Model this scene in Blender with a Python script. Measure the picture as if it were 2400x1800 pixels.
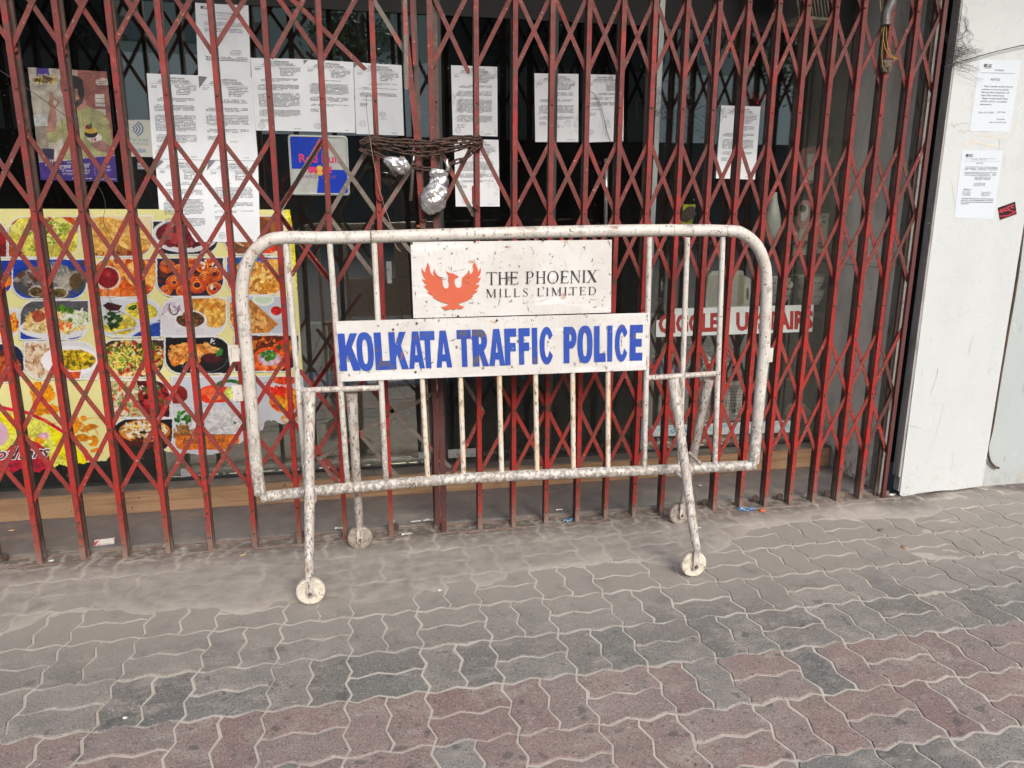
import bpy, bmesh, math, random
import numpy as np
from mathutils import Vector, Matrix
from mathutils.geometry import tessellate_polygon

random.seed(7)
RNG = np.random.default_rng(11)
for o in list(bpy.data.objects):
    bpy.data.objects.remove(o)
SC = bpy.context.scene
COL = SC.collection

# ------------------------------------------------------------------ camera
CAM_H = 1.45
FPX = 1721.0                      # focal length in pixels of a 2400 px wide picture
YAW, PITCH, ROLL = math.radians(11.01), math.radians(13.27), math.radians(0.18)
def _axes():
    cy, sy, cp, sp = math.cos(YAW), math.sin(YAW), math.cos(PITCH), math.sin(PITCH)
    f = Vector((sy*cp, cy*cp, -sp)); r = Vector((cy, -sy, 0)); u = r.cross(f)
    c, s = math.cos(ROLL), math.sin(ROLL)
    return r*c + u*s, -r*s + u*c, f
AR, AU, AF = _axes()
cam_data = bpy.data.cameras.new("camera")
cam_data.sensor_width = 36; cam_data.lens = 36*FPX/2400; cam_data.clip_start = 0.05; cam_data.clip_end = 500
cam = bpy.data.objects.new("camera", cam_data); COL.objects.link(cam)
m = Matrix((AR, AU, -AF)).transposed().to_4x4(); m.translation = (0, 0, CAM_H)
cam.matrix_world = m
SC.camera = cam

# ------------------------------------------------------------------ light
SUN_EL, SUN_AZ = math.radians(32), math.radians(168)     # soft daylight from the street, behind the viewer
world = bpy.data.worlds.new("World"); SC.world = world; world.use_nodes = True
wn = world.node_tree; wn.nodes.clear()
sky = wn.nodes.new("ShaderNodeTexSky"); sky.sky_type = 'NISHITA'; sky.sun_disc = False
sky.sun_elevation = SUN_EL; sky.sun_rotation = SUN_AZ; sky.air_density = 1.0; sky.dust_density = 3.0; sky.ozone_density = 0.6
bg = wn.nodes.new("ShaderNodeBackground"); bg.inputs[1].default_value = 0.10
wo = wn.nodes.new("ShaderNodeOutputWorld")
wn.links.new(sky.outputs[0], bg.inputs[0]); wn.links.new(bg.outputs[0], wo.inputs[0])
sd = bpy.data.lights.new("sun", 'SUN'); sd.energy = 0.65; sd.angle = math.radians(26); sd.color = (1, 1, 1)
sun = bpy.data.objects.new("sun", sd); COL.objects.link(sun)
sdir = Vector((math.sin(SUN_AZ)*math.cos(SUN_EL), math.cos(SUN_AZ)*math.cos(SUN_EL), math.sin(SUN_EL)))
sun.rotation_euler = sdir.to_track_quat('Z', 'Y').to_euler(); sun.location = (0, -5, 6)
SC.view_settings.view_transform = 'Standard'; SC.view_settings.look = 'None'
SC.view_settings.gamma = 1; SC.view_settings.use_curve_mapping = False
SC.view_settings.exposure = 1.50
SC.render.engine = 'CYCLES'
SC.cycles.max_bounces = 8; SC.cycles.transparent_max_bounces = 12; SC.cycles.use_denoising = True

# ------------------------------------------------------------------ helpers
def ray(u, v):
    return AF + AR*((u-1200)/FPX) - AU*((v-900)/FPX)
def onY(u, v, y):                       # point of the vertical plane y = const
    d = ray(u, v); return Vector((0, 0, CAM_H)) + d*(y/d.y)
def onZ(u, v, z=0.0):                   # point of a horizontal plane
    d = ray(u, v); return Vector((0, 0, CAM_H)) + d*((z-CAM_H)/d.z)
BA, BB = 2.84, -0.033                   # the barricade's own plane: y = BA + BB*x
def onB(u, v, off=0.0):
    d = ray(u, v); return Vector((0, 0, CAM_H)) + d*((BA+off)/(d.y-BB*d.x))
def T(ox, oy, s):
    return lambda x, y: (ox+x*s, oy+y*s)
t1, t2, t3, t4 = [T(ox, 0, .31646) for ox in (0, 600, 1200, 1700)]
m1, m2, m3, m4 = [T(ox, 475, .31646) for ox in (0, 600, 1200, 1700)]
b1, b2, b3, b4 = [T(ox, 900, .31646) for ox in (0, 600, 1200, 1700)]

def lin(c):
    return tuple(((x/255)/12.92 if x/255 <= .04045 else (((x/255)+.055)/1.055)**2.4) for x in c)

def tag(o, label=None, cat=None, group=None, kind=None):
    if label: o["label"] = label
    if cat: o["category"] = cat
    if group: o["group"] = group
    if kind: o["kind"] = kind
    return o
def empty(name, loc=(0, 0, 0)):
    o = bpy.data.objects.new(name, None); COL.objects.link(o); o.location = loc
    o.empty_display_size = .05
    return o
def link(name, me, mat=None, parent=None, smooth=False):
    if mat is not None and not me.materials: me.materials.append(mat)
    if smooth:
        me.polygons.foreach_set("use_smooth", [True]*len(me.polygons))
    o = bpy.data.objects.new(name, me); COL.objects.link(o)
    if parent is not None:
        o.parent = parent
        o.matrix_parent_inverse = Matrix.Translation(-Vector(parent.location))
    return o
def mesh(name, vs, fs):
    me = bpy.data.meshes.new(name); me.from_pydata([tuple(v) for v in vs], [], fs); me.update()
    return me
class MB:
    """collects boxes, tubes and prisms into one mesh"""
    def __init__(s): s.v = []; s.f = []
    def add(s, vs, fs):
        n = len(s.v); s.v += [tuple(v) for v in vs]; s.f += [tuple(i+n for i in f) for f in fs]; return s
    def box(s, x0, x1, y0, y1, z0, z1):
        return s.add([(x0,y0,z0),(x1,y0,z0),(x1,y1,z0),(x0,y1,z0),(x0,y0,z1),(x1,y0,z1),(x1,y1,z1),(x0,y1,z1)],
                     [(0,3,2,1),(4,5,6,7),(0,1,5,4),(1,2,6,5),(2,3,7,6),(3,0,4,7)])
    def tube(s, pts, r, seg=12, caps=True, closed=False):
        pts = [Vector(p) for p in pts]; n = len(pts)
        rr = r if isinstance(r, (list, tuple)) else [r]*n
        base = len(s.v); tprev = None; nrm = None
        for i, p in enumerate(pts):
            a = pts[(i-1) % n] if (closed or i > 0) else pts[i]
            b = pts[(i+1) % n] if (closed or i < n-1) else pts[i]
            t = (b-a).normalized()
            if nrm is None:
                nrm = t.cross(Vector((0.3, 0.2, 1)) if abs(t.z) < .9 else Vector((1, .1, 0))).normalized()
            else:
                nrm = (nrm - t*nrm.dot(t)).normalized()
            bn = t.cross(nrm)
            for k in range(seg):
                an = 2*math.pi*k/seg
                s.v.append(tuple(p + (nrm*math.cos(an) + bn*math.sin(an))*rr[i]))
        m_ = n if closed else n-1
        for i in range(m_):
            for k in range(seg):
                a = base+i*seg+k; b = base+i*seg+(k+1) % seg
                c = base+((i+1) % n)*seg+(k+1) % seg; d = base+((i+1) % n)*seg+k
                s.f.append((a, d, c, b))
        if caps and not closed:
            s.f.append(tuple(base+k for k in range(seg)))
            s.f.append(tuple(base+(n-1)*seg+k for k in reversed(range(seg))))
        return s
    def lathe(s, prof, cx, cy, cz, seg=24, axis='z'):
        base = len(s.v)
        for (r, h) in prof:
            for k in range(seg):
                a = 2*math.pi*k/seg; x = r*math.cos(a); y = r*math.sin(a)
                s.v.append((cx+x, cy+y, cz+h) if axis == 'z' else (cx+x, cy+h, cz+y))
        for i in range(len(prof)-1):
            for k in range(seg):
                a = base+i*seg+k; b = base+i*seg+(k+1) % seg
                s.f.append((a, b, b+seg, a+seg) if axis == 'z' else (a, a+seg, b+seg, b))
        return s
    def prism(s, poly, y0, y1):          # polygon in x,z extruded along y (y0 = front)
        n = len(poly); base = len(s.v)
        for y in (y0, y1):
            for (x, z) in poly: s.v.append((x, y, z))
        tr = tessellate_polygon([[Vector((x, z, 0)) for x, z in poly]])
        for t in tr:
            s.f.append(tuple(base+i for i in t)); s.f.append(tuple(base+n+i for i in reversed(t)))
        for i in range(n):
            j = (i+1) % n; s.f.append((base+i, base+j, base+n+j, base+n+i))
        return s
    def build(s, name, mat=None, parent=None, smooth=False, recalc=True):
        me = mesh(name, s.v, s.f)
        if recalc:
            bm = bmesh.new(); bm.from_mesh(me); bmesh.ops.recalc_face_normals(bm, faces=bm.faces); bm.to_mesh(me); bm.free()
        return link(name, me, mat, parent, smooth)
def autosmooth(o, ang=40):
    me = o.data
    me.polygons.foreach_set("use_smooth", [True]*len(me.polygons))
    try: me.set_sharp_from_angle(angle=math.radians(ang))
    except Exception: pass
    return o
def clone(o, parent, loc=None, rot=None, name=None):
    c = bpy.data.objects.new(name or o.name.split('.')[0], o.data); COL.objects.link(c)
    c.parent = parent; c.matrix_parent_inverse = Matrix.Translation(-Vector(parent.location))
    if loc is not None: c.location = loc
    if rot is not None: c.rotation_euler = rot
    return c
def densify(pts, n=8):                   # Catmull-Rom through points
    P = [Vector(p) for p in pts]; out = []
    for i in range(len(P)-1):
        p0 = P[max(i-1, 0)]; p1 = P[i]; p2 = P[i+1]; p3 = P[min(i+2, len(P)-1)]
        for k in range(n):
            t = k/n
            out.append(.5*((2*p1)+(p2-p0)*t+(2*p0-5*p1+4*p2-p3)*t*t+(3*p1-p0-3*p2+p3)*t**3))
    out.append(P[-1]); return out

# ------------------------------------------------------------------ materials
def mat(name, base, layers=(), rough=.6, metal=0., bump=(), spec=.5, attr=None, rnd=None, rough_noise=None, trans=None):
    """layers: (colour, scale(x,y,z) or s, detail, lo, hi, strength[, zrange]) mixed by thresholded world noise"""
    mt = bpy.data.materials.new(name); mt.use_nodes = True
    nt = mt.node_tree; N = nt.nodes; L = nt.links
    bs = N["Principled BSDF"]; bs.inputs["Roughness"].default_value = rough
    bs.inputs["Metallic"].default_value = metal; bs.inputs["Specular IOR Level"].default_value = spec
    geo = N.new("ShaderNodeNewGeometry")
    def noise(scale, detail, seed=0, dist=0.):
        mp = N.new("ShaderNodeMapping"); sc = scale if isinstance(scale, (tuple, list)) else (scale,)*3
        mp.inputs["Scale"].default_value = sc; mp.inputs["Location"].default_value = (seed*3.7, seed*1.3, seed*2.1)
        L.new(geo.outputs["Position"], mp.inputs[0])
        n = N.new("ShaderNodeTexNoise"); n.inputs["Scale"].default_value = 1; n.inputs["Detail"].default_value = detail
        n.inputs["Roughness"].default_value = .62; n.inputs["Distortion"].default_value = dist
        L.new(mp.outputs[0], n.inputs["Vector"]); return n.outputs["Fac"]
    def rng(sock, lo, hi):
        r = N.new("ShaderNodeMapRange"); r.inputs["From Min"].default_value = lo; r.inputs["From Max"].default_value = hi
        L.new(sock, r.inputs["Value"]); return r.outputs[0]
    def mul(a, b):
        k = N.new("ShaderNodeMath"); k.operation = 'MULTIPLY'; k.use_clamp = True
        for i, x in enumerate((a, b)):
            if isinstance(x, (int, float)): k.inputs[i].default_value = x
            else: L.new(x, k.inputs[i])
        return k.outputs[0]
    if attr:
        at = N.new("ShaderNodeVertexColor"); at.layer_name = attr; cur = at.outputs[0]
    else:
        c = N.new("ShaderNodeRGB"); c.outputs[0].default_value = (*base, 1); cur = c.outputs[0]
    if rnd:                              # (colour b, colour c): each object its own blend
        oi = N.new("ShaderNodeObjectInfo"); cr = N.new("ShaderNodeValToRGB")
        cr.color_ramp.elements[0].color = (*rnd[0], 1); cr.color_ramp.elements[1].color = (*rnd[-1], 1)
        for i, cc in enumerate(rnd[1:-1]):
            e = cr.color_ramp.elements.new((i+1)/(len(rnd)-1)); e.color = (*cc, 1)
        L.new(oi.outputs["Random"], cr.inputs[0]); cur = cr.outputs[0]
    for i, ly in enumerate(layers):
        colr, sc, det, lo, hi, st = ly[:6]
        f = mul(rng(noise(sc, det, i+1+len(name) % 5), lo, hi), st)
        if len(ly) > 6 and ly[6]:        # (axis, from, to) ramps the layer along an axis
            ax, a0, a1 = ly[6]
            sx = N.new("ShaderNodeSeparateXYZ"); L.new(geo.outputs["Position"], sx.inputs[0])
            f = mul(f, rng(sx.outputs[ax], a0, a1))
        mx = N.new("ShaderNodeMix"); mx.data_type = 'RGBA'
        L.new(f, mx.inputs[0]); L.new(cur, mx.inputs[6])
        mx.inputs[7].default_value = (*colr, 1); cur = mx.outputs[2]
    L.new(cur, bs.inputs["Base Color"])
    if rough_noise:
        L.new(rng(noise(rough_noise[0], 3, 9), .3, .7), (r := N.new("ShaderNodeMapRange")).inputs["Value"])
        r.inputs["To Min"].default_value = rough_noise[1]; r.inputs["To Max"].default_value = rough_noise[2]
        L.new(r.outputs[0], bs.inputs["Roughness"])
    prev = None
    for (sc, det, st, dist) in bump:
        b = N.new("ShaderNodeBump"); b.inputs["Strength"].default_value = st; b.inputs["Distance"].default_value = dist
        L.new(noise(sc, det, 5), b.inputs["Height"])
        if prev is not None: L.new(prev, b.inputs["Normal"])
        prev = b.outputs[0]
    if prev is not None: L.new(prev, bs.inputs["Normal"])
    return mt

RUST = (.085, .042, .028); DUST = (.24, .20, .165)
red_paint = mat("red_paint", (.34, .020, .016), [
    ((.20, .035, .03), 9, 5, .42, .62, .6), ((.10, .026, .025), 5, 6, .28, .52, .82, (2, .75, 1.6)), ((.20, .09, .08), 7, 6, .52, .72, .3, (2, .9, 2.0)),  # maroon layer growing with height puts the upper shade into the paint
    ((.09, .03, .022), (90, 90, 30), 4, .56, .62, .85), ((.34, .24, .20), (130, 130, 40), 3, .66, .69, .7),
    (RUST, 24, 6, .58, .62, .9), ((.15, .09, .065), (30, 30, 14), 6, .26, .52, .95, (2, .24, .02)), (DUST, 20, 5, .3, .6, .9, (2, .10, .0))],
    rough=.45, spec=.3, bump=[((140, 140, 60), 4, .4, .003)], rough_noise=(30, .38, .7))
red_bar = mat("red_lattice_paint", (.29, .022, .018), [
    ((.17, .05, .04), 11, 5, .38, .62, .75), ((.10, .030, .028), 6, 6, .28, .52, .8, (2, .75, 1.6)), ((.20, .10, .085), 7, 6, .52, .72, .3, (2, .9, 2.0)),  # same maroon ramp: shade of the upper gate put into the colour
    ((.08, .03, .02), 110, 4, .57, .62, .75), ((.34, .25, .21), 70, 4, .64, .67, .75), (RUST, 20, 6, .57, .62, .9)],
    rough=.52, spec=.3, bump=[(130, 4, .4, .003)], rough_noise=(30, .45, .75))
brown_steel = mat("brown_rusty_steel", (.050, .026, .020), [
    ((.10, .05, .035), 14, 5, .45, .65, .7), ((.2, .03, .025), 10, 4, .62, .68, .6), ((.13, .10, .08), 60, 4, .6, .7, .6),
    (DUST, 20, 5, .3, .6, .8, (2, .12, .0))], rough=.62, bump=[(90, 4, .4, .003)])
dark_red = mat("dull_dark_red_paint", (.095, .02, .018), [((.08, .035, .028), 12, 5, .42, .6, .8), ((.25, .2, .17), 120, 4, .66, .7, .7)], rough=.6, bump=[(90, 4, .4, .003)])
bare_bar = mat("bare_grey_brown_steel", (.13, .105, .085), [((.25, .04, .035), 8, 4, .56, .6, .9), ((.3, .27, .24), 70, 4, .6, .68, .6), ((.07, .045, .035), 40, 4, .55, .65, .7)],
               rough=.6, bump=[(120, 4, .5, .003)])
white_paint = mat("chipped_white_paint", (.59, .565, .52), [
    ((.50, .44, .37), 7, 5, .42, .66, .65), ((.34, .30, .26), (30, 30, 14), 7, .54, .64, .5),
    ((.09, .07, .055), (130, 130, 60), 7, .61, .64, .85), ((.06, .05, .04), (38, 38, 60), 8, .645, .66, .9), ((.10, .08, .065), (90, 90, 9), 8, .605, .65, .7), ((.20, .16, .13), (9, 9, 9), 8, .61, .66, .6),
    ((.24, .11, .06), 24, 5, .63, .67, .7), ((.12, .10, .085), (70, 70, 50), 6, .45, .54, .85, (2, .70, .30)), ((.28, .24, .2), 30, 5, .38, .6, .65, (2, .5, .1))],
    rough=.40, bump=[((120, 120, 60), 5, .5, .003), (18, 3, .3, .006)], rough_noise=(25, .28, .6))
cream_bar = mat("yellowed_white_paint", (.64, .58, .49), [((.60, .43, .23), (30, 30, 6), 5, .44, .62, .7), ((.09, .07, .055), (120, 120, 36), 6, .58, .62, .9),
    ((.33, .19, .1), 20, 5, .57, .66, .7)], rough=.45, bump=[((120, 120, 50), 5, .5, .003)])
grimy_white = mat("grimy_grey_white_paint", (.53, .49, .44), [((.34, .29, .25), (40, 40, 12), 6, .40, .58, .85), ((.09, .07, .06), (140, 140, 36), 5, .55, .60, .9),
    ((.64, .62, .59), (60, 60, 20), 5, .57, .64, .7), ((.26, .12, .06), 30, 5, .62, .66, .7)], rough=.5, bump=[((130, 130, 50), 5, .6, .003)])
plate_white = mat("scratched_white_sheet", (.61, .60, .575), [
    ((.50, .47, .43), (5, 5, 4), 6, .42, .66, .65), ((.72, .72, .72), (3, 3, 18), 6, .56, .64, .6), ((.14, .11, .09), (48, 48, 38), 7, .635, .65, .9),
    ((.40, .25, .15), (16, 16, 40), 6, .64, .67, .7), ((.45, .42, .38), (90, 90, 30), 5, .58, .66, .45)], rough=.38, bump=[(9, 4, .25, .006), (70, 4, .2, .002)], rough_noise=(12, .25, .5))
nylon = mat("grimy_nylon_wheel", (.66, .61, .50), [((.34, .28, .21), 28, 6, .45, .65, .7), ((.12, .09, .07), 70, 5, .6, .66, .8)], rough=.55, bump=[(90, 4, .3, .002)])
nylon_dirty = mat("dirty_nylon_wheel", (.33, .29, .24), [((.16, .13, .11), 45, 6, .45, .6, .8), ((.5, .46, .4), 60, 5, .62, .68, .5)], rough=.65, bump=[(90, 4, .4, .003)])
black_stuff = mat("dark_interior", (.012, .013, .013), [((.02, .021, .02), 4, 3, .4, .6, .6)], rough=.7)
frame_dark = mat("dark_window_frame", (.016, .017, .018), [((.035, .035, .034), 20, 4, .55, .7, .5)], rough=.5)
stone = mat("grey_stone_slab", (.145, .135, .138), [((.11, .10, .115), 3, 5, .45, .62, .7), ((.24, .20, .165), (5, 9, 5), 6, .5, .68, .6), ((.06, .05, .045), 30, 6, .66, .69, .8), ((.3, .27, .24), 120, 3, .66, .7, .5)],
            rough=.45, bump=[(60, 5, .25, .003)], rough_noise=(9, .3, .6))
stone_edge = mat("worn_stone_edge", (.17, .165, .155), [((.34, .34, .33), (14, 14, 30), 6, .55, .66, .7), ((.07, .065, .06), (16, 16, 30), 6, .58, .65, .7), (DUST, 9, 5, .42, .62, .7)], rough=.7, bump=[(60, 5, .5, .004)])
wood = mat("worn_wood_board", (.36, .225, .125), [((.24, .13, .06), (3, 30, 60), 6, .42, .62, .75), ((.34, .21, .115), (2, 30, 90), 5, .55, .7, .5), ((.07, .045, .03), 26, 6, .66, .69, .85), ((.10, .07, .05), (60, 60, 60), 4, .66, .7, .7),
    ((.16, .10, .06), 6, 6, .5, .7, .5)], rough=.55, bump=[((4, 60, 90), 5, .25, .003)])
ledge_mat = mat("dusty_brown_ledge", (.10, .088, .078), [((.18, .15, .125), 8, 6, .45, .62, .7), ((.04, .035, .03), 22, 6, .66, .69, .8), ((.4, .36, .3), 150, 3, .70, .72, .8)], rough=.6, bump=[(60, 5, .3, .003)])
rust_angle = mat("rusty_track_steel", (.17, .105, .085), [(DUST, 9, 6, .38, .6, .85), ((.09, .05, .04), 25, 5, .58, .66, .7), ((.36, .32, .28), 120, 4, .62, .68, .5)], rough=.8, bump=[(70, 5, .5, .004)])
concrete_wall = mat("stained_grey_wall", (.76, .76, .75), [((.42, .42, .41), (4, 4, 1.6), 6, .45, .66, .7), ((.60, .60, .59), 5, 5, .5, .7, .5), ((.07, .07, .065), 34, 6, .67, .69, .8), ((.1, .09, .08), (40, 40, 20), 6, .45, .62, .8, (2, .30, .05))],
                    rough=.7, bump=[(30, 5, .3, .004)])
concrete_end = mat("chalky_wall_end", (.20, .20, .19), [((.2, .2, .19), (20, 20, 5), 6, .45, .62, .8), ((.06, .055, .05), (50, 50, 14), 6, .55, .63, .9)], rough=.8, bump=[(50, 5, .5, .005)])
white_panel = mat("glossy_white_panel", (.54, .565, .56), [
    ((.49, .51, .50), (5, 5, 2), 6, .45, .72, .6), ((.52, .46, .36), (26, 26, 12), 7, .685, .70, .7), ((.20, .18, .16), (42, 42, 60), 7, .70, .715, .9),
    ((.50, .47, .43), (60, 60, 6), 5, .66, .70, .5), ((.42, .33, .25), (34, 34, 26), 7, .56, .66, .8, (2, .16, .02)), ((.60, .60, .58), (70, 70, 10), 5, .58, .66, .45, (2, 1.0, .2))],
    rough=.28, bump=[(7, 3, .12, .006), (50, 4, .12, .002)], rough_noise=(10, .2, .4))
panel_edge = mat("grey_panel_edge", (.33, .31, .30), [((.20, .18, .17), (30, 30, 8), 6, .5, .64, .8), ((.5, .49, .47), 40, 4, .64, .7, .5)], rough=.5, bump=[(60, 4, .3, .003)])
blue_wall = mat("pale_blue_painted_wall", (.40, .44, .435), [((.56, .60, .60), (16, 16, 12), 6, .655, .665, .95), ((.42, .46, .45), (3, 3, 2), 5, .45, .65, .6), ((.25, .25, .23), (60, 60, 8), 6, .64, .68, .7),
    ((.36, .31, .26), 20, 6, .48, .62, .8, (2, .12, .0))], rough=.5, bump=[(40, 4, .25, .004)])
paper_w = mat("notice_paper", (.80, .85, .89), [((.68, .72, .75), (12, 12, 10), 5, .5, .7, .4), ((.4, .4, .39), (120, 120, 120), 4, .70, .73, .5)], rough=.7, bump=[(10, 3, .2, .006)])
paper_d = mat("weathered_notice_paper", (.78, .81, .84), [((.42, .43, .43), (26, 26, 18), 7, .55, .68, .6), ((.2, .2, .2), (60, 60, 60), 6, .68, .71, .6)], rough=.75, bump=[(14, 4, .35, .006)])
paper_p = mat("bluish_notice_paper", (.55, .60, .65), rough=.6, bump=[(10, 3, .2, .006)])
ink = mat("grey_print_ink", (.10, .10, .11), rough=.8)
ink_l = mat("faded_print_ink", (.20, .21, .23), rough=.8)
ink_black = mat("black_letter_vinyl", (.025, .025, .028), [((.25, .13, .09), 30, 6, .66, .69, .8)], rough=.45)
print_m = mat("printed_sheet", (1, 1, 1), attr="print", rough=.38, bump=[(25, 3, .15, .003)])
blue_letter = mat("blue_lettering", (.020, .06, .34), [((.03, .09, .38), 8, 5, .45, .65, .6), ((.10, .085, .08), (10, 10, 14), 7, .565, .62, .8), ((.24, .09, .05), (30, 30, 30), 6, .665, .68, .9), ((.6, .6, .62), (90, 90, 30), 5, .71, .72, .9)],
                  rough=.4, bump=[(80, 4, .2, .002)])
phoenix_red = mat("salmon_emblem_print", (.52, .105, .05), [((.58, .14, .06), 7, 4, .45, .65, .6), ((.14, .05, .035), (90, 90, 45), 6, .655, .68, .9), ((.55, .10, .07), 20, 5, .5, .7, .4)], rough=.42)
chain_rust = mat("rusty_chain_iron", (.055, .030, .022), [((.10, .05, .033), 60, 5, .45, .62, .8), ((.03, .02, .016), 90, 4, .58, .66, .8)], rough=.65, bump=[(300, 4, .5, .001)], metal=.2)
foil = mat("crumpled_silver_plastic", (.42, .41, .40), [((.10, .06, .045), 40, 5, .60, .68, .8), ((.8, .79, .77), 30, 4, .55, .62, .6)], rough=.24, metal=.6, bump=[((60, 60, 24), 4, .6, .005), (22, 3, .7, .012)])
sand_m = mat("joint_sand", (.50, .46, .395), [((.30, .27, .23), 4, 6, .50, .68, .5), ((.44, .39, .33), 20, 6, .45, .62, .7), ((.6, .56, .5), 300, 2, .70, .74, .8), ((.2, .17, .14), 180, 3, .68, .72, .8)], rough=.92, bump=[(220, 4, .5, .003), (40, 5, .6, .006)])
dust_m = mat("settled_dust", (.30, .265, .225), [((.235, .205, .175), 6, 6, .45, .64, .7), ((.36, .325, .28), (14, 24, 14), 6, .56, .68, .5), ((.15, .13, .11), 45, 6, .665, .70, .6), ((.6, .56, .5), 330, 2, .74, .77, .8)],
             rough=.95, bump=[(240, 4, .35, .003), (26, 6, .6, .006)])
def paver_mat(name, cols):
    return mat(name, cols[0], [((.15, .145, .13), 11, 6, .46, .68, .5), ((.38, .34, .29), (9, 14, 9), 6, .50, .66, .6), ((.07, .068, .062), 170, 4, .52, .60, .55), ((.40, .37, .33), 190, 4, .56, .62, .55),
        ((.05, .045, .04), (80, 80, 80), 5, .63, .66, .85), ((.085, .082, .078), 13, 2, .63, .68, .65), ((.45, .42, .37), (30, 60, 30), 7, .62, .66, .5), ((.30, .275, .242), 7, 6, .24, .46, .96, (1, 2.15, 2.62))],
        rough=.88, rnd=cols, bump=[(170, 5, .7, .004), (40, 5, .4, .005)])
pav_grey = paver_mat("grey_paver_concrete", [(.14, .14, .122), (.25, .23, .20), (.165, .168, .152), (.275, .255, .225), (.20, .185, .165), (.13, .132, .125)])
pav_red = paver_mat("red_paver_concrete", [(.27, .185, .162), (.29, .205, .18), (.235, .155, .14), (.30, .225, .20), (.24, .19, .17)])
gravel_m = mat("grit", (.42, .38, .33), [((.2, .17, .15), 60, 3, .5, .6, .7)], rough=.9)
white_m = mat("plain_white_enamel", (.8, .8, .78), rough=.3)
wire_m = mat("thin_dark_wire", (.04, .03, .025), rough=.7)
string_m = mat("tan_string", (.30, .21, .14), rough=.8)
cobweb_m = mat("sooty_cobweb", (.035, .032, .03), rough=.95)
def plain(name, c, rough=.5, metal=0., b=None): return mat(name, c, b or [(tuple(x*.7 for x in c), 30, 4, .5, .68, .5)], rough=rough, metal=metal)

def glass_mat(name, refl, tint, dirt):
    mt = bpy.data.materials.new(name); mt.use_nodes = True; nt = mt.node_tree; N = nt.nodes; L = nt.links; N.clear()
    out = N.new("ShaderNodeOutputMaterial"); tr = N.new("ShaderNodeBsdfTransparent"); tr.inputs[0].default_value = (*tint, 1)
    gl = N.new("ShaderNodeBsdfGlossy"); gl.inputs["Roughness"].default_value = .0; gl.inputs[0].default_value = (1, .98, .88, 1)
    fr = N.new("ShaderNodeFresnel"); fr.inputs[0].default_value = 1.5
    ma = N.new("ShaderNodeMath"); ma.operation = 'ADD'; ma.inputs[1].default_value = refl; ma.use_clamp = True; L.new(fr.outputs[0], ma.inputs[0])
    mx = N.new("ShaderNodeMixShader"); L.new(ma.outputs[0], mx.inputs[0]); L.new(tr.outputs[0], mx.inputs[1]); L.new(gl.outputs[0], mx.inputs[2])
    di = N.new("ShaderNodeBsdfDiffuse"); di.inputs[0].default_value = (.30, .31, .29, 1)
    geo = N.new("ShaderNodeNewGeometry"); no = N.new("ShaderNodeTexNoise"); no.inputs["Scale"].default_value = 3; no.inputs["Detail"].default_value = 7
    mp = N.new("ShaderNodeMapping"); mp.inputs["Scale"].default_value = (2.2, 1, .9); L.new(geo.outputs["Position"], mp.inputs[0]); L.new(mp.outputs[0], no.inputs["Vector"])
    r = N.new("ShaderNodeMapRange"); r.inputs["From Min"].default_value = .35; r.inputs["From Max"].default_value = .75; r.inputs["To Min"].default_value = dirt*.4; r.inputs["To Max"].default_value = dirt*1.6
    L.new(no.outputs[0], r.inputs["Value"])
    n2 = N.new("ShaderNodeTexNoise"); n2.inputs["Scale"].default_value = 60; n2.inputs["Detail"].default_value = 5; L.new(geo.outputs["Position"], n2.inputs["Vector"])
    r2 = N.new("ShaderNodeMapRange"); r2.inputs["From Min"].default_value = .70; r2.inputs["From Max"].default_value = .73; r2.inputs["To Max"].default_value = .35; L.new(n2.outputs[0], r2.inputs["Value"])
    sx = N.new("ShaderNodeSeparateXYZ"); L.new(geo.outputs["Position"], sx.inputs[0]); r3 = N.new("ShaderNodeMapRange"); r3.inputs["From Min"].default_value = 1.5; r3.inputs["From Max"].default_value = .15
    r3.inputs["To Max"].default_value = .045; L.new(sx.outputs[2], r3.inputs["Value"]); am = N.new("ShaderNodeMath"); am.operation = 'ADD'; L.new(r.outputs[0], am.inputs[0]); L.new(r3.outputs[0], am.inputs[1])
    ad = N.new("ShaderNodeMath"); ad.operation = 'ADD'; L.new(am.outputs[0], ad.inputs[0]); L.new(r2.outputs[0], ad.inputs[1])
    m2_ = N.new("ShaderNodeMixShader"); L.new(ad.outputs[0], m2_.inputs[0]); L.new(mx.outputs[0], m2_.inputs[1]); L.new(di.outputs[0], m2_.inputs[2])
    L.new(m2_.outputs[0], out.inputs[0]); return mt
glass_clear = glass_mat("shop_glass", .17, (.94, .97, .96), .010)
glass_dim = glass_mat("tinted_dim_glass", -.02, (.35, .37, .37), .012)  # tint and weak mirror put in so these panes' reflections stay dark

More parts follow.
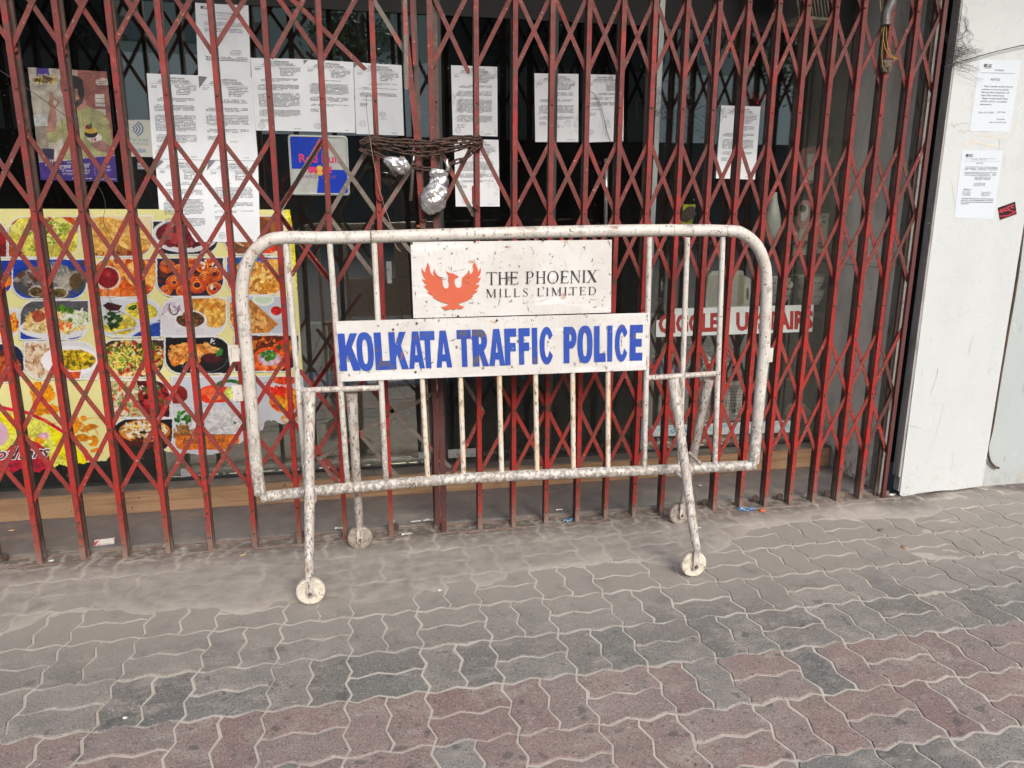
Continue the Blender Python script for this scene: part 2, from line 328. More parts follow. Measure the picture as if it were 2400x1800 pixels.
# ------------------------------------------------------------------ flat lettering
_tcache = {}
def font_mesh(s, bold=0., shear=0.):
    k = (s, bold, shear)
    if k in _tcache: return _tcache[k]
    cu = bpy.data.curves.new("t", 'FONT'); cu.body = s; cu.size = 1; cu.offset = bold; cu.shear = shear; cu.resolution_u = 2; cu.fill_mode = 'FRONT'
    ob = bpy.data.objects.new("t", cu); COL.objects.link(ob)
    dg = bpy.context.evaluated_depsgraph_get(); dg.update()
    me = bpy.data.meshes.new_from_object(ob.evaluated_get(dg))
    vs = np.array([v.co[:2] for v in me.vertices]) if len(me.vertices) else np.zeros((0, 2)); fs = [tuple(p.vertices) for p in me.polygons]
    bpy.data.objects.remove(ob); bpy.data.curves.remove(cu); bpy.data.meshes.remove(me)
    _tcache[k] = (vs, fs); return vs, fs
CAP = .70
class Flat:
    """flat print as geometry, laid a hair in front of a sheet; map: (s,t) in 0..1 -> 3D"""
    def __init__(s, fn, out=Vector((0, -1, 0)), eps=.0006): s.fn = fn; s.mb = MB(); s.out = out; s.eps = eps; s.k = 0
    def _put(s, pts, fs):
        s.k += 1; e = s.eps + .00004*(s.k % 12)
        s.mb.add([s.fn(p[0], p[1]) + s.out*e for p in pts], fs)
    def poly(s, pts, holes=()):
        loops = [[Vector((x, y, 0)) for x, y in L_] for L_ in [pts, *holes]]
        tr = tessellate_polygon(loops); allp = [p for L_ in loops for p in L_]
        s._put([(p.x, p.y) for p in allp], [tuple(t) for t in tr]); return s
    def rect(s, x0, y0, x1, y1): s._put([(x0, y0), (x1, y0), (x1, y1), (x0, y1)], [(0, 1, 2, 3)]); return s
    def text(s, t, x0, y0, w, h, bold=0., shear=0., capfit=True):   # baseline-left x0,y0 ; width w (None keeps aspect) ; cap height h
        vs, fs = font_mesh(t, bold, shear)
        if not len(vs): return s
        xs = vs[:, 0]; sx = w/(xs.max()-xs.min()) if w else h/CAP*s.asp
        s._put([(x0+(x-xs.min())*sx, y0+y*h/CAP) for x, y in vs], fs); return s
    asp = 1.
    def build(s, name, mt, parent): return s.mb.build(name, mt, parent, recalc=False)
def quad_map(c00, c10, c11, c01):        # bottom-left, bottom-right, top-right, top-left
    return lambda s_, t_: c00*(1-s_)*(1-t_) + c10*s_*(1-t_) + c11*s_*t_ + c01*(1-s_)*t_

# heavy condensed capitals, each in a box 1 high
def ell(cx, cy, rx, ry, a0=0, a1=360, n=40):
    return [(cx+rx*math.cos(math.radians(a0+(a1-a0)*i/n)), cy+ry*math.sin(math.radians(a0+(a1-a0)*i/n))) for i in range(n+1)]
def sell(cx, cy, rx, ry, n=44, p=2.5):
    o = []
    for i in range(n):
        a = 2*math.pi*i/n; c, s_ = math.cos(a), math.sin(a)
        o.append((cx+rx*math.copysign(abs(c)**(2/p), c), cy+ry*math.copysign(abs(s_)**(2/p), s_)))
    return o
def heavy(ch):                            # returns list of (outer, holes) with x in 0..1
    if ch == 'I': return [([(0, 0), (1, 0), (1, 1), (0, 1)], [])]
    if ch == 'L': return [([(0, 0), (1, 0), (1, .24), (.47, .24), (.47, 1), (0, 1)], [])]
    if ch == 'T': return [([(.31, 0), (.69, 0), (.69, .76), (1, .76), (1, 1), (0, 1), (0, .76), (.31, .76)], [])]
    if ch == 'F': return [([(0, 0), (.46, 0), (.46, .38), (.93, .38), (.93, .61), (.46, .61), (.46, .78), (1, .78), (1, 1), (0, 1)], [])]
    if ch == 'E': return [([(0, 0), (1, 0), (1, .22), (.46, .22), (.46, .39), (.93, .39), (.93, .61), (.46, .61), (.46, .78), (1, .78), (1, 1), (0, 1)], [])]
    if ch == 'K': return [([(0, 0), (.36, 0), (.36, .30), (.44, .42), (.66, 0), (1.06, 0), (.68, .64), (1.0, 1), (.62, 1), (.36, .66), (.36, 1), (0, 1)], [])]
    if ch == 'A': return [([(0, 0), (.33, 0), (.38, .17), (.64, .17), (.69, 0), (1.02, 0), (.70, 1), (.31, 1)], [[(.43, .36), (.59, .36), (.51, .70)]])]
    if ch == 'O': return [(sell(.5, .5, .5, .52), [sell(.5, .5, .155, .33)])]
    if ch == 'C':
        o = ell(.5, .5, .5, .52, 32, 328, 40); i = ell(.52, .5, .17, .32, 318, 42, 30)
        return [(o+[(.70, .36)]+i[0:]+[(.70, .66)], [])]
    bowl = [(.55, 1)] + ell(.60, .70, .40, .30, 90, -90, 16) + [(.44, .40)]
    hole = [(.44, .80), (.50, .80)] + ell(.52, .70, .10, .10, 90, -90, 8) + [(.44, .60)]
    if ch == 'P': return [([(0, 1)]+bowl+[(.44, 0), (0, 0)], [hole])]
    if ch == 'R': return [([(0, 1)]+bowl[:-2]+[(.72, .43), (1.08, 0), (.68, 0), (.44, .36), (.44, 0), (0, 0)], [hole])]
    return []
# roman capitals with serifs as overlapping strokes, 1 high
def serif(ch):
    TH, TN, SE = .115, .045, .035
    def st(x, w, y0=0., y1=1., s0=True, s1=True):
        o = [[(x, y0), (x+w, y0), (x+w, y1), (x, y1)]]
        if s0: o.append([(x-.075, y0), (x+w+.075, y0), (x+w+.075, y0+SE), (x-.075, y0+SE)])
        if s1: o.append([(x-.075, y1-SE), (x+w+.075, y1-SE), (x+w+.075, y1), (x-.075, y1)])
        return o
    def bar(x0, x1, y, w=TN): return [[(x0, y), (x1, y), (x1, y+w), (x0, y+w)]]
    def tri(a, b, c): return [[a, b, c]]
    if ch == 'I': return st(.075, TH), .27
    if ch == 'H': return st(.075, TH)+st(.56, TH)+bar(.15, .6, .49), .75
    if ch == 'T': return st(.31, TH, s1=False)+bar(0, .735, 1-TN)+tri((0, 1), (.06, .95), (-.0, .78))+tri((.735, 1), (.675, .95), (.735, .78)), .735
    if ch == 'L': return st(.075, TH)+bar(.1, .6, 0)+tri((.6, 0), (.54, .04), (.62, .24)), .62
    if ch == 'E': return st(.075, TH)+bar(.1, .6, 0)+bar(.1, .57, 1-TN)+bar(.1, .48, .5)+tri((.6, 0), (.54, .04), (.63, .24))+tri((.57, 1), (.51, .96), (.59, .79))+tri((.48, .4), (.48, .64), (.42, .52)), .63
    if ch == 'N': return st(.09, TN)+st(.66, TN, s0=False)+[[(.03, 1), (.19, 1), (.705, 0), (.66, 0), (.60, .06)]], .8
    if ch == 'X': return [[(.02, 1), (.20, 1), (.72, 0), (.54, 0)], [(.60, 1), (.66, 1), (.12, 0), (.06, 0)]]+bar(-.03, .27, 1-SE, SE)+bar(.5, .74, 1-SE, SE)+bar(-.02, .24, 0, SE)+bar(.47, .78, 0, SE), .75
    if ch == 'M': return st(.09, TN, s1=False)+st(.80, TH)+[[(.03, 1), (.20, 1), (.52, .12), (.47, 0)], [(.82, 1), (.86, .95), (.51, 0), (.47, 0)]]+bar(0, .15, 1-SE, SE), .99
    def ring(cx, rx, a0, a1, cy=.5, ry=.515, thin=TN, th=TH):
        n = 26; o = []
        for i in range(n):
            q = []
            for j in (i, i+1):
                a = math.radians(a0+(a1-a0)*j/n); w = thin+(th-thin)*abs(math.cos(a))
                q.append(((cx+rx*math.cos(a), cy+ry*math.sin(a)), (cx+(rx-w*1.02)*math.cos(a), cy+(ry-thin)*math.sin(a))))
            o.append([q[0][0], q[1][0], q[1][1], q[0][1]])
        return o
    if ch == 'O': return ring(.42, .42, 0, 360), .86
    if ch == 'D': return st(.075, TH)+ring(.30, .46, -90, 90, .5, .5)+bar(.1, .31, 0)+bar(.1, .31, 1-TN), .79
    if ch == 'P': return st(.075, TH)+ring(.30, .29, -90, 90, .735, .265)+bar(.1, .31, .47)+bar(.1, .31, 1-TN), .64
    if ch == 'S':
        pts = densify([(.47, .80, 0), (.40, .95, 0), (.26, .985, 0), (.11, .90, 0), (.09, .74, 0), (.2, .60, 0), (.36, .47, 0), (.45, .32, 0), (.43, .13, 0), (.27, .015, 0), (.12, .05, 0), (.05, .22, 0)], 4)
        o = []
        for i in range(len(pts)-1):
            t = i/(len(pts)-1); w = .03+.075*math.exp(-((t-.5)/.2)**2); a, b = pts[i], pts[i+1]; d = (b-a).normalized(); nn = Vector((-d.y, d.x, 0))*w*.5
            o.append([tuple((a+nn)[:2]), tuple((b+nn)[:2]), tuple((b-nn)[:2]), tuple((a-nn)[:2])])
        return o+tri((.47, .80), (.49, .97), (.44, .90))+tri((.05, .22), (.03, .03), (.08, .1)), .53
    return [], .35

# ------------------------------------------------------------------ printed pictures as a finely coloured sheet
def vnoise(X, Y, s, seed):
    r = np.random.default_rng(seed).random((64, 64))
    x = X/s; y = Y/s; xi = np.floor(x).astype(int); yi = np.floor(y).astype(int); fx = x-xi; fy = y-yi
    fx = fx*fx*(3-2*fx); fy = fy*fy*(3-2*fy)
    g = lambda a, b: r[(a) % 64, (b) % 64]
    return (g(xi, yi)*(1-fx)+g(xi+1, yi)*fx)*(1-fy)+(g(xi, yi+1)*(1-fx)+g(xi+1, yi+1)*fx)*fy
class Sheet:
    """a rectangle x0..x1, z0..z1 of the plane y, painted on a grid; drawing space is (X,Y), Y down"""
    def __init__(s, x0, x1, z0, z1, y, n, tf, base, asp=1.):
        s.nx = n; s.nz = max(2, int(n*(z1-z0)/(x1-x0)))
        xs = np.linspace(x0, x1, s.nx); zs = np.linspace(z1, z0, s.nz); gx, gz = np.meshgrid(xs, zs)
        s.P = np.stack([gx, np.full_like(gx, y), gz], -1)
        d = s.P - np.array([0, 0, CAM_H]); w = d@np.array(AF)
        U = 1200+FPX*(d@np.array(AR))/w; V = 900-FPX*(d@np.array(AU))/w
        ox, oy, sc = tf; s.X = (U-ox)/sc; s.Y = (V-oy)/sc
        s.img = np.empty((s.nz, s.nx, 3)); s.img[:] = np.array(base)/255.
        s.clip = None; s.keep = np.ones((s.nz, s.nx), bool)
        s.cx0, s.cx1 = s.X.min(0), s.X.max(0); s.ry0, s.ry1 = s.Y.min(1), s.Y.max(1)
    def win(s, xa, ya, xb, yb):
        c = np.where((s.cx1 >= xa) & (s.cx0 <= xb))[0]; r = np.where((s.ry1 >= ya) & (s.ry0 <= yb))[0]
        if len(c) == 0 or len(r) == 0: return None
        return slice(r[0], r[-1]+1), slice(c[0], c[-1]+1)
    def _ap(s, w, mk, col, a=1.):
        if s.clip is not None: mk = mk & s.clip[w]
        im = s.img[w]; c = np.array(col)/255.; im[mk] = im[mk]*(1-a)+c*a
    def ell(s, cx, cy, rx, ry, col, ang=0, a=1., ret=False, wob=0, seed=1):
        R_ = max(rx, ry)*1.3; w = s.win(cx-R_, cy-R_, cx+R_, cy+R_)
        if w is None: return
        x = s.X[w]-cx; y = s.Y[w]-cy; c, q = math.cos(ang), math.sin(ang)
        d = ((x*c+y*q)/rx)**2+((-x*q+y*c)/ry)**2
        if wob: d = d*(1+wob*(vnoise(s.X[w], s.Y[w], min(rx, ry)*.6, seed)-.5)*2)
        s._ap(w, d < 1, col, a)
    def poly(s, pts, col, a=1.):
        px = [p[0] for p in pts]; py = [p[1] for p in pts]; w = s.win(min(px), min(py), max(px), max(py))
        if w is None: return
        X, Y = s.X[w], s.Y[w]; ins = np.zeros(X.shape, bool); n = len(pts)
        for i in range(n):
            x1, y1 = pts[i]; x2, y2 = pts[(i+1) % n]
            if y1 == y2: continue
            c = ((Y < y1) != (Y < y2)) & (X < (x2-x1)*(Y-y1)/(y2-y1)+x1); ins ^= c
        s._ap(w, ins, col, a)
    def rrmask(s, x0, y0, x1, y1, r, corners):
        X, Y = s.X, s.Y; mk = (X > x0) & (X < x1) & (Y > y0) & (Y < y1)
        for on, cx, cy, sx, sy in zip(corners, (x0+r, x1-r, x1-r, x0+r), (y0+r, y0+r, y1-r, y1-r), (-1, 1, 1, -1), (-1, -1, 1, 1)):
            if on: mk &= ~(((X-cx)*sx > 0) & ((Y-cy)*sy > 0) & ((X-cx)**2+(Y-cy)**2 > r*r))
        return mk
    def fillm(s, mk, col, a=1.): s.img[mk] = s.img[mk]*(1-a)+np.array(col)/255.*a
    def blobs(s, cx, cy, rx, ry, n, smin, smax, pal, el=1.8, seed=0, ang=None, a=1.):
        r = np.random.default_rng(abs(seed+int(cx)*7+int(cy)))
        for _ in range(n):
            t = r.random()*6.283; q = math.sqrt(r.random()); sz = smin+(smax-smin)*r.random()**1.5
            an = r.random()*3.14 if ang is None else ang+(r.random()-.5)*.7
            s.ell(cx+rx*q*math.cos(t), cy+ry*q*math.sin(t), sz*el, sz, pal[r.integers(len(pal))], an, a)
    def line(s, pts, wd, col, a=1.):
        for i in range(len(pts)-1):
            (x1, y1), (x2, y2) = pts[i], pts[i+1]; w = s.win(min(x1, x2)-wd, min(y1, y2)-wd, max(x1, x2)+wd, max(y1, y2)+wd)
            if w is None: continue
            X, Y = s.X[w], s.Y[w]; dx, dy = x2-x1, y2-y1; L2 = dx*dx+dy*dy+1e-9
            t = np.clip(((X-x1)*dx+(Y-y1)*dy)/L2, 0, 1); s._ap(w, (X-x1-t*dx)**2+(Y-y1-t*dy)**2 < (wd/2)**2, col, a)
    def arc(s, cx, cy, rx, ry, a0, a1, wd, col, n=20):
        s.line([(cx+rx*math.cos(math.radians(a0+(a1-a0)*i/n)), cy+ry*math.sin(math.radians(a0+(a1-a0)*i/n))) for i in range(n+1)], wd, col)
    def build(s, name, mt, parent, wave=.0015, gain=.9):
        idx = np.arange(s.nz*s.nx).reshape(s.nz, s.nx)
        q = np.stack([idx[1:, :-1], idx[1:, 1:], idx[:-1, 1:], idx[:-1, :-1]], -1).reshape(-1, 4)
        k = (s.keep[1:, :-1] & s.keep[1:, 1:] & s.keep[:-1, 1:] & s.keep[:-1, :-1]).reshape(-1)
        q = q[k]; used, inv = np.unique(q.reshape(-1), return_inverse=True); q = inv.reshape(-1, 4)
        co = s.P.reshape(-1, 3)[used].copy(); co[:, 1] -= wave*vnoise(co[:, 0]+9, co[:, 2]+9, .13, 3)
        col = s.img.reshape(-1, 3)[used]; col = np.where(col <= .04045, col/12.92, ((col+.055)/1.055)**2.4)*gain
        me = bpy.data.meshes.new(name); me.vertices.add(len(co)); me.vertices.foreach_set("co", co.astype(np.float32).ravel())
        nq = len(q); me.loops.add(nq*4); me.loops.foreach_set("vertex_index", q.astype(np.int32).ravel())
        me.polygons.add(nq); me.polygons.foreach_set("loop_start", np.arange(nq, dtype=np.int32)*4)
        try: me.polygons.foreach_set("loop_total", np.full(nq, 4, np.int32))
        except Exception: pass
        me.update(calc_edges=True)
        at = me.color_attributes.new("print", 'FLOAT_COLOR', 'POINT'); at.data.foreach_set("color", np.concatenate([col, np.ones((len(col), 1))], 1).astype(np.float32).ravel())
        return link(name, me, mt, parent, True)

# ================================================================== SETTING
GY = 3.133        # front face of the gate
WY = 3.72         # shop glass
CS, GX0, GY0 = .23985, -.8330, 2.0064

# pavement: bedding sheet, sand in the joints, every paver
pavement = MB().box(-7, 9, -2.35, 3.30, -.16, -.030).build("pavement", stone_edge); tag(pavement, kind="structure")
AMP = .042
def wave(t):   # triangle wave, period half a cell
    k = [(0, 0), (.125, -AMP), (.375, AMP), (.625, -AMP), (.875, AMP), (1, 0)]
    for i in range(5):
        if k[i][0] <= t <= k[i+1][0]:
            f = (t-k[i][0])/(k[i+1][0]-k[i][0]); return k[i][1]+(k[i+1][1]-k[i][1])*f
    return 0
TS = [0, .125, .375, .625, .875, 1.]; HS = [0, .125, .375, .5]; H2 = [.5, .625, .875, 1.]
def paver_outline(kind):
    # cell coords: x right, d = distance toward the viewer; horizontal pairs 'h0','h1', vertical 'v0','v1'
    def hx(t, d): return (t, d-wave(t))
    def vx(x, t): return (x+wave(t), t)
    if kind[0] == 'h':
        d0, sid = (0, HS) if kind == 'h0' else (.5, H2); d1 = d0+.5
        top = [hx(t, d0) for t in TS]; right = [vx(1, t) for t in sid[1:-1]]; bot = [hx(t, d1) for t in reversed(TS)]; left = [vx(0, t) for t in reversed(sid[1:-1])]
    else:
        x0, sid = (0, HS) if kind == 'v0' else (.5, H2); x1 = x0+.5
        top = [hx(t, 0) for t in sid[1:-1]]; right = [vx(x1, t) for t in TS]; bot = [hx(t, 1) for t in reversed(sid[1:-1])]; left = [vx(x0, t) for t in reversed(TS)]
    return top+right+bot+left
def paver_mesh(kind, seed):
    r = random.Random(seed); o = paver_outline(kind)
    cx = sum(p[0] for p in o)/len(o); cy = sum(p[1] for p in o)/len(o)
    out = []
    n = len(o); vs = []; fs = []
    def inset(g):
        res = []
        for i in range(n):
            a, b, c = Vector(o[i-1]), Vector(o[i]), Vector(o[(i+1) % n])
            n1 = (b-a).normalized(); n2 = (c-b).normalized(); p1 = Vector((-n1.y, n1.x)); p2 = Vector((-n2.y, n2.x)); m_ = (p1+p2)
            m_ = m_/max(.3, m_.length_squared)*2 if m_.length > 0 else p1
            res.append(b+m_*g)
        return res
    jit = [(r.uniform(-.009, .009), r.uniform(-.009, .009)) for _ in range(n)]
    for g, z in ((.016, -.022), (.016, -.0022), (.024, 0.0)):
        for (p, j) in zip(inset(g/1.0), jit):
            vs.append(((p.x-cx+j[0])*CS, -(p.y-cy+j[1])*CS, z))
    for k in (0, 1):
        for i in range(n):
            j = (i+1) % n; fs.append((k*n+i, k*n+n+i, k*n+n+j, k*n+j))
    tr = tessellate_polygon([[Vector((v[0], v[1], 0)) for v in vs[2*n:3*n]]])
    fs += [tuple(2*n+i for i in t) for t in tr]
    me = mesh("paver", vs, fs)
    bm = bmesh.new(); bm.from_mesh(me); bmesh.ops.recalc_face_normals(bm, faces=bm.faces); bm.to_mesh(me); bm.free()
    # top up
    if sum(p.normal.z for p in me.polygons) < 0: me.flip_normals()
    return me, (cx, cy)
PV = {}
for k in ('h0', 'h1', 'v0', 'v1'):
    for c in ('g', 'r'):
        for sdd in (1, 2, 3):
            me, ce = paver_mesh(k, sdd); me.materials.append(pav_grey if c == 'g' else pav_red); PV[(k, c, sdd)] = (me, ce)
plist = []
for c in range(-8, 26):
    for r in range(-5, 19):
        kinds = ('h0', 'h1') if (c+r) % 2 == 0 else ('v0', 'v1')
        red = r in (0, 1) or (r >= 9 and r % 9 in (0, 1))
        for k in kinds:
            rq = (not red) if random.random() < (.10 if red else .03)*(r in (0, 1, 2, -1)) else red
            me, ce = PV[(k, 'r' if rq else 'g', random.choice((1, 2, 3)))]
            x = GX0+CS*(c+ce[0]); y = GY0-CS*(r+ce[1])
            if y > 3.12: continue
            d = Vector((x, y, 0))-Vector((0, 0, CAM_H)); w = d.dot(AF)
            vis = -1
            if w > .3:
                u = 1200+FPX*d.dot(AR)/w; v = 900-FPX*d.dot(AU)/w
                if -60 < u < 2460 and v < 1870: vis = 1/(w*w)*(1+.8*(y < 2.6))
            plist.append((vis, x, y, me))
plist.sort(key=lambda t_: -t_[0])
rest = MB()
nind = 0
for i, (vis, x, y, me) in enumerate(plist):
    tz = random.uniform(-.0016, .0014); rx, ry = random.gauss(0, .0045), random.gauss(0, .0045)
    if vis > 0 and nind < 300:
        o = clone(type('q', (), {'data': me, 'name': 'paver'})(), pavement, (x, y, tz), (rx, ry, random.gauss(0, .004))); nind += 1
    else:
        M_ = Matrix.Translation((x, y, tz)) @ Matrix.Rotation(rx, 4, 'X') @ Matrix.Rotation(ry, 4, 'Y')
        rest.add([M_ @ v.co for v in me.vertices], [tuple(p.vertices) for p in me.polygons])
ro = link("outer_pavers", mesh("outer_pavers", rest.v, rest.f), pav_grey, pavement); ro["kind"] = "stuff"
# sand and dust, a real relief
nx, ny = 760, 320
xs = np.linspace(-2.6, 4.2, nx); ys = np.linspace(.9, 3.20, ny); gx, gy = np.meshgrid(xs, ys)
def fbm(X, Y, s, seed): return sum(vnoise(X+50, Y+50, s/(2**k), seed+k)/(2**k) for k in range(4))/1.875
n1 = fbm(gx, gy, .45, 5); n2 = fbm(gx, gy, .12, 21)
thr = np.where(gx < 1.0, 2.52, 2.52+np.clip((gx-1.0)/.9, 0, 1)*.42)+.05*np.clip(-gx, 0, 1)
dep = np.clip((gy-thr+(n1-.5)*.55)/.26, 0, 1); dep = dep*dep*(3-2*dep)
far = np.clip((gy-2.9)/.2, 0, 1)
n3 = fbm(gx*1.0, gy*2.2, .20, 33)
pat = np.clip((n3-.56)*7, 0, 1)*np.clip((gx-1.3)/1.0, 0, 1)*.62       # trodden grit over the joints at the right
z = -.0031+.0012*(n2-.5)+np.maximum(dep*(.0052+.0022*(n2-.35)), pat*(.0044+.002*(n2-.4)))+far*(.005+.016*np.clip(n2-.35, 0, 1)+.010*np.clip(fbm(gx, gy, .05, 61)-.5, 0, 1))*(gx < 2.62)
def wv(t): return np.interp(t, [0, .125, .375, .625, .875, 1], [0, -AMP, AMP, -AMP, AMP, 0])
cx_ = (gx-GX0)/CS; cd_ = (GY0-gy)/CS; ci, ri = np.floor(cx_), np.floor(cd_); tx, td = cx_-ci, cd_-ri; hz = ((ci+ri) % 2) == 0
dist = np.minimum.reduce([np.abs(td+wv(tx)), np.abs(td-1+wv(tx)), np.abs(tx-wv(td)), np.abs(tx-1-wv(td)), np.where(hz, np.abs(td-.5+wv(tx)), np.abs(tx-.5-wv(td)))])
groove = np.exp(-(dist/.03)**2)*np.clip((n2-.28)*3.2, 0, 1)
z = z-groove*.0022*np.maximum(dep, pat)*(gy < 3.0)
vsg = np.stack([gx, gy, z], -1).reshape(-1, 3)
idx = np.arange(nx*ny).reshape(ny, nx); q = np.stack([idx[:-1, :-1], idx[:-1, 1:], idx[1:, 1:], idx[1:, :-1]], -1).reshape(-1, 4)
me = bpy.data.meshes.new("joint_sand"); me.from_pydata(vsg.tolist(), [], q.tolist()); me.update()
at = me.color_attributes.new("dust", 'FLOAT_COLOR', 'POINT'); dv = (np.maximum(dep, pat*.6)*(1-.55*groove)).reshape(-1)
at.data.foreach_set("color", np.stack([dv, dv, dv, np.ones_like(dv)], -1).astype(np.float32).ravel())
sand = link("joint_sand", me, sand_m, pavement, True); sand["kind"] = "stuff"
nt = sand_m.node_tree; bs = nt.nodes["Principled BSDF"]; src = bs.inputs["Base Color"].links[0].from_socket
va = nt.nodes.new("ShaderNodeVertexColor"); va.layer_name = "dust"
no = nt.nodes.new("ShaderNodeTexNoise"); no.inputs["Scale"].default_value = 16; no.inputs["Detail"].default_value = 9; gg = nt.nodes.new("ShaderNodeNewGeometry"); nt.links.new(gg.outputs["Position"], no.inputs["Vector"])
cr = nt.nodes.new("ShaderNodeValToRGB"); cr.color_ramp.elements[0].position = .30; cr.color_ramp.elements[0].color = (.235, .212, .188, 1); cr.color_ramp.elements[1].position = .68; cr.color_ramp.elements[1].color = (.335, .308, .272, 1)
nt.links.new(no.outputs[0], cr.inputs[0]); sxx = nt.nodes.new("ShaderNodeSeparateXYZ"); nt.links.new(gg.outputs["Position"], sxx.inputs[0]); mr = nt.nodes.new("ShaderNodeMapRange"); mr.inputs["From Min"].default_value = 2.98; mr.inputs["From Max"].default_value = 3.12; nt.links.new(sxx.outputs[1], mr.inputs["Value"])
nn2 = nt.nodes.new("ShaderNodeTexNoise"); nn2.inputs["Scale"].default_value = 28; nn2.inputs["Detail"].default_value = 8; nt.links.new(gg.outputs["Position"], nn2.inputs["Vector"]); mr2 = nt.nodes.new("ShaderNodeMapRange"); mr2.inputs["From Min"].default_value = .32; mr2.inputs["From Max"].default_value = .52; nt.links.new(nn2.outputs[0], mr2.inputs["Value"])
mm = nt.nodes.new("ShaderNodeMath"); mm.operation = 'MULTIPLY'; nt.links.new(mr.outputs[0], mm.inputs[0]); nt.links.new(mr2.outputs[0], mm.inputs[1]); mxg = nt.nodes.new("ShaderNodeMix"); mxg.data_type = 'RGBA'; nt.links.new(mm.outputs[0], mxg.inputs[0]); nt.links.new(cr.outputs[0], mxg.inputs[6]); mxg.inputs[7].default_value = (.13, .105, .088, 1)
mxn = nt.nodes.new("ShaderNodeMix"); mxn.data_type = 'RGBA'
nt.links.new(va.outputs[0], mxn.inputs[0]); nt.links.new(src, mxn.inputs[6]); nt.links.new(mxg.outputs[2], mxn.inputs[7]); nt.links.new(mxn.outputs[2], bs.inputs["Base Color"])

# kerb and road behind the viewer (seen only mirrored in the glass)
asphalt = mat("asphalt", (.05, .05, .05), rough=.9)
road = MB().box(-60, 60, -40, -2.62, -.3, -.14).build("road", asphalt); tag(road, kind="structure")
kerb = MB().box(-60, 60, -2.62, -2.35, -.3, .0).build("kerb", stone_edge); tag(kerb, kind="structure")
earth = MB().box(-300, 300, -300, 300, -.8, -.31).build("ground", asphalt); tag(earth, kind="structure")

# shop step, riser, ledge, floor of the shop
step = MB().box(-4, 2.58, 3.232, 3.60, -.03, .021).build("entrance_step", stone); tag(step, kind="structure")
MB().box(-4, 2.58, 3.222, 3.232, -.03, .018).build("step_edge", stone_edge, step)
plinth = MB().box(-4, 2.58, 3.616, 5.6, -.03, .134).build("shop_floor", ledge_mat); tag(plinth, kind="structure")
MB().box(-4, 2.565, 3.60, 3.615, .022, .128).build("wood_riser", wood, plinth)
interior = MB(); interior.box(-4, 4, 6.2, 6.3, .134, 3.4).box(-4.1, -4.0, 3.7, 6.2, .134, 3.4).box(2.62, 2.7, 3.76, 6.2, .134, 3.4)
io = interior.build("shop_inner_walls", black_stuff); tag(io, kind="structure")
arc = MB().box(-9, 9, 1.9, 6.3, 3.30, 3.5); arc.box(-9, 9, 3.60, 3.70, 2.95, 3.20)
ao = arc.build("arcade_ceiling", mat("arcade_soffit", (.78, .78, .77), rough=.9)); tag(ao, kind="structure")  # unseen ceiling, edge pulled in to let more daylight onto the shop front

# side wall closing the shop front at the right
side = empty("side_wall", (2.6, 3.4, 0)); tag(side, "stained grey return wall behind the right end of the red gate", "wall")
MB().box(2.580, 2.617, 3.262, 3.72, -.03, 3.42).build("wall_face", concrete_wall, side)
w_ = MB(); w_.box(2.577, 2.619, 3.20, 3.262, -.03, 3.42).build("wall_end", concrete_end, side)
MB().box(2.572, 2.580, 3.30, 3.306, .0, 3.4).build("joint_strip", concrete_end, side)
MB().box(2.5785, 2.58, 3.306, 3.72, 1.17, 1.173).build("joint_line", ink, side)
back = MB().box(2.62, 2.68, 3.62, 3.64, 0, 3.42).box(2.619, 3.3, 3.64, 3.7, 0, 3.42).build("pocket_back_wall", black_stuff); tag(back, kind="structure")
# white panel
pn = empty("white_shutter", (2.92, 3.16, 0)); tag(pn, "tall glossy white panel right of the red gate, two notices stuck on it", "panel")
pl = [(2.679, .012), (2.70, .0), (2.80, .012), (2.92, .018), (3.0, .014), (3.176, .026), (3.176, 3.42), (2.668, 3.42), (2.671, 1.2)]
MB().prism(pl, 3.150, 3.155).build("panel_face", white_panel, pn)
MB().box(2.660, 2.672, 3.152, 3.20, .11, 3.42).build("panel_edge", panel_edge, pn)
MB().box(2.672, 3.17, 3.156, 3.195, .03, 3.41).build("panel_core", panel_edge, pn)
scr = None
for zz in (.35, .62, .95, 1.28, 1.55, 1.9, 2.2):
    MB().lathe([(0, -.002), (.004, -.002), (.006, .0)], 2.660, 3.175, zz, 10).build("screw", panel_edge, pn)
bw = MB().box(3.17, 7, 3.20, 3.34, -.03, 3.42).build("painted_side_wall", blue_wall); tag(bw, "pale blue-grey painted wall with flaking patches beyond the white panel", "wall")
cab = [onY(u, v, 3.185) for u, v in [(2412, 440), (2402, 506), (2384, 650), (2362, 780), (2345, 880), (2326, 1000), (2315, 1048), (2319, 1077), (2330, 1092), (2341, 1097)]]
co = MB().tube(densify(cab, 6), .0065, 10).build("hanging_cable", mat("brown_cable", (.10, .06, .035), [((.05, .04, .035), 20, 4, .45, .6, .8)], rough=.5), None, True)
tag(co, "brown cable hanging down the joint between white panel and pale wall, its end curled", "cable")

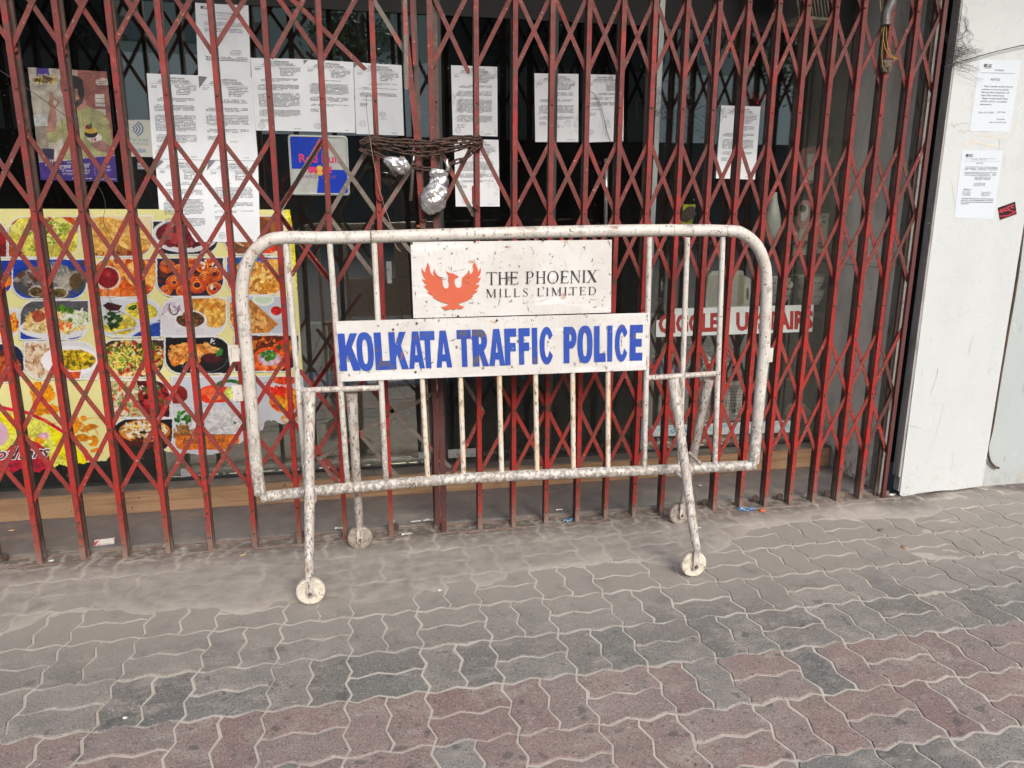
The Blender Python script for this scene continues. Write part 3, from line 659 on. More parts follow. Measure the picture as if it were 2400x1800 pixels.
# ------------------------------------------------------------------ shop front: panes and frames
sf = empty("shop_front", (0, WY, 0)); tag(sf, "dark glazed shop front behind the red folding gate", "shop front")
xs_f = [onY(u, 498, WY).x for u in (312, 1030, 1292, 1532)]
panes = [(-3.9, xs_f[0]-.02, glass_dim), (xs_f[0]+.02, xs_f[1]-.025, glass_clear), (xs_f[1]+.025, xs_f[2]-.012, glass_dim), (xs_f[2]+.012, xs_f[3]-.02, glass_dim), (xs_f[3]+.008, 2.572, glass_clear)]
for a, b, g in panes: MB().box(a, b, WY, WY+.006, .150, 2.93).build("glass_pane", g, sf)
fr = MB()
for i, x in enumerate(xs_f): MB().box(x-.02, x+.02-.014*(i == 3), WY-.012, WY+.03, .15, 2.94).build("frame_post", frame_dark if i < 3 else plain("dull_aluminium", (.28, .3, .3), .4, .6), sf)
MB().box(-3.9, 2.572, WY-.014, WY+.034, .135, .149).build("bottom_rail", frame_dark, sf)
MB().box(-3.9, 2.572, WY-.010, WY-.002, 2.335, 2.94).build("transom_panel", black_stuff, sf)  # added dark panel, standing in for the ceiling's dark reflection
MB().box(-3.9, 2.572, WY-.012, WY+.03, 2.941, 2.95).build("top_rail", frame_dark, sf)
steel = plain("brushed_steel", (.45, .44, .42), .3, .8)
for (u0, v0, u1, v1, y, rr) in ((1421, 372, 1419, 560, WY-.05, .010), (973, 322, 963, 470, WY-.035, .007)):
    MB().tube([onY(u0, v0, y), onY(u1, v1, y)], rr, 10).build("door_handle", steel, sf, True)

# ================================================================== THE RED GATE
RT = [0.073, .182, 1.013, 1.876]; PIV = [.573, 1.443, 2.312]
XL = [-1.90, -1.735, -1.565, -1.396, -1.228, -1.065, -.895, -.721, -.539, -.349, -.150, .054]
XR = [.459, .621, .776, .927, 1.071, 1.214, 1.355, 1.494, 1.631, 1.771, 1.905, 2.040, 2.174, 2.306, 2.437]
HL = .3455
def channel(h, w=.020, d=.016, t=.003):
    b = MB(); b.box(-w/2, w/2, 0, t, 0, h).box(-w/2, -w/2+t, t, d, 0, h).box(w/2-t, w/2, t, d, 0, h); return b
tmp = empty("tmp")
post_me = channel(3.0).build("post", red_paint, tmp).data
post_dk = channel(3.0).build("post", dark_red, tmp).data
rear_me = channel(3.0, .020, .014).build("rear_channel", brown_steel, tmp).data
def bar_mesh(mt, L=HL, w=.0175):
    n = 5; poly = [(-w/2, -L+w/2)] ; poly = ell(0, L, w/2, w/2, 0, 180, n)+ell(0, -L, w/2, w/2, 180, 360, n)
    o = MB().prism(poly, 0, .0035).build("lattice_bar", mt, tmp); return o.data
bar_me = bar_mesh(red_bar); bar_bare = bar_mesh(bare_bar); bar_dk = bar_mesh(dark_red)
_n = 5; _w = .0175
bar_half = MB().prism([(_w/2, -.03), (_w/2, HL), (0, HL+_w/2), (-_w/2, HL), (-_w/2, -.03)], 0, .0035).build("lattice_bar", bar_dk and dark_red, tmp).data
rv = MB().lathe([(0, -.0045), (.003, -.004), (.0052, -.0015), (.0056, 0)], 0, 0, 0, 10, 'y').build("rivet", red_paint, tmp); riv_me = rv.data
riv_me.polygons.foreach_set("use_smooth", [True]*len(riv_me.polygons))
rv2 = riv_me.copy(); rv2.materials.clear(); rv2.materials.append(brown_steel)
rol_me = MB().lathe([(0, -.005), (.014, -.005), (.016, -.003), (.016, .003), (.014, .005), (0, .005)], 0, 0, 0, 16, 'y').build("roller", plain("rusty_roller", (.06, .04, .032), .7), tmp).data
class fake:
    def __init__(s, d, n): s.data = d; s.name = n
def inst(me, name, parent, loc, rot=(0, 0, 0)): return clone(fake(me, name), parent, loc, rot)
leafL = empty("collapsible_gate", (-.9, GY, 0)); tag(leafL, "left leaf of the red collapsible lattice gate, in front of the food banner", "gate", "two leaves of the red collapsible gate")
leafR = empty("collapsible_gate", (1.5, GY, 0)); tag(leafR, "right leaf of the red collapsible lattice gate, its posts packed closer together", "gate", "two leaves of the red collapsible gate")
rg = random.Random(5)
def add_post(leaf, x, lean=0., me=post_me, rear=True, rivets=True):
    j = rg.gauss(0, .0012); rot = (0, lean+rg.gauss(0, .0012), rg.gauss(0, .03))
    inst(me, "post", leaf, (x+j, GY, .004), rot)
    if rear: inst(rear_me, "rear_channel", leaf, (x+j+rg.gauss(0, .002), GY+.036, .012), (0, lean+rg.gauss(0, .001), rg.gauss(0, .03)))
    if rivets:
        for zz in RT+PIV:
            if zz < 2.35: inst(riv_me if rg.random() < .6 else rv2, "rivet", leaf, (x+j+lean*zz, GY, zz+rg.gauss(0, .002)))
def add_bar(leaf, x, z, dxn, me, sgn, y):
    a = math.asin(min(.95, dxn/(HL-.008)))
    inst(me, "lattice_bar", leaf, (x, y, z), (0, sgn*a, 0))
def lattice(leaf, X, lo, hi, me=bar_me, skip=()):
    for i in range(lo, hi+1):
        for pz in PIV+[3.18-.0]:
            if pz > 3: continue
            dl = X[i]-X[i-1] if i > 0 else X[i+1]-X[i]; dr = X[i+1]-X[i] if i < len(X)-1 else dl
            if (i, round(pz, 1)) in skip: continue
            add_bar(leaf, X[i], pz, (dl+dr)/2, me, 1, GY+.0165)        # rises to the right, in front
            add_bar(leaf, X[i], pz, (dl+dr)/2, me, -1, GY+.0225)
for i, x in enumerate(XL): add_post(leafL, x)
for i, x in enumerate(XR): add_post(leafR, x)
lattice(leafL, XL, 1, 9)
lattice(leafL, XL, 10, 10, skip=((10, 1.4), (10, 2.3), (10, .6)))
lattice(leafR, XR, 1, 14)
# ends of each leaf where they are chained together, drawn bar by bar from the photograph's irregular ones
def free_bar(leaf, p0, p1, me_mt, y, w=.0175, name="lattice_bar"):
    a = onY(*p0, y); b = onY(*p1, y); L = (b-a).length/2; c = (a+b)/2; ang = math.atan2(b.x-a.x, b.z-a.z)
    poly = ell(0, L, w/2, w/2, 0, 180, 5)+ell(0, -L, w/2, w/2, 180, 360, 5)
    o = MB().prism(poly, 0, .0035).build(name, me_mt, leaf); o.location = (c.x, y, c.z); o.rotation_euler = (0, ang, 0); return o
F, Bk = GY+.0165, GY+.0225
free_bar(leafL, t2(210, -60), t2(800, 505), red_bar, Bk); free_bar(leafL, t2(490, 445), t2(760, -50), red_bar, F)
free_bar(leafL, t2(860, -20), t2(1110, 395), bare_bar, Bk); free_bar(leafL, t2(120, 420), t2(360, -20), red_bar, F)
free_bar(leafL, t2(480, 1040), t2(160, 1590), bare_bar, F); free_bar(leafL, t2(510, 1030), t2(890, 1570), bare_bar, Bk)
free_bar(leafL, t2(840, 1080), t2(540, 1590), bare_bar, F); free_bar(leafL, t2(1270, 1060), t2(920, 1600), bare_bar, F)
free_bar(leafL, m2(900, 60), m2(590, 610), red_bar, F); free_bar(leafL, m2(530, 80), m2(270, 530), red_bar, F)
free_bar(leafL, m2(530, 90), m2(860, 525), bare_bar, Bk); free_bar(leafL, m2(160, 80), m2(560, 600), red_bar, Bk)
free_bar(leafL, m2(900, 70), m2(1180, 400), bare_bar, Bk)
free_bar(leafL, m2(430, 1350), m2(760, 900), red_bar, F); free_bar(leafL, m2(330, 1250), m2(640, 1640), red_bar, Bk)
free_bar(leafL, b2(760, 370), b2(1330, 60), bare_bar, F); free_bar(leafL, b2(480, 550), b2(760, 370), bare_bar, F)
free_bar(leafL, b2(460, 550), b2(615, 750), bare_bar, Bk); free_bar(leafL, b2(760, 360), b2(1050, 690), bare_bar, Bk)
free_bar(leafL, b2(1010, 200), b2(1430, 610), bare_bar, Bk); free_bar(leafL, b2(300, 740), b2(620, 240), red_bar, F)
free_bar(leafL, b2(620, 240), b2(820, -60), red_bar, F); free_bar(leafL, b2(860, 20), b2(1010, 200), red_bar, Bk)
# closing stiles
def stile(leaf, pts, mt, y, w=.022, d=.014):
    P_ = [onY(*p, y) for p in pts]
    for i in range(len(P_)-1):
        a, b = P_[i], P_[i+1]; L = (b-a).length; ang = math.atan2(b.x-a.x, b.z-a.z)
        o = channel(L, w, d).build("stile", mt, leaf); o.location = a; o.rotation_euler = (0, ang, 0)
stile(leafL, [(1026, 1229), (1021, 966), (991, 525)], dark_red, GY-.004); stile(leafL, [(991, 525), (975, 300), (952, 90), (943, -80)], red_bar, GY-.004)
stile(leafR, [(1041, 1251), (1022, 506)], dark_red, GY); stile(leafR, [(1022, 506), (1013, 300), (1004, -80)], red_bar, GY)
inst(rear_me, "rear_channel", leafR, (.30, GY+.036, .012))
inst(rear_me, "rear_channel", leafL, (.262, GY+.036, .012), (0, -.02, 0))
for zz in RT+PIV[:2]: inst(rv2, "rivet", leafR, (.297, GY, zz))
fb = free_bar(leafL, (948, -60), (953, 205), bare_bar, GY-.012, .016)
fb2 = free_bar(leafL, (962, -60), (972, 152), red_bar, GY+.006, .014)
free_bar(leafR, t2(1310, -40), t2(1570, 530), red_bar, Bk); free_bar(leafR, t2(1310, 480), t2(1560, -30), red_bar, F)
free_bar(leafR, t2(1350, 1080), t2(1610, 1590), bare_bar, Bk); free_bar(leafR, t2(1600, 1080), t2(1400, 1480), red_bar, F)
free_bar(leafR, b2(1440, 690), b2(1680, 210), red_bar, F); free_bar(leafR, b2(1680, 200), b2(1540, -20), bare_bar, Bk)
# hooks on two posts
hook_me = MB().tube([(0, 0, .10), (0, 0, .03), (.006, -.002, .012), (.014, -.002, .006), (.020, -.002, .014), (.018, -.002, .024)], .0055, 8).build("hook", red_paint, tmp).data
inst(hook_me, "hook", leafL, onY(*t2(897, 1500), GY-.008)); inst(hook_me, "hook", leafR, onY(*t2(1610, 1560), GY-.008))
# last crossing at the wall, duller paint
for (x, mm_, y0) in ((2.572, post_dk, GY),):
    inst(mm_, "post", leafR, (x, y0, .004))
inst(rear_me, "rear_channel", leafR, (2.556, GY+.036, .01))
for pz in PIV:
    for sg, yy in ((1, GY+.0165), (-1, GY+.0225)):
        a_ = math.asin(.13/HL); o = inst(bar_half, "lattice_bar", leafR, (2.566, yy, pz), (0, sg*a_+(math.pi if sg > 0 else 0), 0))
for x in (1.631, 1.905, 2.306, 2.04): inst(rol_me, "roller", leafR, (x-.03, GY+.05, .04))
for x in (-1.565, -.349, .054): inst(rol_me, "roller", leafL, (x+.02, GY+.045, .035))
for o in list(tmp.children): bpy.data.objects.remove(o)
bpy.data.objects.remove(tmp)
# track at the foot and at the head
tr = MB(); tr.box(-4, 2.66, 3.116, 3.122, -.02, .014).box(-4, 2.66, 3.205, 3.212, -.02, .014).box(-4, 2.66, 3.122, 3.205, -.02, -.004)
to = tr.build("gate_track", rust_angle); tag(to, "rusty dusty steel floor track under the red gate", "gate track")
th = MB().box(-4, 2.66, 3.12, 3.20, 3.01, 3.06).build("gate_head_track", brown_steel); tag(th, "steel head rail carrying the top of the red folding gate", "rail")

# ================================================================== BARRICADE
bar = empty("barricade", (.58, 2.82, 0)); tag(bar, "white tubular steel crowd barricade on four small wheels with two signs", "barricade")
R_ = .0237
tl = onB(568, 655); 
topL = onB(651, 560); topR = onB(1738, 545)
pathL = [onB(*p) for p in [(610, 1158), (600, 1085), (585, 900), (570, 735), (567, 690)]]
bendL = [onB(*p) for p in [(567, 690), (572, 640), (590, 598), (622, 568), (668, 557)]]
topp = [onB(*p) for p in [(668, 557), (800, 557), (1200, 546), (1500, 540), (1700, 541)]]
bendR = [onB(*p) for p in [(1700, 541), (1742, 549), (1772, 574), (1789, 610), (1796, 660)]]
pathR = [onB(*p) for p in [(1796, 660), (1792, 800), (1783, 900), (1766, 1084)]]
full = pathL+bendL[1:]+topp[1:]+bendR[1:]+pathR[1:]
autosmooth(MB().tube(densify(full, 4), R_, 20).build("outer_tube", white_paint, bar))
bot = [onB(*p) for p in [(613, 1165), (780, 1147), (1100, 1120), (1500, 1103), (1768, 1090)]]
autosmooth(MB().tube(densify(bot, 3), .0225, 20).build("bottom_tube", white_paint, bar))
verts_px = [((670, 571), (719, 1145)), ((773, 570), (815, 1140)), ((877, 569), (905, 1134)), ((989, 880), (1003, 1128)), ((1079, 878), (1087, 1121)), ((1170, 876), (1176, 1119)),
            ((1255, 873), (1259, 1113)), ((1342, 868), (1344, 1108)), ((1425, 865), (1425, 1104)), ((1522, 556), (1510, 1100)), ((1611, 556), (1592, 1096)), ((1694, 556), (1675, 1092))]
for i, (a, b) in enumerate(verts_px):
    A, B = onB(*a), onB(*b); r = .0112 if i in (0, 1, 2, 9, 10, 11) else .0105
    autosmooth(MB().tube([A, A.lerp(B, .33), A.lerp(B, .66), B], r, 14).build("upright_bar", cream_bar if 3 <= i <= 8 else white_paint, bar))
for a, b in (((704, 915), (893, 909)), ((1516, 886), (1686, 875))):
    autosmooth(MB().tube([onB(*a), onB(*b)], .0115, 14).build("cross_rail", grimy_white, bar))
mk = MB()
for a, b in (((958, 1147), (961, 1133)), ((961, 1133), (966, 1140)), ((966, 1140), (972, 1131)), ((972, 1131), (975, 1144)), ((953, 1148), (958, 1147))):
    mk.tube([onB(*a, -.0232), onB(*b, -.0232)], .0012, 5)
mk.build("painted_mark", brown_steel, bar)["label"] = "dark scrawled M on the bottom tube"
WR = .054
def leg(top, hub, face, dirty, brace=None):
    mt = nylon_dirty if dirty else nylon; s = -1 if face else 1
    knee = hub+Vector((0, .0, .075)); fk = hub+Vector((0, -.024, -.012))
    d = (hub+Vector((0, -.028, .05))-top)
    pts = [top, top+d*.06, top+d*.3, top+d*.6, top+d*.9, hub+Vector((0, -.026, .07))]
    autosmooth(MB().tube(pts, [.0235, .0225, .0190, .0190, .0180, .0145], 16).build("leg", grimy_white, bar))
    o = MB().prism([(-.011, .085), (.011, .085), (.0125, .02), (.012, -.008), (.006, -.017), (-.006, -.017), (-.012, -.008), (-.0125, .02)], -.029, -.023)
    fo = o.build("wheel_fork", grimy_white, bar); fo.location = hub
    w = MB().lathe([(0, -.018), (.018, -.018), (.021, -.012), (.026, -.012), (.047, -.0135), (.0525, -.010), (WR, -.004), (WR, .006), (.051, .013), (.02, .014), (0, .014)], 0, 0, 0, 36, 'y').build("wheel", mt, bar)
    autosmooth(w, 30); w.location = hub
    b = MB().lathe([(0, -.036), (.006, -.036), (.008, -.033), (.008, -.029)], 0, 0, 0, 6, 'y').build("axle_bolt", brown_steel, bar); b.location = hub
def hub_at(u, v, c): p = Vector(c); return Vector((p[0], p[1], WR+.001))
leg(onB(725, 921, -.028), hub_at(0, 0, (-.262, 2.612)), True, False)
leg(onB(824, 921, .026), hub_at(0, 0, (-.083, 3.050)), False, True)
leg(onB(1578, 889, -.028), hub_at(0, 0, (1.250, 2.550)), True, False)
leg(onB(1661, 889, .026), hub_at(0, 0, (1.405, 3.040)), False, True)
for a, b in ((onB(1583, 1105, -.02), onB(1608, 1132, -.12)), (onB(1640, 1085, .01), onB(1615, 1062, .10)), (onB(738, 1150, .0), onB(737, 1175, -.09))):
    autosmooth(MB().tube([a, b], .008, 10).build("brace", grimy_white, bar))
for c, w_, h_ in (((548, 828), .038, .062), ((557, 921), .036, .062), ((1803, 832), .03, .06)):
    p = onB(*c); s_ = 1 if c[0] < 1000 else -1
    MB().box(p.x-w_/2, p.x+w_/2, p.y-.004, p.y+.004, p.z-h_/2, p.z+h_/2).build("hinge_tab", white_paint, bar)
    autosmooth(MB().tube([(p.x+s_*w_*.55, p.y, p.z-h_*.3), (p.x+s_*w_*.55, p.y, p.z+h_*.3)], .006, 10).build("hinge_pin", grimy_white, bar))
# signs
def sign(corners, label, name):
    c = [onB(*p, -.0165) for p in corners]          # tl,tr,br,bl
    f = quad_map(c[3], c[2], c[1], c[0]); n = Vector((BB, -1, 0)).normalized()*-1; n = Vector((BB, -1, 0)).normalized()
    b = MB(); nx_, nz_ = 24, 8; rr = random.Random(3)
    g = [[f(i/nx_, j/nz_)+n*(.0014*math.sin(i*.9+j)*math.sin(j*1.3)*(0 < i < nx_)*(0 < j < nz_)) for i in range(nx_+1)] for j in range(nz_+1)]
    vs = [p for row in g for p in row]; k = len(vs); vs += [p-n*.0022 for p in vs]
    fs = []
    W_ = nx_+1
    for j in range(nz_):
        for i in range(nx_):
            a = j*W_+i; fs.append((a, a+1, a+W_+1, a+W_)); fs.append((k+a, k+a+W_, k+a+W_+1, k+a+1))
    ed = [i for i in range(W_)]+[j*W_+nx_ for j in range(1, nz_+1)]+[nz_*W_+i for i in range(nx_-1, -1, -1)]+[j*W_ for j in range(nz_-1, 0, -1)]
    for a, b_ in zip(ed, ed[1:]+ed[:1]): fs.append((a, k+a, k+b_, b_))
    b.add(vs, fs); o = autosmooth(b.build(name, plate_white, bar), 30)
    o["label"] = label; return o, f, n
s2, f2, n2v = sign([(787, 753), (1524, 733), (1515, 867), (798, 894.5)], "white sheet sign lettered in heavy blue capitals", "police_sign")
s1, f1, n1v = sign([(962, 567), (1434, 562), (1432, 732.5), (969, 746)], "white sheet sign with an orange-red phoenix emblem", "phoenix_sign")
z2 = T(780, 720, .34358)
c2 = [onB(*p, -.0185) for p in [(787, 753), (1524, 733), (1515, 867), (798, 894.5)]]
# heavy blue lettering
LET = [('K', 42, 176), ('O', 163, 279), ('L', 286, 390), ('K', 386, 505), ('A', 515, 620), ('T', 598, 698), ('A', 702, 808), ('T', 848, 945), ('R', 953, 1054), ('A', 1066, 1170), ('F', 1173, 1253), ('F', 1269, 1345),
       ('I', 1359, 1396), ('C', 1410, 1508), ('P', 1575, 1663), ('O', 1670, 1772), ('L', 1783, 1861), ('I', 1873, 1907), ('C', 1924, 2016), ('E', 2026, 2113)]
fl = Flat(lambda x, z: Vector((x, BA+BB*x-.0185, z)), n2v, .0009)
for ch, a, b in LET:
    xm = (a+b)/2; yt = 180+(xm-45)*(118-180)/(2112-45); yb = 437+(xm-45)*(362-437)/(2112-45); ymid = (yt+yb)/2
    A = onB(*z2(a, ymid), -.0185); B = onB(*z2(b, ymid), -.0185); zt = onB(*z2(xm, yt), -.0185).z; zb = onB(*z2(xm, yb), -.0185).z
    for outer, holes in heavy(ch):
        mp = lambda p: (A.x+(B.x-A.x)*p[0]+.004*(.5-p[1]), zb+(zt-zb)*p[1])
        fl.poly([mp(p) for p in outer], [[mp(p) for p in h] for h in holes])
fl.build("blue_lettering", blue_letter, s2)
zp = T(900, 540, .27125)
fs_ = Flat(lambda x, z: Vector((x, BA+BB*x-.0185, z)), n2v, .0009)
def serif_line(s_, xa, xb, yta, ytb, yba, ybb, space, track):
    adv = []; x = 0
    for ch in s_:
        g, w = serif(ch)
        if ch == ' ': x += space; continue
        adv.append((x, g)); x += w+track
    W_ = x-track
    A = onB(*zp(xa, (yta+yba)/2), -.0185); B = onB(*zp(xb, (ytb+ybb)/2), -.0185)
    zt0, zt1 = onB(*zp(xa, yta), -.0185).z, onB(*zp(xb, ytb), -.0185).z; zb0, zb1 = onB(*zp(xa, yba), -.0185).z, onB(*zp(xb, ybb), -.0185).z
    def mp(p, x0):
        f = (x0+p[0])/W_; zt = zt0+(zt1-zt0)*f; zb = zb0+(zb1-zb0)*f
        return (A.x+(B.x-A.x)*f, zb+(zt-zb)*p[1])
    for x0, g in adv:
        for pg in g: fs_.poly([mp(p, x0) for p in pg])
serif_line("THE PHOENIX", 885, 1842, 362, 343, 472, 448, .42, .10)
fs_.build("black_lettering", ink_black, s1); fs_.mb = MB()
serif_line("MILLS LIMITED", 882, 1834, 508, 485, 580, 555, .62, .27)
fs_.build("black_lettering", ink_black, s1)
zf = T(980, 600, .08439)
PH = [(250,180),(300,250),(328,320),(325,380),(345,460),(390,520),(430,565),(415,470),(430,410),(460,355),(470,420),(495,480),(530,530),(590,570),(640,600),(665,650),(680,740),(695,830),(730,885),(780,905),(830,885),(858,830),(855,760),(840,680),(838,600),(850,550),(815,500),(785,450),(772,400),(810,445),(860,465),(920,475),(980,485),(1030,515),(1090,545),(1118,570),(1110,610),(1080,595),(1040,620),(1015,660),(1010,740),(1030,820),(1070,870),(1130,885),(1180,870),(1205,820),(1215,740),(1212,660),(1225,600),(1270,560),(1330,510),(1375,450),(1405,380),(1430,430),(1445,510),(1490,470),(1520,420),(1530,370),(1515,290),(1520,230),(1580,160),(1585,200),(1620,270),(1655,350),(1660,430),(1700,400),(1725,330),(1745,380),(1735,450),(1705,540),(1645,620),(1740,590),(1730,650),(1690,720),(1590,800),(1710,800),(1680,860),(1640,910),(1570,960),(1665,955),(1620,1010),(1560,1055),(1480,1085),(1540,1100),(1470,1175),(1380,1235),(1280,1275),(1190,1295),(1110,1305),(1150,1360),(1210,1390),(1290,1400),(1240,1450),(1180,1480),(1120,1475),(1065,1455),(1030,1485),(980,1500),(930,1485),(900,1460),(850,1490),(790,1500),(720,1470),(670,1435),(635,1405),(720,1405),(790,1380),(830,1350),(840,1315),(740,1305),(640,1275),(540,1225),(450,1175),(400,1135),(430,1105),(340,1075),(290,1045),(240,1005),(310,990),(240,930),(190,880),(155,830),(255,820),(190,770),(140,710),(95,610),(135,650),(210,660),(150,580),(110,480),(95,390),(92,310),(120,380),(160,425),(195,460),(200,380),(225,310),(245,250)]
fp = Flat(lambda x, z: Vector((x, BA+BB*x-.0185, z)), n2v, .0009)
fp.poly([(lambda q_: (q_.x, q_.z))(onB(*zf(*p), -.0185)) for p in PH]); fp.build("phoenix_emblem", phoenix_red, s1)
# scratches and chips on the signs (wear)
fw = Flat(lambda x, z: Vector((x, BA+BB*x-.0185, z)), n2v, .0016)
def scr(x0, y0, x1, y1, w, tf=zp):
    A = onB(*tf(x0, y0), -.0185); B = onB(*tf(x1, y1), -.0185); d = Vector((B.x-A.x, B.z-A.z)); nn = Vector((-d.y, d.x)).normalized()*w*.00018
    mid = Vector(((A.x+B.x)/2, (A.z+B.z)/2)); a = Vector((A.x, A.z)); b = Vector((B.x, B.z))
    fw.poly([tuple(a), tuple(mid+nn), tuple(b), tuple(mid-nn)])
for a in [(580, 305, 582, 358, 8), (590, 362, 640, 340, 5), (640, 350, 720, 325, 4), (820, 290, 870, 266, 4), (1015, 412, 1185, 402, 7), (1045, 398, 1170, 410, 6), (1075, 385, 1072, 455, 6), (1135, 390, 1135, 420, 8), (440, 400, 545, 412, 6),
          (480, 425, 550, 420, 5), (690, 402, 750, 408, 6), (690, 450, 745, 455, 7), (1004, 580, 990, 640, 8), (998, 620, 988, 655, 5), (1240, 650, 1252, 710, 7), (1230, 610, 1238, 640, 4), (1660, 390, 1720, 395, 5), (1548, 535, 1565, 565, 5),
          (1945, 85, 1955, 150, 7), (820, 700, 862, 718, 5), (590, 715, 592, 745, 7), (620, 720, 622, 740, 5), (1620, 640, 1650, 625, 4), (1800, 670, 1845, 655, 9), (270, 520, 272, 570, 8), (262, 470, 266, 492, 6), (775, 250, 781, 262, 8), (945, 190, 950, 280, 2), (1260, 632, 1470, 580, 2)]: scr(*a)
for a in [(795, 232, 845, 212, 7), (805, 222, 830, 228, 5), (860, 275, 882, 290, 6), (1968, 185, 1970, 285, 4), (1960, 200, 1980, 200, 6), (1960, 230, 1980, 230, 6), (1962, 260, 1978, 262, 6), (18, 150, 26, 210, 6), (36, 300, 42, 360, 7), (44, 380, 50, 440, 7), (900, 130, 925, 118, 4),
          (1650, 375, 1655, 405, 6), (1355, 115, 1365, 122, 7), (130, 240, 60, 350, 3), (1330, 95, 1290, 110, 3), (2142, 60, 2150, 110, 6), (2138, 330, 2145, 420, 8), (1760, 75, 1790, 95, 3)]: scr(*a, z2)
fw.build("scratch_marks", mat("exposed_dark_metal", (.09, .055, .04), rough=.7), s2)["kind"] = "stuff"
rgs = random.Random(9)
for tf_, pts in ((zp, [(240, 110), (785, 96), (1375, 84), (1945, 92), (640, 742), (1955, 372)]), (z2, [(312, 122), (573, 110), (2148, 55), (2146, 198), (413, 152), (565, 442), (1655, 378), (1120, 90)])):
    for p in pts:
        c = onB(*tf_(*p), -.020); o = MB().lathe([(0, -.003), (.003, -.0028), (.0045, -.001), (.0045, .001)], 0, 0, 0, 10, 'y').build("sign_rivet", brown_steel if rgs.random() < .5 else white_paint, bar); o.location = c

# ================================================================== PRINTS ON THE GLASS
PY = WY-.0035
def rs(n): return np.random.default_rng(n)
# food banner -------------------------------------------------------------
banner = empty("food_banner", (-1.1, PY, .9)); tag(banner, "pale yellow banner of food photographs pasted on the glass, its lower edge torn", "banner")
S = Sheet(-2.25, -.342, .20, 1.452, PY, 680, (0, 475, .31646), (236, 232, 172))
X, Y = S.X, S.Y
# right border stripes
S.fillm(X > 2120+(Y-50)*.155, (240, 222, 30)); S.fillm((X > 2105+(Y-50)*.155) & (X < 2122+(Y-50)*.155), (225, 225, 120))
S.img *= (1-.05*(fbm(X+3000, Y+3000, 300, 4)[..., None]))
W = (232, 234, 236)
def tile(x0, y0, x1, y1, corners, bg, r=115):
    S.clip = None
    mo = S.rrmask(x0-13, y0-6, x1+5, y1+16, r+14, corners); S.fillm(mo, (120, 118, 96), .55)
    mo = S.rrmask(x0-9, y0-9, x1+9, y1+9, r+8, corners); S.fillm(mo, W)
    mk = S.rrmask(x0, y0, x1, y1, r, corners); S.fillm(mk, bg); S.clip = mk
    return mk
LC = (True, False, True, False); RC = (False, True, False, True); RR = (False, False, True, True); TT = (True, True, False, False)
# row 1
tile(-420, 130, 48, 400, RC, (110, 22, 20)); S.blobs(-200, 260, 260, 120, 160, 8, 26, [(150, 30, 20), (90, 15, 15), (190, 60, 30), (60, 12, 12)])
tile(66, 108, 580, 400, LC, (198, 150, 100)); S.ell(330, 280, 300, 215, (150, 70, 45)); S.ell(340, 255, 262, 190, (206, 200, 96), wob=.15)
S.blobs(340, 250, 240, 160, 260, 6, 30, [(214, 208, 110), (196, 186, 84), (226, 222, 140), (180, 172, 90)], seed=1); S.blobs(330, 190, 120, 80, 60, 3, 9, [(150, 60, 40), (120, 40, 50), (230, 225, 190), (110, 140, 50)], 4, seed=2); S.blobs(400, 220, 120, 90, 30, 5, 14, [(140, 160, 60), (100, 130, 40)], seed=3); S.blobs(260, 350, 60, 30, 14, 6, 14, [(110, 140, 40), (150, 170, 70)]); S.line([(480, 100), (600, 180)], 40, (170, 70, 30)); S.line([(60, 300), (120, 420)], 30, (160, 80, 30))
tile(615, 104, 1125, 394, RR, (226, 214, 178)); S.poly([(600, 300), (1140, 220), (1140, 420), (600, 420)], (160, 108, 60)); S.ell(960, 240, 190, 100, (205, 160, 88), .35); S.blobs(960, 240, 170, 80, 60, 8, 24, [(214, 172, 98), (190, 142, 74), (226, 190, 120)], 3, seed=5, ang=.35)
S.ell(790, 200, 115, 95, (214, 170, 96)); S.ell(770, 300, 92, 110, (206, 160, 84)); [S.arc(790, 210+12*k, 100, 60, 200, 340, 6, (176, 128, 66)) for k in range(5)]; S.blobs(780, 240, 100, 130, 50, 6, 18, [(224, 186, 116), (196, 150, 78)], 3); S.blobs(880, 390, 200, 20, 20, 6, 14, [(120, 40, 20), (60, 40, 20)])
tile(1135, 140, 1615, 380, RR, (28, 30, 38)); S.ell(1370, 240, 250, 130, (222, 222, 224)); S.ell(1370, 230, 215, 105, (92, 22, 34)); S.blobs(1370, 250, 180, 80, 60, 8, 22, [(110, 26, 40), (70, 14, 28), (150, 60, 60)])
tile(1662, 105, 2100, 378, RR, (118, 76, 44)); S.ell(1860, 200, 190, 130, (150, 96, 48)); S.ell(1860, 190, 150, 95, (110, 60, 26)); S.arc(1900, 200, 190, 140, 120, 330, 8, (222, 216, 200)); S.blobs(2010, 350, 60, 40, 30, 8, 20, [(200, 60, 30), (220, 120, 40)])
# row 2
tile(-420, 428, 88, 690, RR, (30, 60, 150)); S.blobs(-120, 600, 200, 90, 120, 8, 26, [(216, 120, 30), (190, 90, 20), (235, 160, 50)])
tile(96, 422, 638, 708, RR, (28, 62, 148)); S.ell(370, 590, 270, 130, (70, 72, 76)); S.ell(360, 560, 230, 90, (96, 98, 102))
for k in range(9): S.line([(330+k*20, 440+abs(k-3)*6), (410+k*16, 590)], 12, (150-6*(k % 2)*4, 148-20*(k % 2), 142-20*(k % 2)))
S.poly([(400, 560), (560, 500), (620, 560), (480, 690)], (158, 152, 142)); S.ell(560, 580, 46, 60, (90, 72, 48), .3); S.ell(270, 655, 62, 46, (170, 164, 154)); S.ell(270, 660, 48, 34, (80, 60, 40)); S.ell(440, 665, 66, 44, (178, 172, 162)); S.ell(440, 668, 52, 32, (88, 66, 42)); S.blobs(350, 665, 140, 26, 60, 4, 9, [(130, 100, 60), (60, 44, 30), (90, 90, 40)])
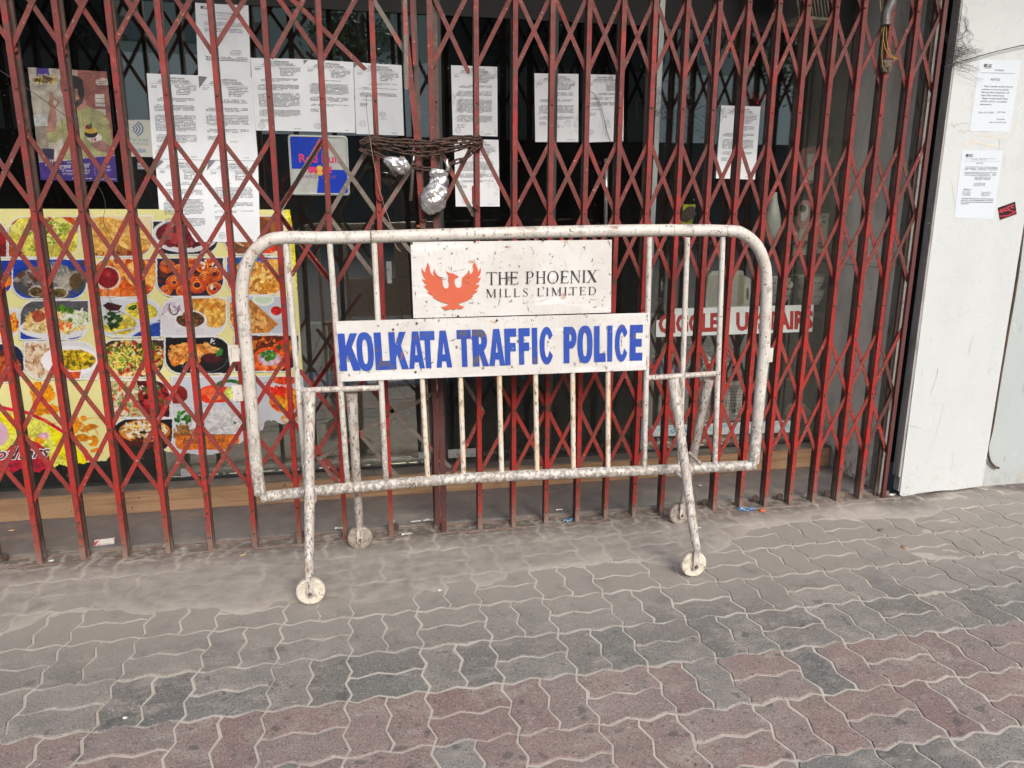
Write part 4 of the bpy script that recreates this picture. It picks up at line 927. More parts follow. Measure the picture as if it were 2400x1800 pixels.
S.blobs(200, 560, 60, 50, 30, 8, 20, [(160, 156, 150), (120, 116, 110), (90, 60, 50)], 2.5); S.line([(520, 660), (600, 700)], 18, (30, 60, 140))
tile(690, 418, 1150, 695, LC, (150, 80, 40)); S.ell(900, 560, 260, 150, (196, 96, 36)); S.blobs(960, 550, 200, 140, 170, 10, 34, [(216, 126, 54), (232, 158, 80), (196, 96, 34), (240, 180, 110), (170, 70, 22)], 2.2, seed=8); S.ell(800, 560, 96, 92, (226, 214, 196)); S.ell(800, 556, 80, 78, (122, 14, 26)); S.ell(790, 530, 36, 20, (160, 40, 50)); [S.arc(800, 560, 60-14*k, 56-14*k, 20, 250, 4, (90, 8, 18)) for k in range(3)]
S.blobs(860, 680, 140, 30, 30, 10, 26, [(226, 150, 90), (206, 116, 60)])
tile(1165, 412, 1652, 690, RR, (40, 34, 52)); S.blobs(1400, 540, 240, 130, 60, 8, 22, [(60, 20, 30), (90, 40, 20)], seed=4)
for k, (cx, cy, r_) in enumerate([(1240, 470, 52), (1330, 500, 46), (1290, 590, 56), (1420, 440, 44), (1500, 480, 40), (1460, 610, 66), (1590, 530, 60), (1590, 640, 54), (1400, 560, 42), (1230, 650, 40), (1350, 655, 40), (1520, 560, 46), (1380, 420, 34), (1560, 430, 34)]):
    for q_ in range(3): S.arc(cx, cy, r_-17*q_, (r_-17*q_)*.85, 0, 360, 12, [(206, 92, 30), (228, 126, 50), (186, 70, 22)][(k+q_) % 3], 16); S.arc(cx, cy-2, r_-17*q_, (r_-17*q_)*.85, 200, 300, 3, (244, 190, 120), 6)
S.blobs(1500, 530, 140, 110, 8, 5, 11, [(236, 232, 224)])
tile(1682, 405, 2108, 680, RR, (40, 92, 160)); S.poly([(1682, 520), (2120, 470), (2120, 700), (1682, 700)], (150, 96, 40)); S.blobs(1930, 540, 190, 110, 60, 26, 60, [(214, 160, 76), (190, 130, 50), (226, 180, 104)], 1.3, seed=2); S.blobs(1930, 570, 190, 110, 90, 8, 22, [(200, 140, 60), (236, 200, 130), (160, 100, 36)], 2)
for k in range(4): S.arc(1850, 590, 30+12*k, 50+10*k, 90, 300, 7, [(206, 100, 30), (232, 140, 50)][k % 2])
# row 3
tile(-420, 790, 138, 1015, LC, (222, 222, 222)); S.ell(-100, 900, 250, 100, (226, 140, 40)); S.blobs(-60, 900, 200, 90, 120, 8, 22, [(240, 160, 40), (216, 110, 26), (240, 190, 90), (190, 60, 20)])
tile(152, 728, 652, 1010, (True, False, True, False), (84, 84, 90)); S.poly([(150, 965), (660, 930), (660, 1020), (150, 1020)], (30, 66, 150)); S.ell(410, 930, 265, 82, (226, 228, 232)); S.poly([(165, 940), (200, 850), (330, 770), (480, 790), (600, 830), (655, 930), (500, 965), (300, 970)], (214, 190, 130))
S.blobs(410, 880, 220, 85, 420, 4, 11, [(236, 226, 190), (216, 190, 120), (230, 206, 140), (200, 160, 90), (244, 240, 224)], 3.4, seed=3); S.blobs(560, 860, 90, 60, 140, 4, 10, [(240, 240, 236), (226, 230, 214), (190, 200, 150)], 3.2, seed=6); S.ell(285, 840, 50, 44, (168, 84, 60)); S.blobs(450, 790, 90, 24, 20, 7, 15, [(90, 130, 40), (60, 100, 30)]); S.ell(520, 870, 18, 18, (70, 110, 30)); S.blobs(480, 910, 60, 24, 14, 7, 13, [(206, 100, 60), (226, 130, 70)])
tile(735, 716, 1190, 990, (False, True, False, True), (216, 220, 228)); S.poly([(1190, 860), (1190, 1000), (960, 1000)], (34, 70, 150)); S.poly([(762, 760), (800, 735), (905, 762), (880, 800), (800, 800)], (66, 18, 28)); S.ell(1050, 800, 118, 62, (214, 200, 80), .15, wob=.05); S.ell(885, 900, 125, 78, (206, 186, 62)); S.blobs(890, 900, 105, 64, 90, 5, 14, [(216, 198, 84), (196, 172, 52), (226, 214, 120)]); S.blobs(1050, 800, 100, 50, 70, 5, 13, [(222, 210, 100), (204, 186, 70)])
S.blobs(830, 860, 80, 50, 40, 9, 20, [(34, 62, 28), (50, 84, 36), (24, 44, 22), (200, 206, 190)], 2); S.blobs(1000, 775, 60, 18, 12, 6, 12, [(50, 84, 36), (30, 60, 28)]); S.arc(890, 880, 110, 80, 20, 150, 5, (120, 110, 40)); S.line([(760, 980), (1180, 880)], 10, (190, 200, 214))
tile(1197, 708, 1672, 982, (True, False, True, False), (222, 222, 226)); S.ell(1510, 740, 150, 60, (214, 160, 84)); S.ell(1595, 850, 88, 76, (214, 164, 86)); S.blobs(1560, 780, 130, 90, 120, 6, 20, [(226, 184, 110), (206, 150, 70), (190, 130, 54)], 2, seed=5); S.blobs(1595, 850, 76, 64, 50, 6, 16, [(228, 186, 104), (206, 154, 72)]); S.ell(1412, 880, 122, 84, (236, 236, 238)); S.poly([(1292, 880), (1532, 880), (1520, 985), (1300, 985)], (226, 226, 230)); S.ell(1410, 865, 104, 58, (80, 52, 30)); S.blobs(1410, 865, 90, 48, 90, 6, 13, [(110, 74, 40), (60, 38, 24), (140, 100, 60), (70, 60, 30)], 1.3)
S.blobs(1275, 800, 70, 44, 30, 8, 16, [(236, 232, 236), (190, 160, 180), (210, 200, 210)], 3); S.arc(1290, 770, 36, 60, 20, 200, 10, (40, 90, 40)); [S.line([(1305+k*14, 930), (1308+k*13, 982)], 4, (196, 196, 204)) for k in range(16)]
tile(1702, 698, 2150, 965, (False, False, False, True), (196, 204, 214)); S.poly([(1702, 740), (1860, 720), (2060, 900), (1980, 970), (1702, 970)], (190, 132, 70)); S.blobs(1830, 870, 150, 90, 190, 6, 20, [(206, 150, 86), (176, 116, 56), (222, 176, 116), (150, 92, 40)], 2, seed=7); S.ell(1950, 720, 80, 44, (236, 238, 232)); S.ell(1950, 716, 64, 32, (206, 222, 196)); S.ell(2048, 810, 52, 50, (216, 222, 226)); S.ell(2046, 800, 40, 34, (190, 30, 26)); S.blobs(2046, 800, 32, 24, 18, 5, 10, [(220, 50, 36), (150, 16, 18)])
# row 4
tile(-420, 1048, 178, 1325, (False, True, True, False), (20, 30, 60)); S.ell(-20, 1220, 180, 110, (140, 70, 40)); S.blobs(-10, 1210, 160, 100, 110, 8, 22, [(150, 60, 30), (90, 40, 24), (180, 96, 50)])
tile(184, 1034, 712, 1302, RC, (222, 224, 226)); S.ell(300, 1140, 140, 150, (206, 186, 160), .3); S.blobs(290, 1150, 120, 140, 160, 6, 20, [(216, 196, 170), (190, 160, 128), (150, 96, 60), (226, 214, 196)], 1.8, seed=4); S.ell(520, 1170, 215, 110, (240, 240, 242)); S.ell(545, 1165, 165, 76, (206, 176, 40)); S.blobs(545, 1165, 150, 66, 190, 5, 16, [(222, 196, 60), (196, 160, 30), (150, 120, 24), (90, 90, 26)], 1.6, seed=4); S.poly([(455, 1255), (600, 1250), (590, 1300), (455, 1310)], (216, 96, 46)); S.blobs(380, 1290, 70, 14, 20, 6, 12, [(206, 220, 190), (130, 160, 90)])
tile(745, 1018, 1212, 1288, LC, (60, 40, 30)); S.blobs(990, 1150, 230, 135, 520, 6, 17, [(150, 22, 46), (186, 40, 60), (110, 14, 32), (206, 186, 120), (90, 120, 40), (50, 84, 30), (190, 150, 50), (226, 214, 180)], 1.3, seed=11); S.blobs(960, 1170, 180, 90, 160, 3, 8, [(216, 200, 90), (230, 220, 130), (120, 150, 50)], 4, seed=12); S.blobs(1000, 1260, 200, 26, 30, 8, 20, [(206, 160, 100), (226, 196, 150)])
tile(1226, 998, 1702, 1262, RC, (14, 16, 20)); S.arc(1500, 1160, 180, 96, 0, 200, 4, (110, 116, 126)); S.blobs(1340, 1120, 90, 70, 16, 26, 42, [(206, 140, 70), (190, 116, 50), (216, 160, 90)], 1.2, seed=5); S.blobs(1340, 1120, 100, 76, 90, 5, 14, [(226, 176, 110), (170, 100, 40), (206, 140, 70)], 1.5); S.blobs(1500, 1110, 100, 50, 30, 12, 28, [(216, 150, 80), (190, 120, 56), (226, 176, 110)], 2, ang=.5); S.ell(1570, 1160, 84, 46, (30, 20, 26)); S.ell(1570, 1152, 70, 32, (70, 20, 28)); S.blobs(1620, 1110, 26, 22, 8, 5, 9, [(50, 120, 50)], 3); S.blobs(1560, 1030, 40, 20, 6, 3, 6, [(220, 224, 230)])
tile(1740, 985, 2210, 1246, (False, False, True, False), (56, 26, 16)); S.blobs(1960, 1040, 200, 60, 80, 12, 30, [(216, 130, 40), (150, 60, 20), (90, 36, 20), (60, 24, 16)]); S.ell(2000, 1160, 130, 92, (216, 96, 36)); S.blobs(2000, 1200, 120, 50, 90, 7, 20, [(226, 110, 50), (196, 70, 26), (236, 150, 80)], 2); S.ell(1995, 1150, 84, 58, (206, 180, 196)); S.blobs(1990, 1130, 56, 34, 46, 4, 10, [(60, 120, 40), (90, 150, 60), (40, 90, 30)], 2.4); S.blobs(2110, 1080, 80, 60, 60, 8, 18, [(180, 50, 30), (60, 80, 30), (216, 120, 60)])
# row 5 and the thali box
tile(795, 1318, 1256, 1586, (False, True, False, True), (70, 16, 24)); S.poly([(795, 1318), (1010, 1318), (1090, 1600), (795, 1600)], (190, 176, 140)); S.blobs(910, 1470, 120, 140, 360, 5, 12, [(226, 220, 200), (206, 196, 160), (150, 140, 90), (110, 150, 70), (200, 70, 40)], 2.6, seed=7); S.blobs(1150, 1450, 110, 120, 130, 10, 30, [(90, 16, 26), (130, 30, 36), (60, 10, 18), (160, 60, 60), (60, 110, 50)], 1.3, seed=8); S.blobs(1100, 1380, 90, 40, 20, 4, 9, [(220, 200, 200), (60, 110, 50)])
tile(1276, 1290, 2245, 1900, (False, False, False, False), (206, 210, 218)); S.ell(1310, 1420, 80, 70, (130, 44, 36)); S.ell(1340, 1430, 50, 44, (110, 30, 26)); S.ell(1590, 1420, 125, 72, (214, 66, 30)); S.ell(1560, 1400, 70, 30, (226, 110, 70)); S.ell(1600, 1440, 60, 20, (236, 130, 90)); S.arc(1700, 1370, 100, 50, 190, 330, 26, (40, 100, 50)); S.ell(1720, 1410, 60, 44, (200, 214, 120))
S.poly([(1280, 1500), (1800, 1470), (2260, 1500), (2260, 1850), (1280, 1830)], (214, 216, 222)); S.blobs(1640, 1640, 260, 110, 560, 4, 10, [(236, 236, 236), (206, 208, 212), (222, 220, 214), (190, 190, 192)], 3.2, seed=9); S.blobs(1350, 1590, 60, 50, 30, 6, 15, [(60, 120, 40), (90, 150, 60), (40, 90, 30)], 2); S.blobs(1350, 1700, 70, 50, 60, 6, 14, [(150, 110, 60), (110, 76, 40), (180, 140, 90)]); S.ell(1430, 1740, 110, 30, (150, 60, 30)); S.ell(1740, 1630, 12, 8, (40, 90, 40))
S.line([(1280, 1500), (1420, 1520), (1800, 1470), (1960, 1330), (2240, 1340)], 9, (186, 192, 204)); S.ell(2110, 1310, 90, 40, (206, 70, 30)); S.blobs(2110, 1305, 80, 32, 40, 6, 14, [(226, 96, 46), (170, 40, 20)]); S.ell(2110, 1460, 118, 96, (216, 110, 40)); S.blobs(2110, 1450, 105, 84, 120, 8, 22, [(230, 130, 46), (206, 84, 26), (240, 180, 60), (180, 54, 20)], 1.5, seed=6); S.ell(2060, 1470, 50, 26, (206, 140, 30)); S.blobs(2040, 1390, 80, 30, 20, 8, 18, [(206, 50, 26)]); S.ell(2190, 1600, 110, 44, (216, 150, 70)); S.ell(2190, 1602, 92, 32, (226, 218, 200)); S.blobs(2190, 1602, 80, 24, 20, 4, 9, [(190, 150, 90)])
tile(838, 1604, 1276, 1838, (True, False, True, False), (16, 18, 22)); S.ell(1075, 1730, 196, 100, (90, 44, 26)); S.ell(1072, 1692, 190, 84, (196, 116, 44)); S.ell(1068, 1686, 172, 70, (206, 170, 110)); S.blobs(1068, 1686, 165, 64, 330, 4, 9, [(236, 226, 206), (190, 140, 60), (226, 190, 110), (120, 80, 40), (240, 236, 226)], 2.8, seed=3); S.ell(1060, 1700, 30, 10, (40, 24, 20)); S.blobs(1075, 1780, 180, 40, 60, 6, 14, [(60, 24, 30), (90, 40, 30), (40, 16, 20)])
S.clip = None
mk = S.rrmask(1300, 1715, 1772, 1830, 50, (False, False, False, True)); S.fillm(mk, (206, 120, 50)); S.fillm(S.rrmask(1300, 1715, 1772, 1722, 2, (0, 0, 0, 0)), (150, 80, 40))
# left bottom: arc, swoosh, ornament, shop mark
E_ = lambda x, y: (x, y-0+ (900-475)/.31646)
oy = (900-475)/.31646
def P_(x, y): return (x, y+oy)
S.poly([P_(-900, 160), P_(0, 190), P_(200, 230), P_(330, 285), P_(450, 360), P_(560, 450), P_(640, 560), P_(660, 640), P_(-900, 760)], (226, 226, 110))
S.poly([P_(350, 300), P_(450, 360), P_(560, 450), P_(640, 560), P_(660, 640), P_(520, 640), P_(430, 500)], (236, 220, 26)); S.poly([P_(-900, 200), P_(-300, 190), P_(40, 220), P_(180, 260), P_(60, 400), P_(-900, 500)], (238, 222, 60))
S.line([P_(-900, 150), P_(0, 172), P_(200, 212), P_(330, 268), P_(455, 345), P_(570, 440), P_(660, 545)], 26, (196, 26, 60)); S.poly([P_(560, 400), P_(640, 480), P_(690, 560), P_(640, 570)], (196, 26, 60))
S.ell(-20, 370+oy, 85, 92, (226, 190, 206)); S.ell(295, 415+oy, 38, 34, (226, 160, 40)); S.ell(335, 382+oy, 30, 26, (222, 176, 190)); S.ell(300, 380+oy, 20, 16, (226, 186, 200)); S.ell(225, 392+oy, 12, 10, (226, 170, 60))
S.ell(200, 560+oy, 165, 145, (182, 40, 62), wob=.08); S.ell(60, 600+oy, 130, 70, (182, 40, 62), wob=.1); S.ell(-160, 560+oy, 200, 120, (182, 40, 62), wob=.1)
OR = (214, 140, 26)
for c_ in [(300, 110, 60, 90, .1), (365, 60, 34, 70, -.2), (270, 30, 40, 60, .5), (380, 190, 50, 36, 0), (290, 190, 50, 50, .4)]: S.ell(c_[0], c_[1]+oy, c_[2], c_[3], OR, c_[4], wob=.5, seed=4)
for (cx, cy, rx, ry, an) in [(560, 280, 26, 46, .2), (620, 255, 24, 20, 0), (650, 330, 56, 20, -.3), (690, 310, 40, 14, .2), (620, 400, 60, 26, .1), (690, 420, 40, 44, .4), (700, 490, 36, 14, -.3), (745, 500, 22, 12, .4), (570, 330, 20, 60, .6)]: S.ell(cx, cy+oy, rx, ry, OR, an, wob=.3)
S.arc(640, 400+oy, 90, 90, 190, 350, 7, OR); S.arc(700, 300+oy, 90, 50, 150, 330, 5, OR); S.arc(540, 420+oy, 120, 160, 250, 340, 5, OR)
S.ell(665, 425+oy, 18, 14, (236, 232, 172)); S.arc(400, 130+oy, 130, 160, 60, 150, 5, OR)
# small wear: specks and glue
r_ = rs(5)
for _ in range(420): S.ell(r_.random()*2200-300, r_.random()*1900, 2+4*r_.random(), 2+3*r_.random(), (90, 84, 60), r_.random()*3, .35)
for _ in range(60):
    x, y = r_.random()*2200-200, r_.random()*1800; S.line([(x, y), (x+r_.normal()*30, y+r_.normal()*30)], 2.5, (110, 100, 70), .5)
S.ell(615, 450, 18, 20, (70, 66, 60))
til = (np.abs(S.img-np.array([236, 232, 172])/255.).sum(-1) > .25) & (S.img.min(-1) < .74)
hf = (vnoise(X+5000, Y+5000, 9, 41)-.5)*.34+(vnoise(X+5000, Y+5000, 22, 42)-.5)*.26+(vnoise(X+5000, Y+5000, 60, 43)-.5)*.18
S.img = np.clip(S.img*(1+(hf*til)[..., None]), 0, 1)
g_ = S.img.mean(-1, keepdims=True); S.img = np.clip(g_+(S.img-g_)*1.22, 0, 1)
# torn lower edge
ex = [-3000, -300, 30, 60, 170, 300, 330, 385, 440, 500, 545, 590, 630, 700, 740, 790, 850, 880, 990, 1060, 1160, 1230, 1300, 1420, 1540, 1690, 1740, 1775, 1950, 1965, 2030, 2080, 2130, 2180, 2300]
ey = [690, 690, 650, 668, 630, 655, 632, 640, 600, 612, 620, 590, 596, 560, 572, 575, 487, 488, 460, 490, 482, 500, 522, 518, 530, 505, 440, 440, 330, 275, 272, 300, 290, 305, 300]
edge = np.interp(X, ex, ey)+oy+14*(fbm(X+4000, X*0+9, 40, 2)-.5)*2
S.keep = (Y < edge) & (X < 2148+(Y-50)*.155)
S.build("printed_sheet", print_m, banner, .002, .80)
fb_ = Flat(lambda x, z: Vector((x, PY-.0025, z)), eps=.0006)
def txt(fl, s_, tf, x0, y0, x1, y1, h, pl, bold=0., shear=0.):
    """baseline from (x0,y0) to (x1,y1), cap height h, all in the drawing space tf"""
    A = pl(*tf(x0, y0)); B = pl(*tf(x1, y1)); C = pl(*tf(x0, y0-h)); vs, fs = font_mesh(s_, bold, shear)
    if not len(vs): return
    mn, mxx = vs[:, 0].min(), vs[:, 0].max(); fn = fl.fn
    fl.fn = lambda a, b: A+(B-A)*a+(C-A)*b
    fl._put([((x-mn)/(mxx-mn), y/CAP) for x, y in vs], fs); fl.fn = fn
gl_ = lambda u, v: onY(u, v, PY-.0025)
txt(fb_, "Indian Thali", b1, 1350, 445, 1668, 432, 46, gl_, 0, .35); fb_.build("black_lettering", ink_black, banner); fb_.mb = MB(); txt(fb_, "TM", b1, 332, 470, 358, 470, 14, gl_)
fb_.build("black_lettering", ink_black, banner)
fb2_ = Flat(lambda x, z: Vector((x, PY-.0025, z)), eps=.0004); txt(fb2_, "Brothers", b1, -190, 572, 372, 540, 92, gl_, .055, .35)
fb2_.build("lettering_outline", plain("white_print", (.8, .78, .8), .6), banner)
fb3_ = Flat(lambda x, z: Vector((x, PY-.0034, z)), eps=.0006); gl3 = lambda u, v: onY(u, v, PY-.0034); txt(fb3_, "Brothers", b1, -186, 570, 368, 538, 88, gl3, .012, .35); txt(fb3_, "Kabab Shop", b1, -60, 618, 322, 612, 40, gl3)
fb3_.build("maroon_lettering", plain("maroon_print", (.10, .015, .035), .6), banner)

# confectionery poster ------------------------------------------------------
def poly_sheet(name, label, cat, corners, tf, n, base, y=PY, margin=.0, pad=(0, 0)):
    pts = [onY(u, v, y) for u, v in corners]; x0 = min(p.x for p in pts); x1 = max(p.x for p in pts); z0 = min(p.z for p in pts); z1 = max(p.z for p in pts)
    e = empty(name, ((x0+x1)/2, y, (z0+z1)/2)); tag(e, label, cat)
    return e, Sheet(x0, x1, z0, z1, y, n, tf, base)
po, S = poly_sheet("sweet_poster", "purple and beige sweets poster of a man in a green kurta", "poster", [(65, 157), (251, 168), (277, 427), (96, 422)], (0, 140, .18083), 230, (190, 182, 168))
S.img *= (1-.12*(fbm(S.X+3000, S.Y+3000, 260, 4)[..., None]-.3))
S.poly([(950, 100), (1420, 140), (1560, 1300), (1100, 1300), (960, 500)], (150, 92, 84)); S.poly([(950, 100), (1000, 100), (1060, 800), (960, 500)], (172, 150, 140)); S.poly([(1230, 440), (1350, 440), (1365, 610), (1240, 600)], (206, 204, 196)); S.poly([(1245, 640), (1370, 640), (1375, 720), (1250, 720)], (200, 196, 188))
[S.line([(1225, 440+60*k), (1365, 445+60*k)], 8, (150, 92, 84)) for k in range(4)]; S.arc(1100, 230, 90, 60, 180, 360, 14, (120, 66, 62)); S.ell(1330, 290, 90, 50, (206, 196, 186)); [S.line([(1280, 260+24*k), (1385, 265+24*k)], 8, (110, 60, 60)) for k in range(4)]
S.poly([(440, 700), (640, 700), (620, 860), (450, 860)], (200, 206, 200)); S.poly([(450, 860), (620, 860), (640, 1320), (480, 1320)], (150, 138, 124))
SK = (170, 126, 112); KU = (166, 166, 116); KD = (130, 130, 84)
S.poly([(820, 760), (960, 640), (1120, 590), (1330, 680), (1420, 820), (1450, 1080), (1400, 1290), (820, 1290), (830, 1000), (740, 1060), (700, 900)], KU)
S.poly([(990, 520), (1120, 520), (1130, 620), (1040, 660), (960, 640)], SK); S.ell(945, 420, 128, 190, SK, -.08); S.ell(930, 290, 150, 90, (40, 34, 36), .1); S.poly([(780, 280), (830, 260), (820, 420), (800, 440)], (40, 34, 36)); S.ell(1050, 400, 42, 130, (44, 38, 40), -.1)
S.poly([(850, 500), (930, 560), (1050, 500), (1085, 470), (1070, 560), (990, 625), (900, 600)], (70, 58, 56)); S.arc(860, 425, 30, 14, 190, 350, 8, (40, 30, 30)); S.ell(862, 440, 16, 8, (40, 30, 30)); S.arc(960, 425, 30, 14, 190, 350, 8, (40, 30, 30)); S.ell(960, 440, 16, 8, (40, 30, 30)); S.line([(905, 440), (895, 500), (920, 510)], 7, (140, 96, 84)); S.arc(915, 540, 34, 14, 0, 180, 8, (150, 70, 70))
S.poly([(610, 960), (620, 760), (650, 600), (720, 640), (740, 760), (720, 960)], SK); S.ell(690, 560, 60, 80, SK); S.line([(660, 560), (655, 470), (672, 430)], 26, SK); S.line([(690, 540), (720, 510), (765, 545), (740, 600)], 24, SK); S.ell(716, 556, 24, 34, (190, 182, 168)); S.line([(690, 520), (690, 450)], 20, SK)
S.poly([(600, 950), (730, 930), (790, 900), (830, 900), (820, 1010), (720, 1080), (630, 1070)], KU); [S.line([(610, 980+26*k), (740, 960+30*k)], 7, KD) for k in range(4)]
S.line([(800, 760), (850, 1280)], 8, KD); S.line([(1060, 660), (1085, 860)], 6, (90, 90, 60)); S.poly([(1280, 820), (1420, 840), (1460, 1090), (1330, 1040)], (150, 150, 100)); [S.line([(1290, 850+40*k), (1430, 900+45*k)], 6, KD) for k in range(5)]
S.poly([(1170, 1090), (1330, 1040), (1440, 1120), (1400, 1210), (1260, 1180)], (150, 110, 104)); S.ell(1220, 1010, 98, 54, (216, 214, 210)); S.ell(1180, 960, 84, 52, (30, 26, 28)); S.ell(1180, 920, 82, 36, (206, 170, 60)); S.blobs(1180, 918, 70, 26, 26, 8, 16, [(226, 196, 90), (196, 150, 40)]); S.ell(1150, 870, 46, 30, (120, 26, 30)); S.poly([(1145, 850), (1180, 810), (1200, 860), (1180, 880)], (40, 100, 60)); S.blobs(1220, 1035, 30, 14, 6, 6, 10, [(190, 30, 60)])
S.poly([(480, 1325), (760, 1325), (1000, 1290), (1300, 1255), (1700, 1240), (1700, 1700), (400, 1700)], (66, 44, 128)); S.line([(500, 1322), (760, 1322), (1000, 1288), (1300, 1252), (1560, 1240)], 7, (196, 190, 200)); S.poly([(560, 1330), (830, 1310), (840, 1500), (580, 1500)], (56, 34, 112)); S.line([(1215, 1290), (1235, 1500)], 5, (150, 140, 190)); S.poly([(540, 1520), (1600, 1500), (1600, 1700), (540, 1700)], (54, 40, 116))
S.poly([(545, 1150), (705, 1155), (700, 1320), (560, 1320)], (44, 40, 70)); S.poly([(470, 90), (630, 90), (640, 205), (475, 215)], (72, 48, 140))
S.blobs(570, 262, 150, 34, 60, 8, 18, [(206, 184, 60), (226, 206, 110), (150, 120, 40), (96, 60, 40)], 2.4, seed=6)
S.line([(490, 340), (690, 350)], 6, (60, 50, 50), .6)
wx = S.X; S.keep = ((S.Y > 96+(wx-360)*.055) & (S.Y < 1560+(wx-530)*.026) & (wx > 360+(S.Y-95)*.116) & (wx < 1388+(S.Y-155)*.098))
S.img = np.clip(S.img*(1+((vnoise(S.X+900, S.Y+900, 14, 4)-.5)*.16+(vnoise(S.X+900, S.Y+900, 70, 5)-.5)*.3)[..., None]), 0, 1)
S.build("printed_sheet", print_m, po, .002, .80)
PT = T(0, 140, .18083); fl_ = Flat(lambda x, z: Vector((x, PY-.0028, z)), eps=.0006); gp = lambda u, v: onY(u, v, PY-.0028)
for s_, a in (("Dairy Milk", (492, 208, 622, 206, 26)), ("Dairy", (575, 1330, 700, 1322, 42)), ("Milk", (590, 1378, 690, 1372, 40)), ("মুহূর্তরা হোক মিষ্টি", (770, 1410, 1175, 1400, 44)), ("শুভেচ্ছা", (870, 1345, 960, 1342, 20)),
              ("এ সময়ের মিষ্টিমুখ", (800, 1452, 1170, 1444, 18)), ("শুভ মুহূর্ত হোক মিষ্টি", (810, 1488, 1165, 1480, 18)), ("নতুন মিষ্টি", (1290, 1405, 1440, 1400, 22)), ("মিষ্টি স্বাদ", (1300, 1445, 1440, 1440, 18)), ("f  mishti", (935, 1545, 1190, 1545, 16)), ("cadbury mishti", (1240, 1552, 1500, 1552, 14))):
    txt(fl_, s_, PT, *a, gp, .012)
fl_.build("white_lettering", plain("dim_white_print", (.55, .53, .58), .6), po)
fl_ = Flat(lambda x, z: Vector((x, PY-.0028, z)), eps=.0006); txt(fl_, "Cadbury MISHTI", PT, 420, 285, 740, 280, 44, gp, .02); fl_.build("brown_lettering", plain("brown_print", (.09, .05, .03), .6), po)

# contactless sticker, makers plate, tin sign -------------------------------
st, S = poly_sheet("payment_sticker", "pale rounded payment sticker with blue waves reading tap to pay, between poster and notices", "sticker", [(300, 280), (353, 283), (360, 368), (306, 367)], (0, 0, .31646), 60, (206, 208, 196))
S.keep = S.rrmask(945, 886, 1140, 1164, 1, (0, 0, 0, 0)) & (S.X > 948+(S.Y-885)*.075) & (S.X < 1116+(S.Y-893)*.08)
for k in range(4): S.arc(975+k*4, 955, 20+k*17, 16+k*14, -62, 62, 9, (40, 96, 150), 12)
S.build("printed_sheet", print_m, st, .001, .75)
fl_ = Flat(lambda x, z: Vector((x, PY-.0018, z)), eps=.0006); gp = lambda u, v: onY(u, v, PY-.0018)
txt(fl_, "Tap to pay", t1, 962, 1042, 1102, 1046, 24, gp); txt(fl_, "Tap pay to pay", t1, 965, 1068, 1102, 1072, 14, gp); txt(fl_, "VISA", t1, 1002, 1128, 1084, 1130, 27, gp, .02)
fl_.build("blue_lettering", plain("teal_print", (.10, .24, .36), .5), st)
sm = empty("small_label", onY(330, 389, PY)); tag(sm, "small grey square label reading MAKER on the dark glass under the payment sticker", "label")
c_ = [onY(u, v, PY) for u, v in [(322, 397), (341, 398), (340, 380), (321, 379)]]
link("label_sheet", mesh("label_sheet", c_, [(0, 1, 2, 3)]), plain("grey_label", (.07, .075, .075), .5), sm)
fl_ = Flat(lambda x, z: 0, eps=.0008); gp = lambda u, v: onY(u, v, PY)
txt(fl_, "MA", t1, 1022, 1226, 1062, 1227, 18, gp, .02); txt(fl_, "KER", t1, 1022, 1250, 1070, 1251, 17, gp, .02); fl_.build("lettering", plain("grey_print", (.45, .46, .45), .5), sm)

tin = empty("tin_sign", onY(748, 387, PY-.012)); tag(tin, "blue and silver embossed energy drink tin sign with two red bulls, under the notices", "sign")
c_ = [onY(u, v, PY-.012) for u, v in [(685, 457), (819, 458), (814, 316), (674, 315)]]; fq = quad_map(*c_)
tin_blue = plain("enamel_blue", (.012, .045, .42), .22); tin_sil = mat("enamel_silver", (.50, .53, .50), [((.32, .34, .33), 20, 4, .5, .7, .5)], rough=.28, metal=.35)
def rrect2(x0, y0, x1, y1, r, n=5): return ell(x1-r, y0+r, r, r, -90, 0, n)+ell(x1-r, y1-r, r, r, 0, 90, n)+ell(x0+r, y1-r, r, r, 90, 180, n)+ell(x0+r, y0+r, r, r, 180, 270, n)
x0_, x1_ = min(p.x for p in c_), max(p.x for p in c_); z0_, z1_ = c_[0].z, c_[3].z
MB().prism([(x0_+(x1_-x0_)*a, z0_+(z1_-z0_)*b) for a, b in rrect2(0, 0, 1, 1, .06)], PY-.010, PY-.001).build("sign_plate", tin_sil, tin)
F_ = lambda x, z: Vector((x0_+(x1_-x0_)*x, PY-.0105, z0_+(z1_-z0_)*z))
f_ = Flat(F_, eps=.0008); f_.poly([(.03, .44), (.56, .44), (.56, .97), (.08, .97), (.05, .965), (.03, .93)]); f_.poly([(.43, .03), (.92, .03), (.96, .045), (.97, .08), (.97, .43), (.50, .43)]); f_.build("blue_quarters", tin_blue, tin)
rim = MB().tube([F_(a, b)+Vector((0, -.001, 0)) for a, b in rrect2(.025, .025, .975, .975, .05, 5)], .0032, 6, closed=True).build("embossed_rim", tin_sil, tin, True)
tin_red = plain("enamel_red", (.56, .03, .12), .35); tin_yel = plain("enamel_yellow", (.62, .40, .03), .35)
f_ = Flat(F_, eps=.0016); f_.poly(ell(.50, .415, .065, .085, 0, 360, 18)); f_.build("yellow_sun", tin_yel, tin)
bullp = [(.31, .42), (.29, .455), (.30, .50), (.285, .47), (.30, .505), (.33, .47), (.37, .48), (.42, .475), (.455, .44), (.47, .41), (.46, .38), (.44, .37), (.45, .35), (.43, .355), (.41, .385), (.37, .38), (.35, .36), (.33, .34), (.34, .37), (.32, .385), (.29, .36), (.30, .395)]
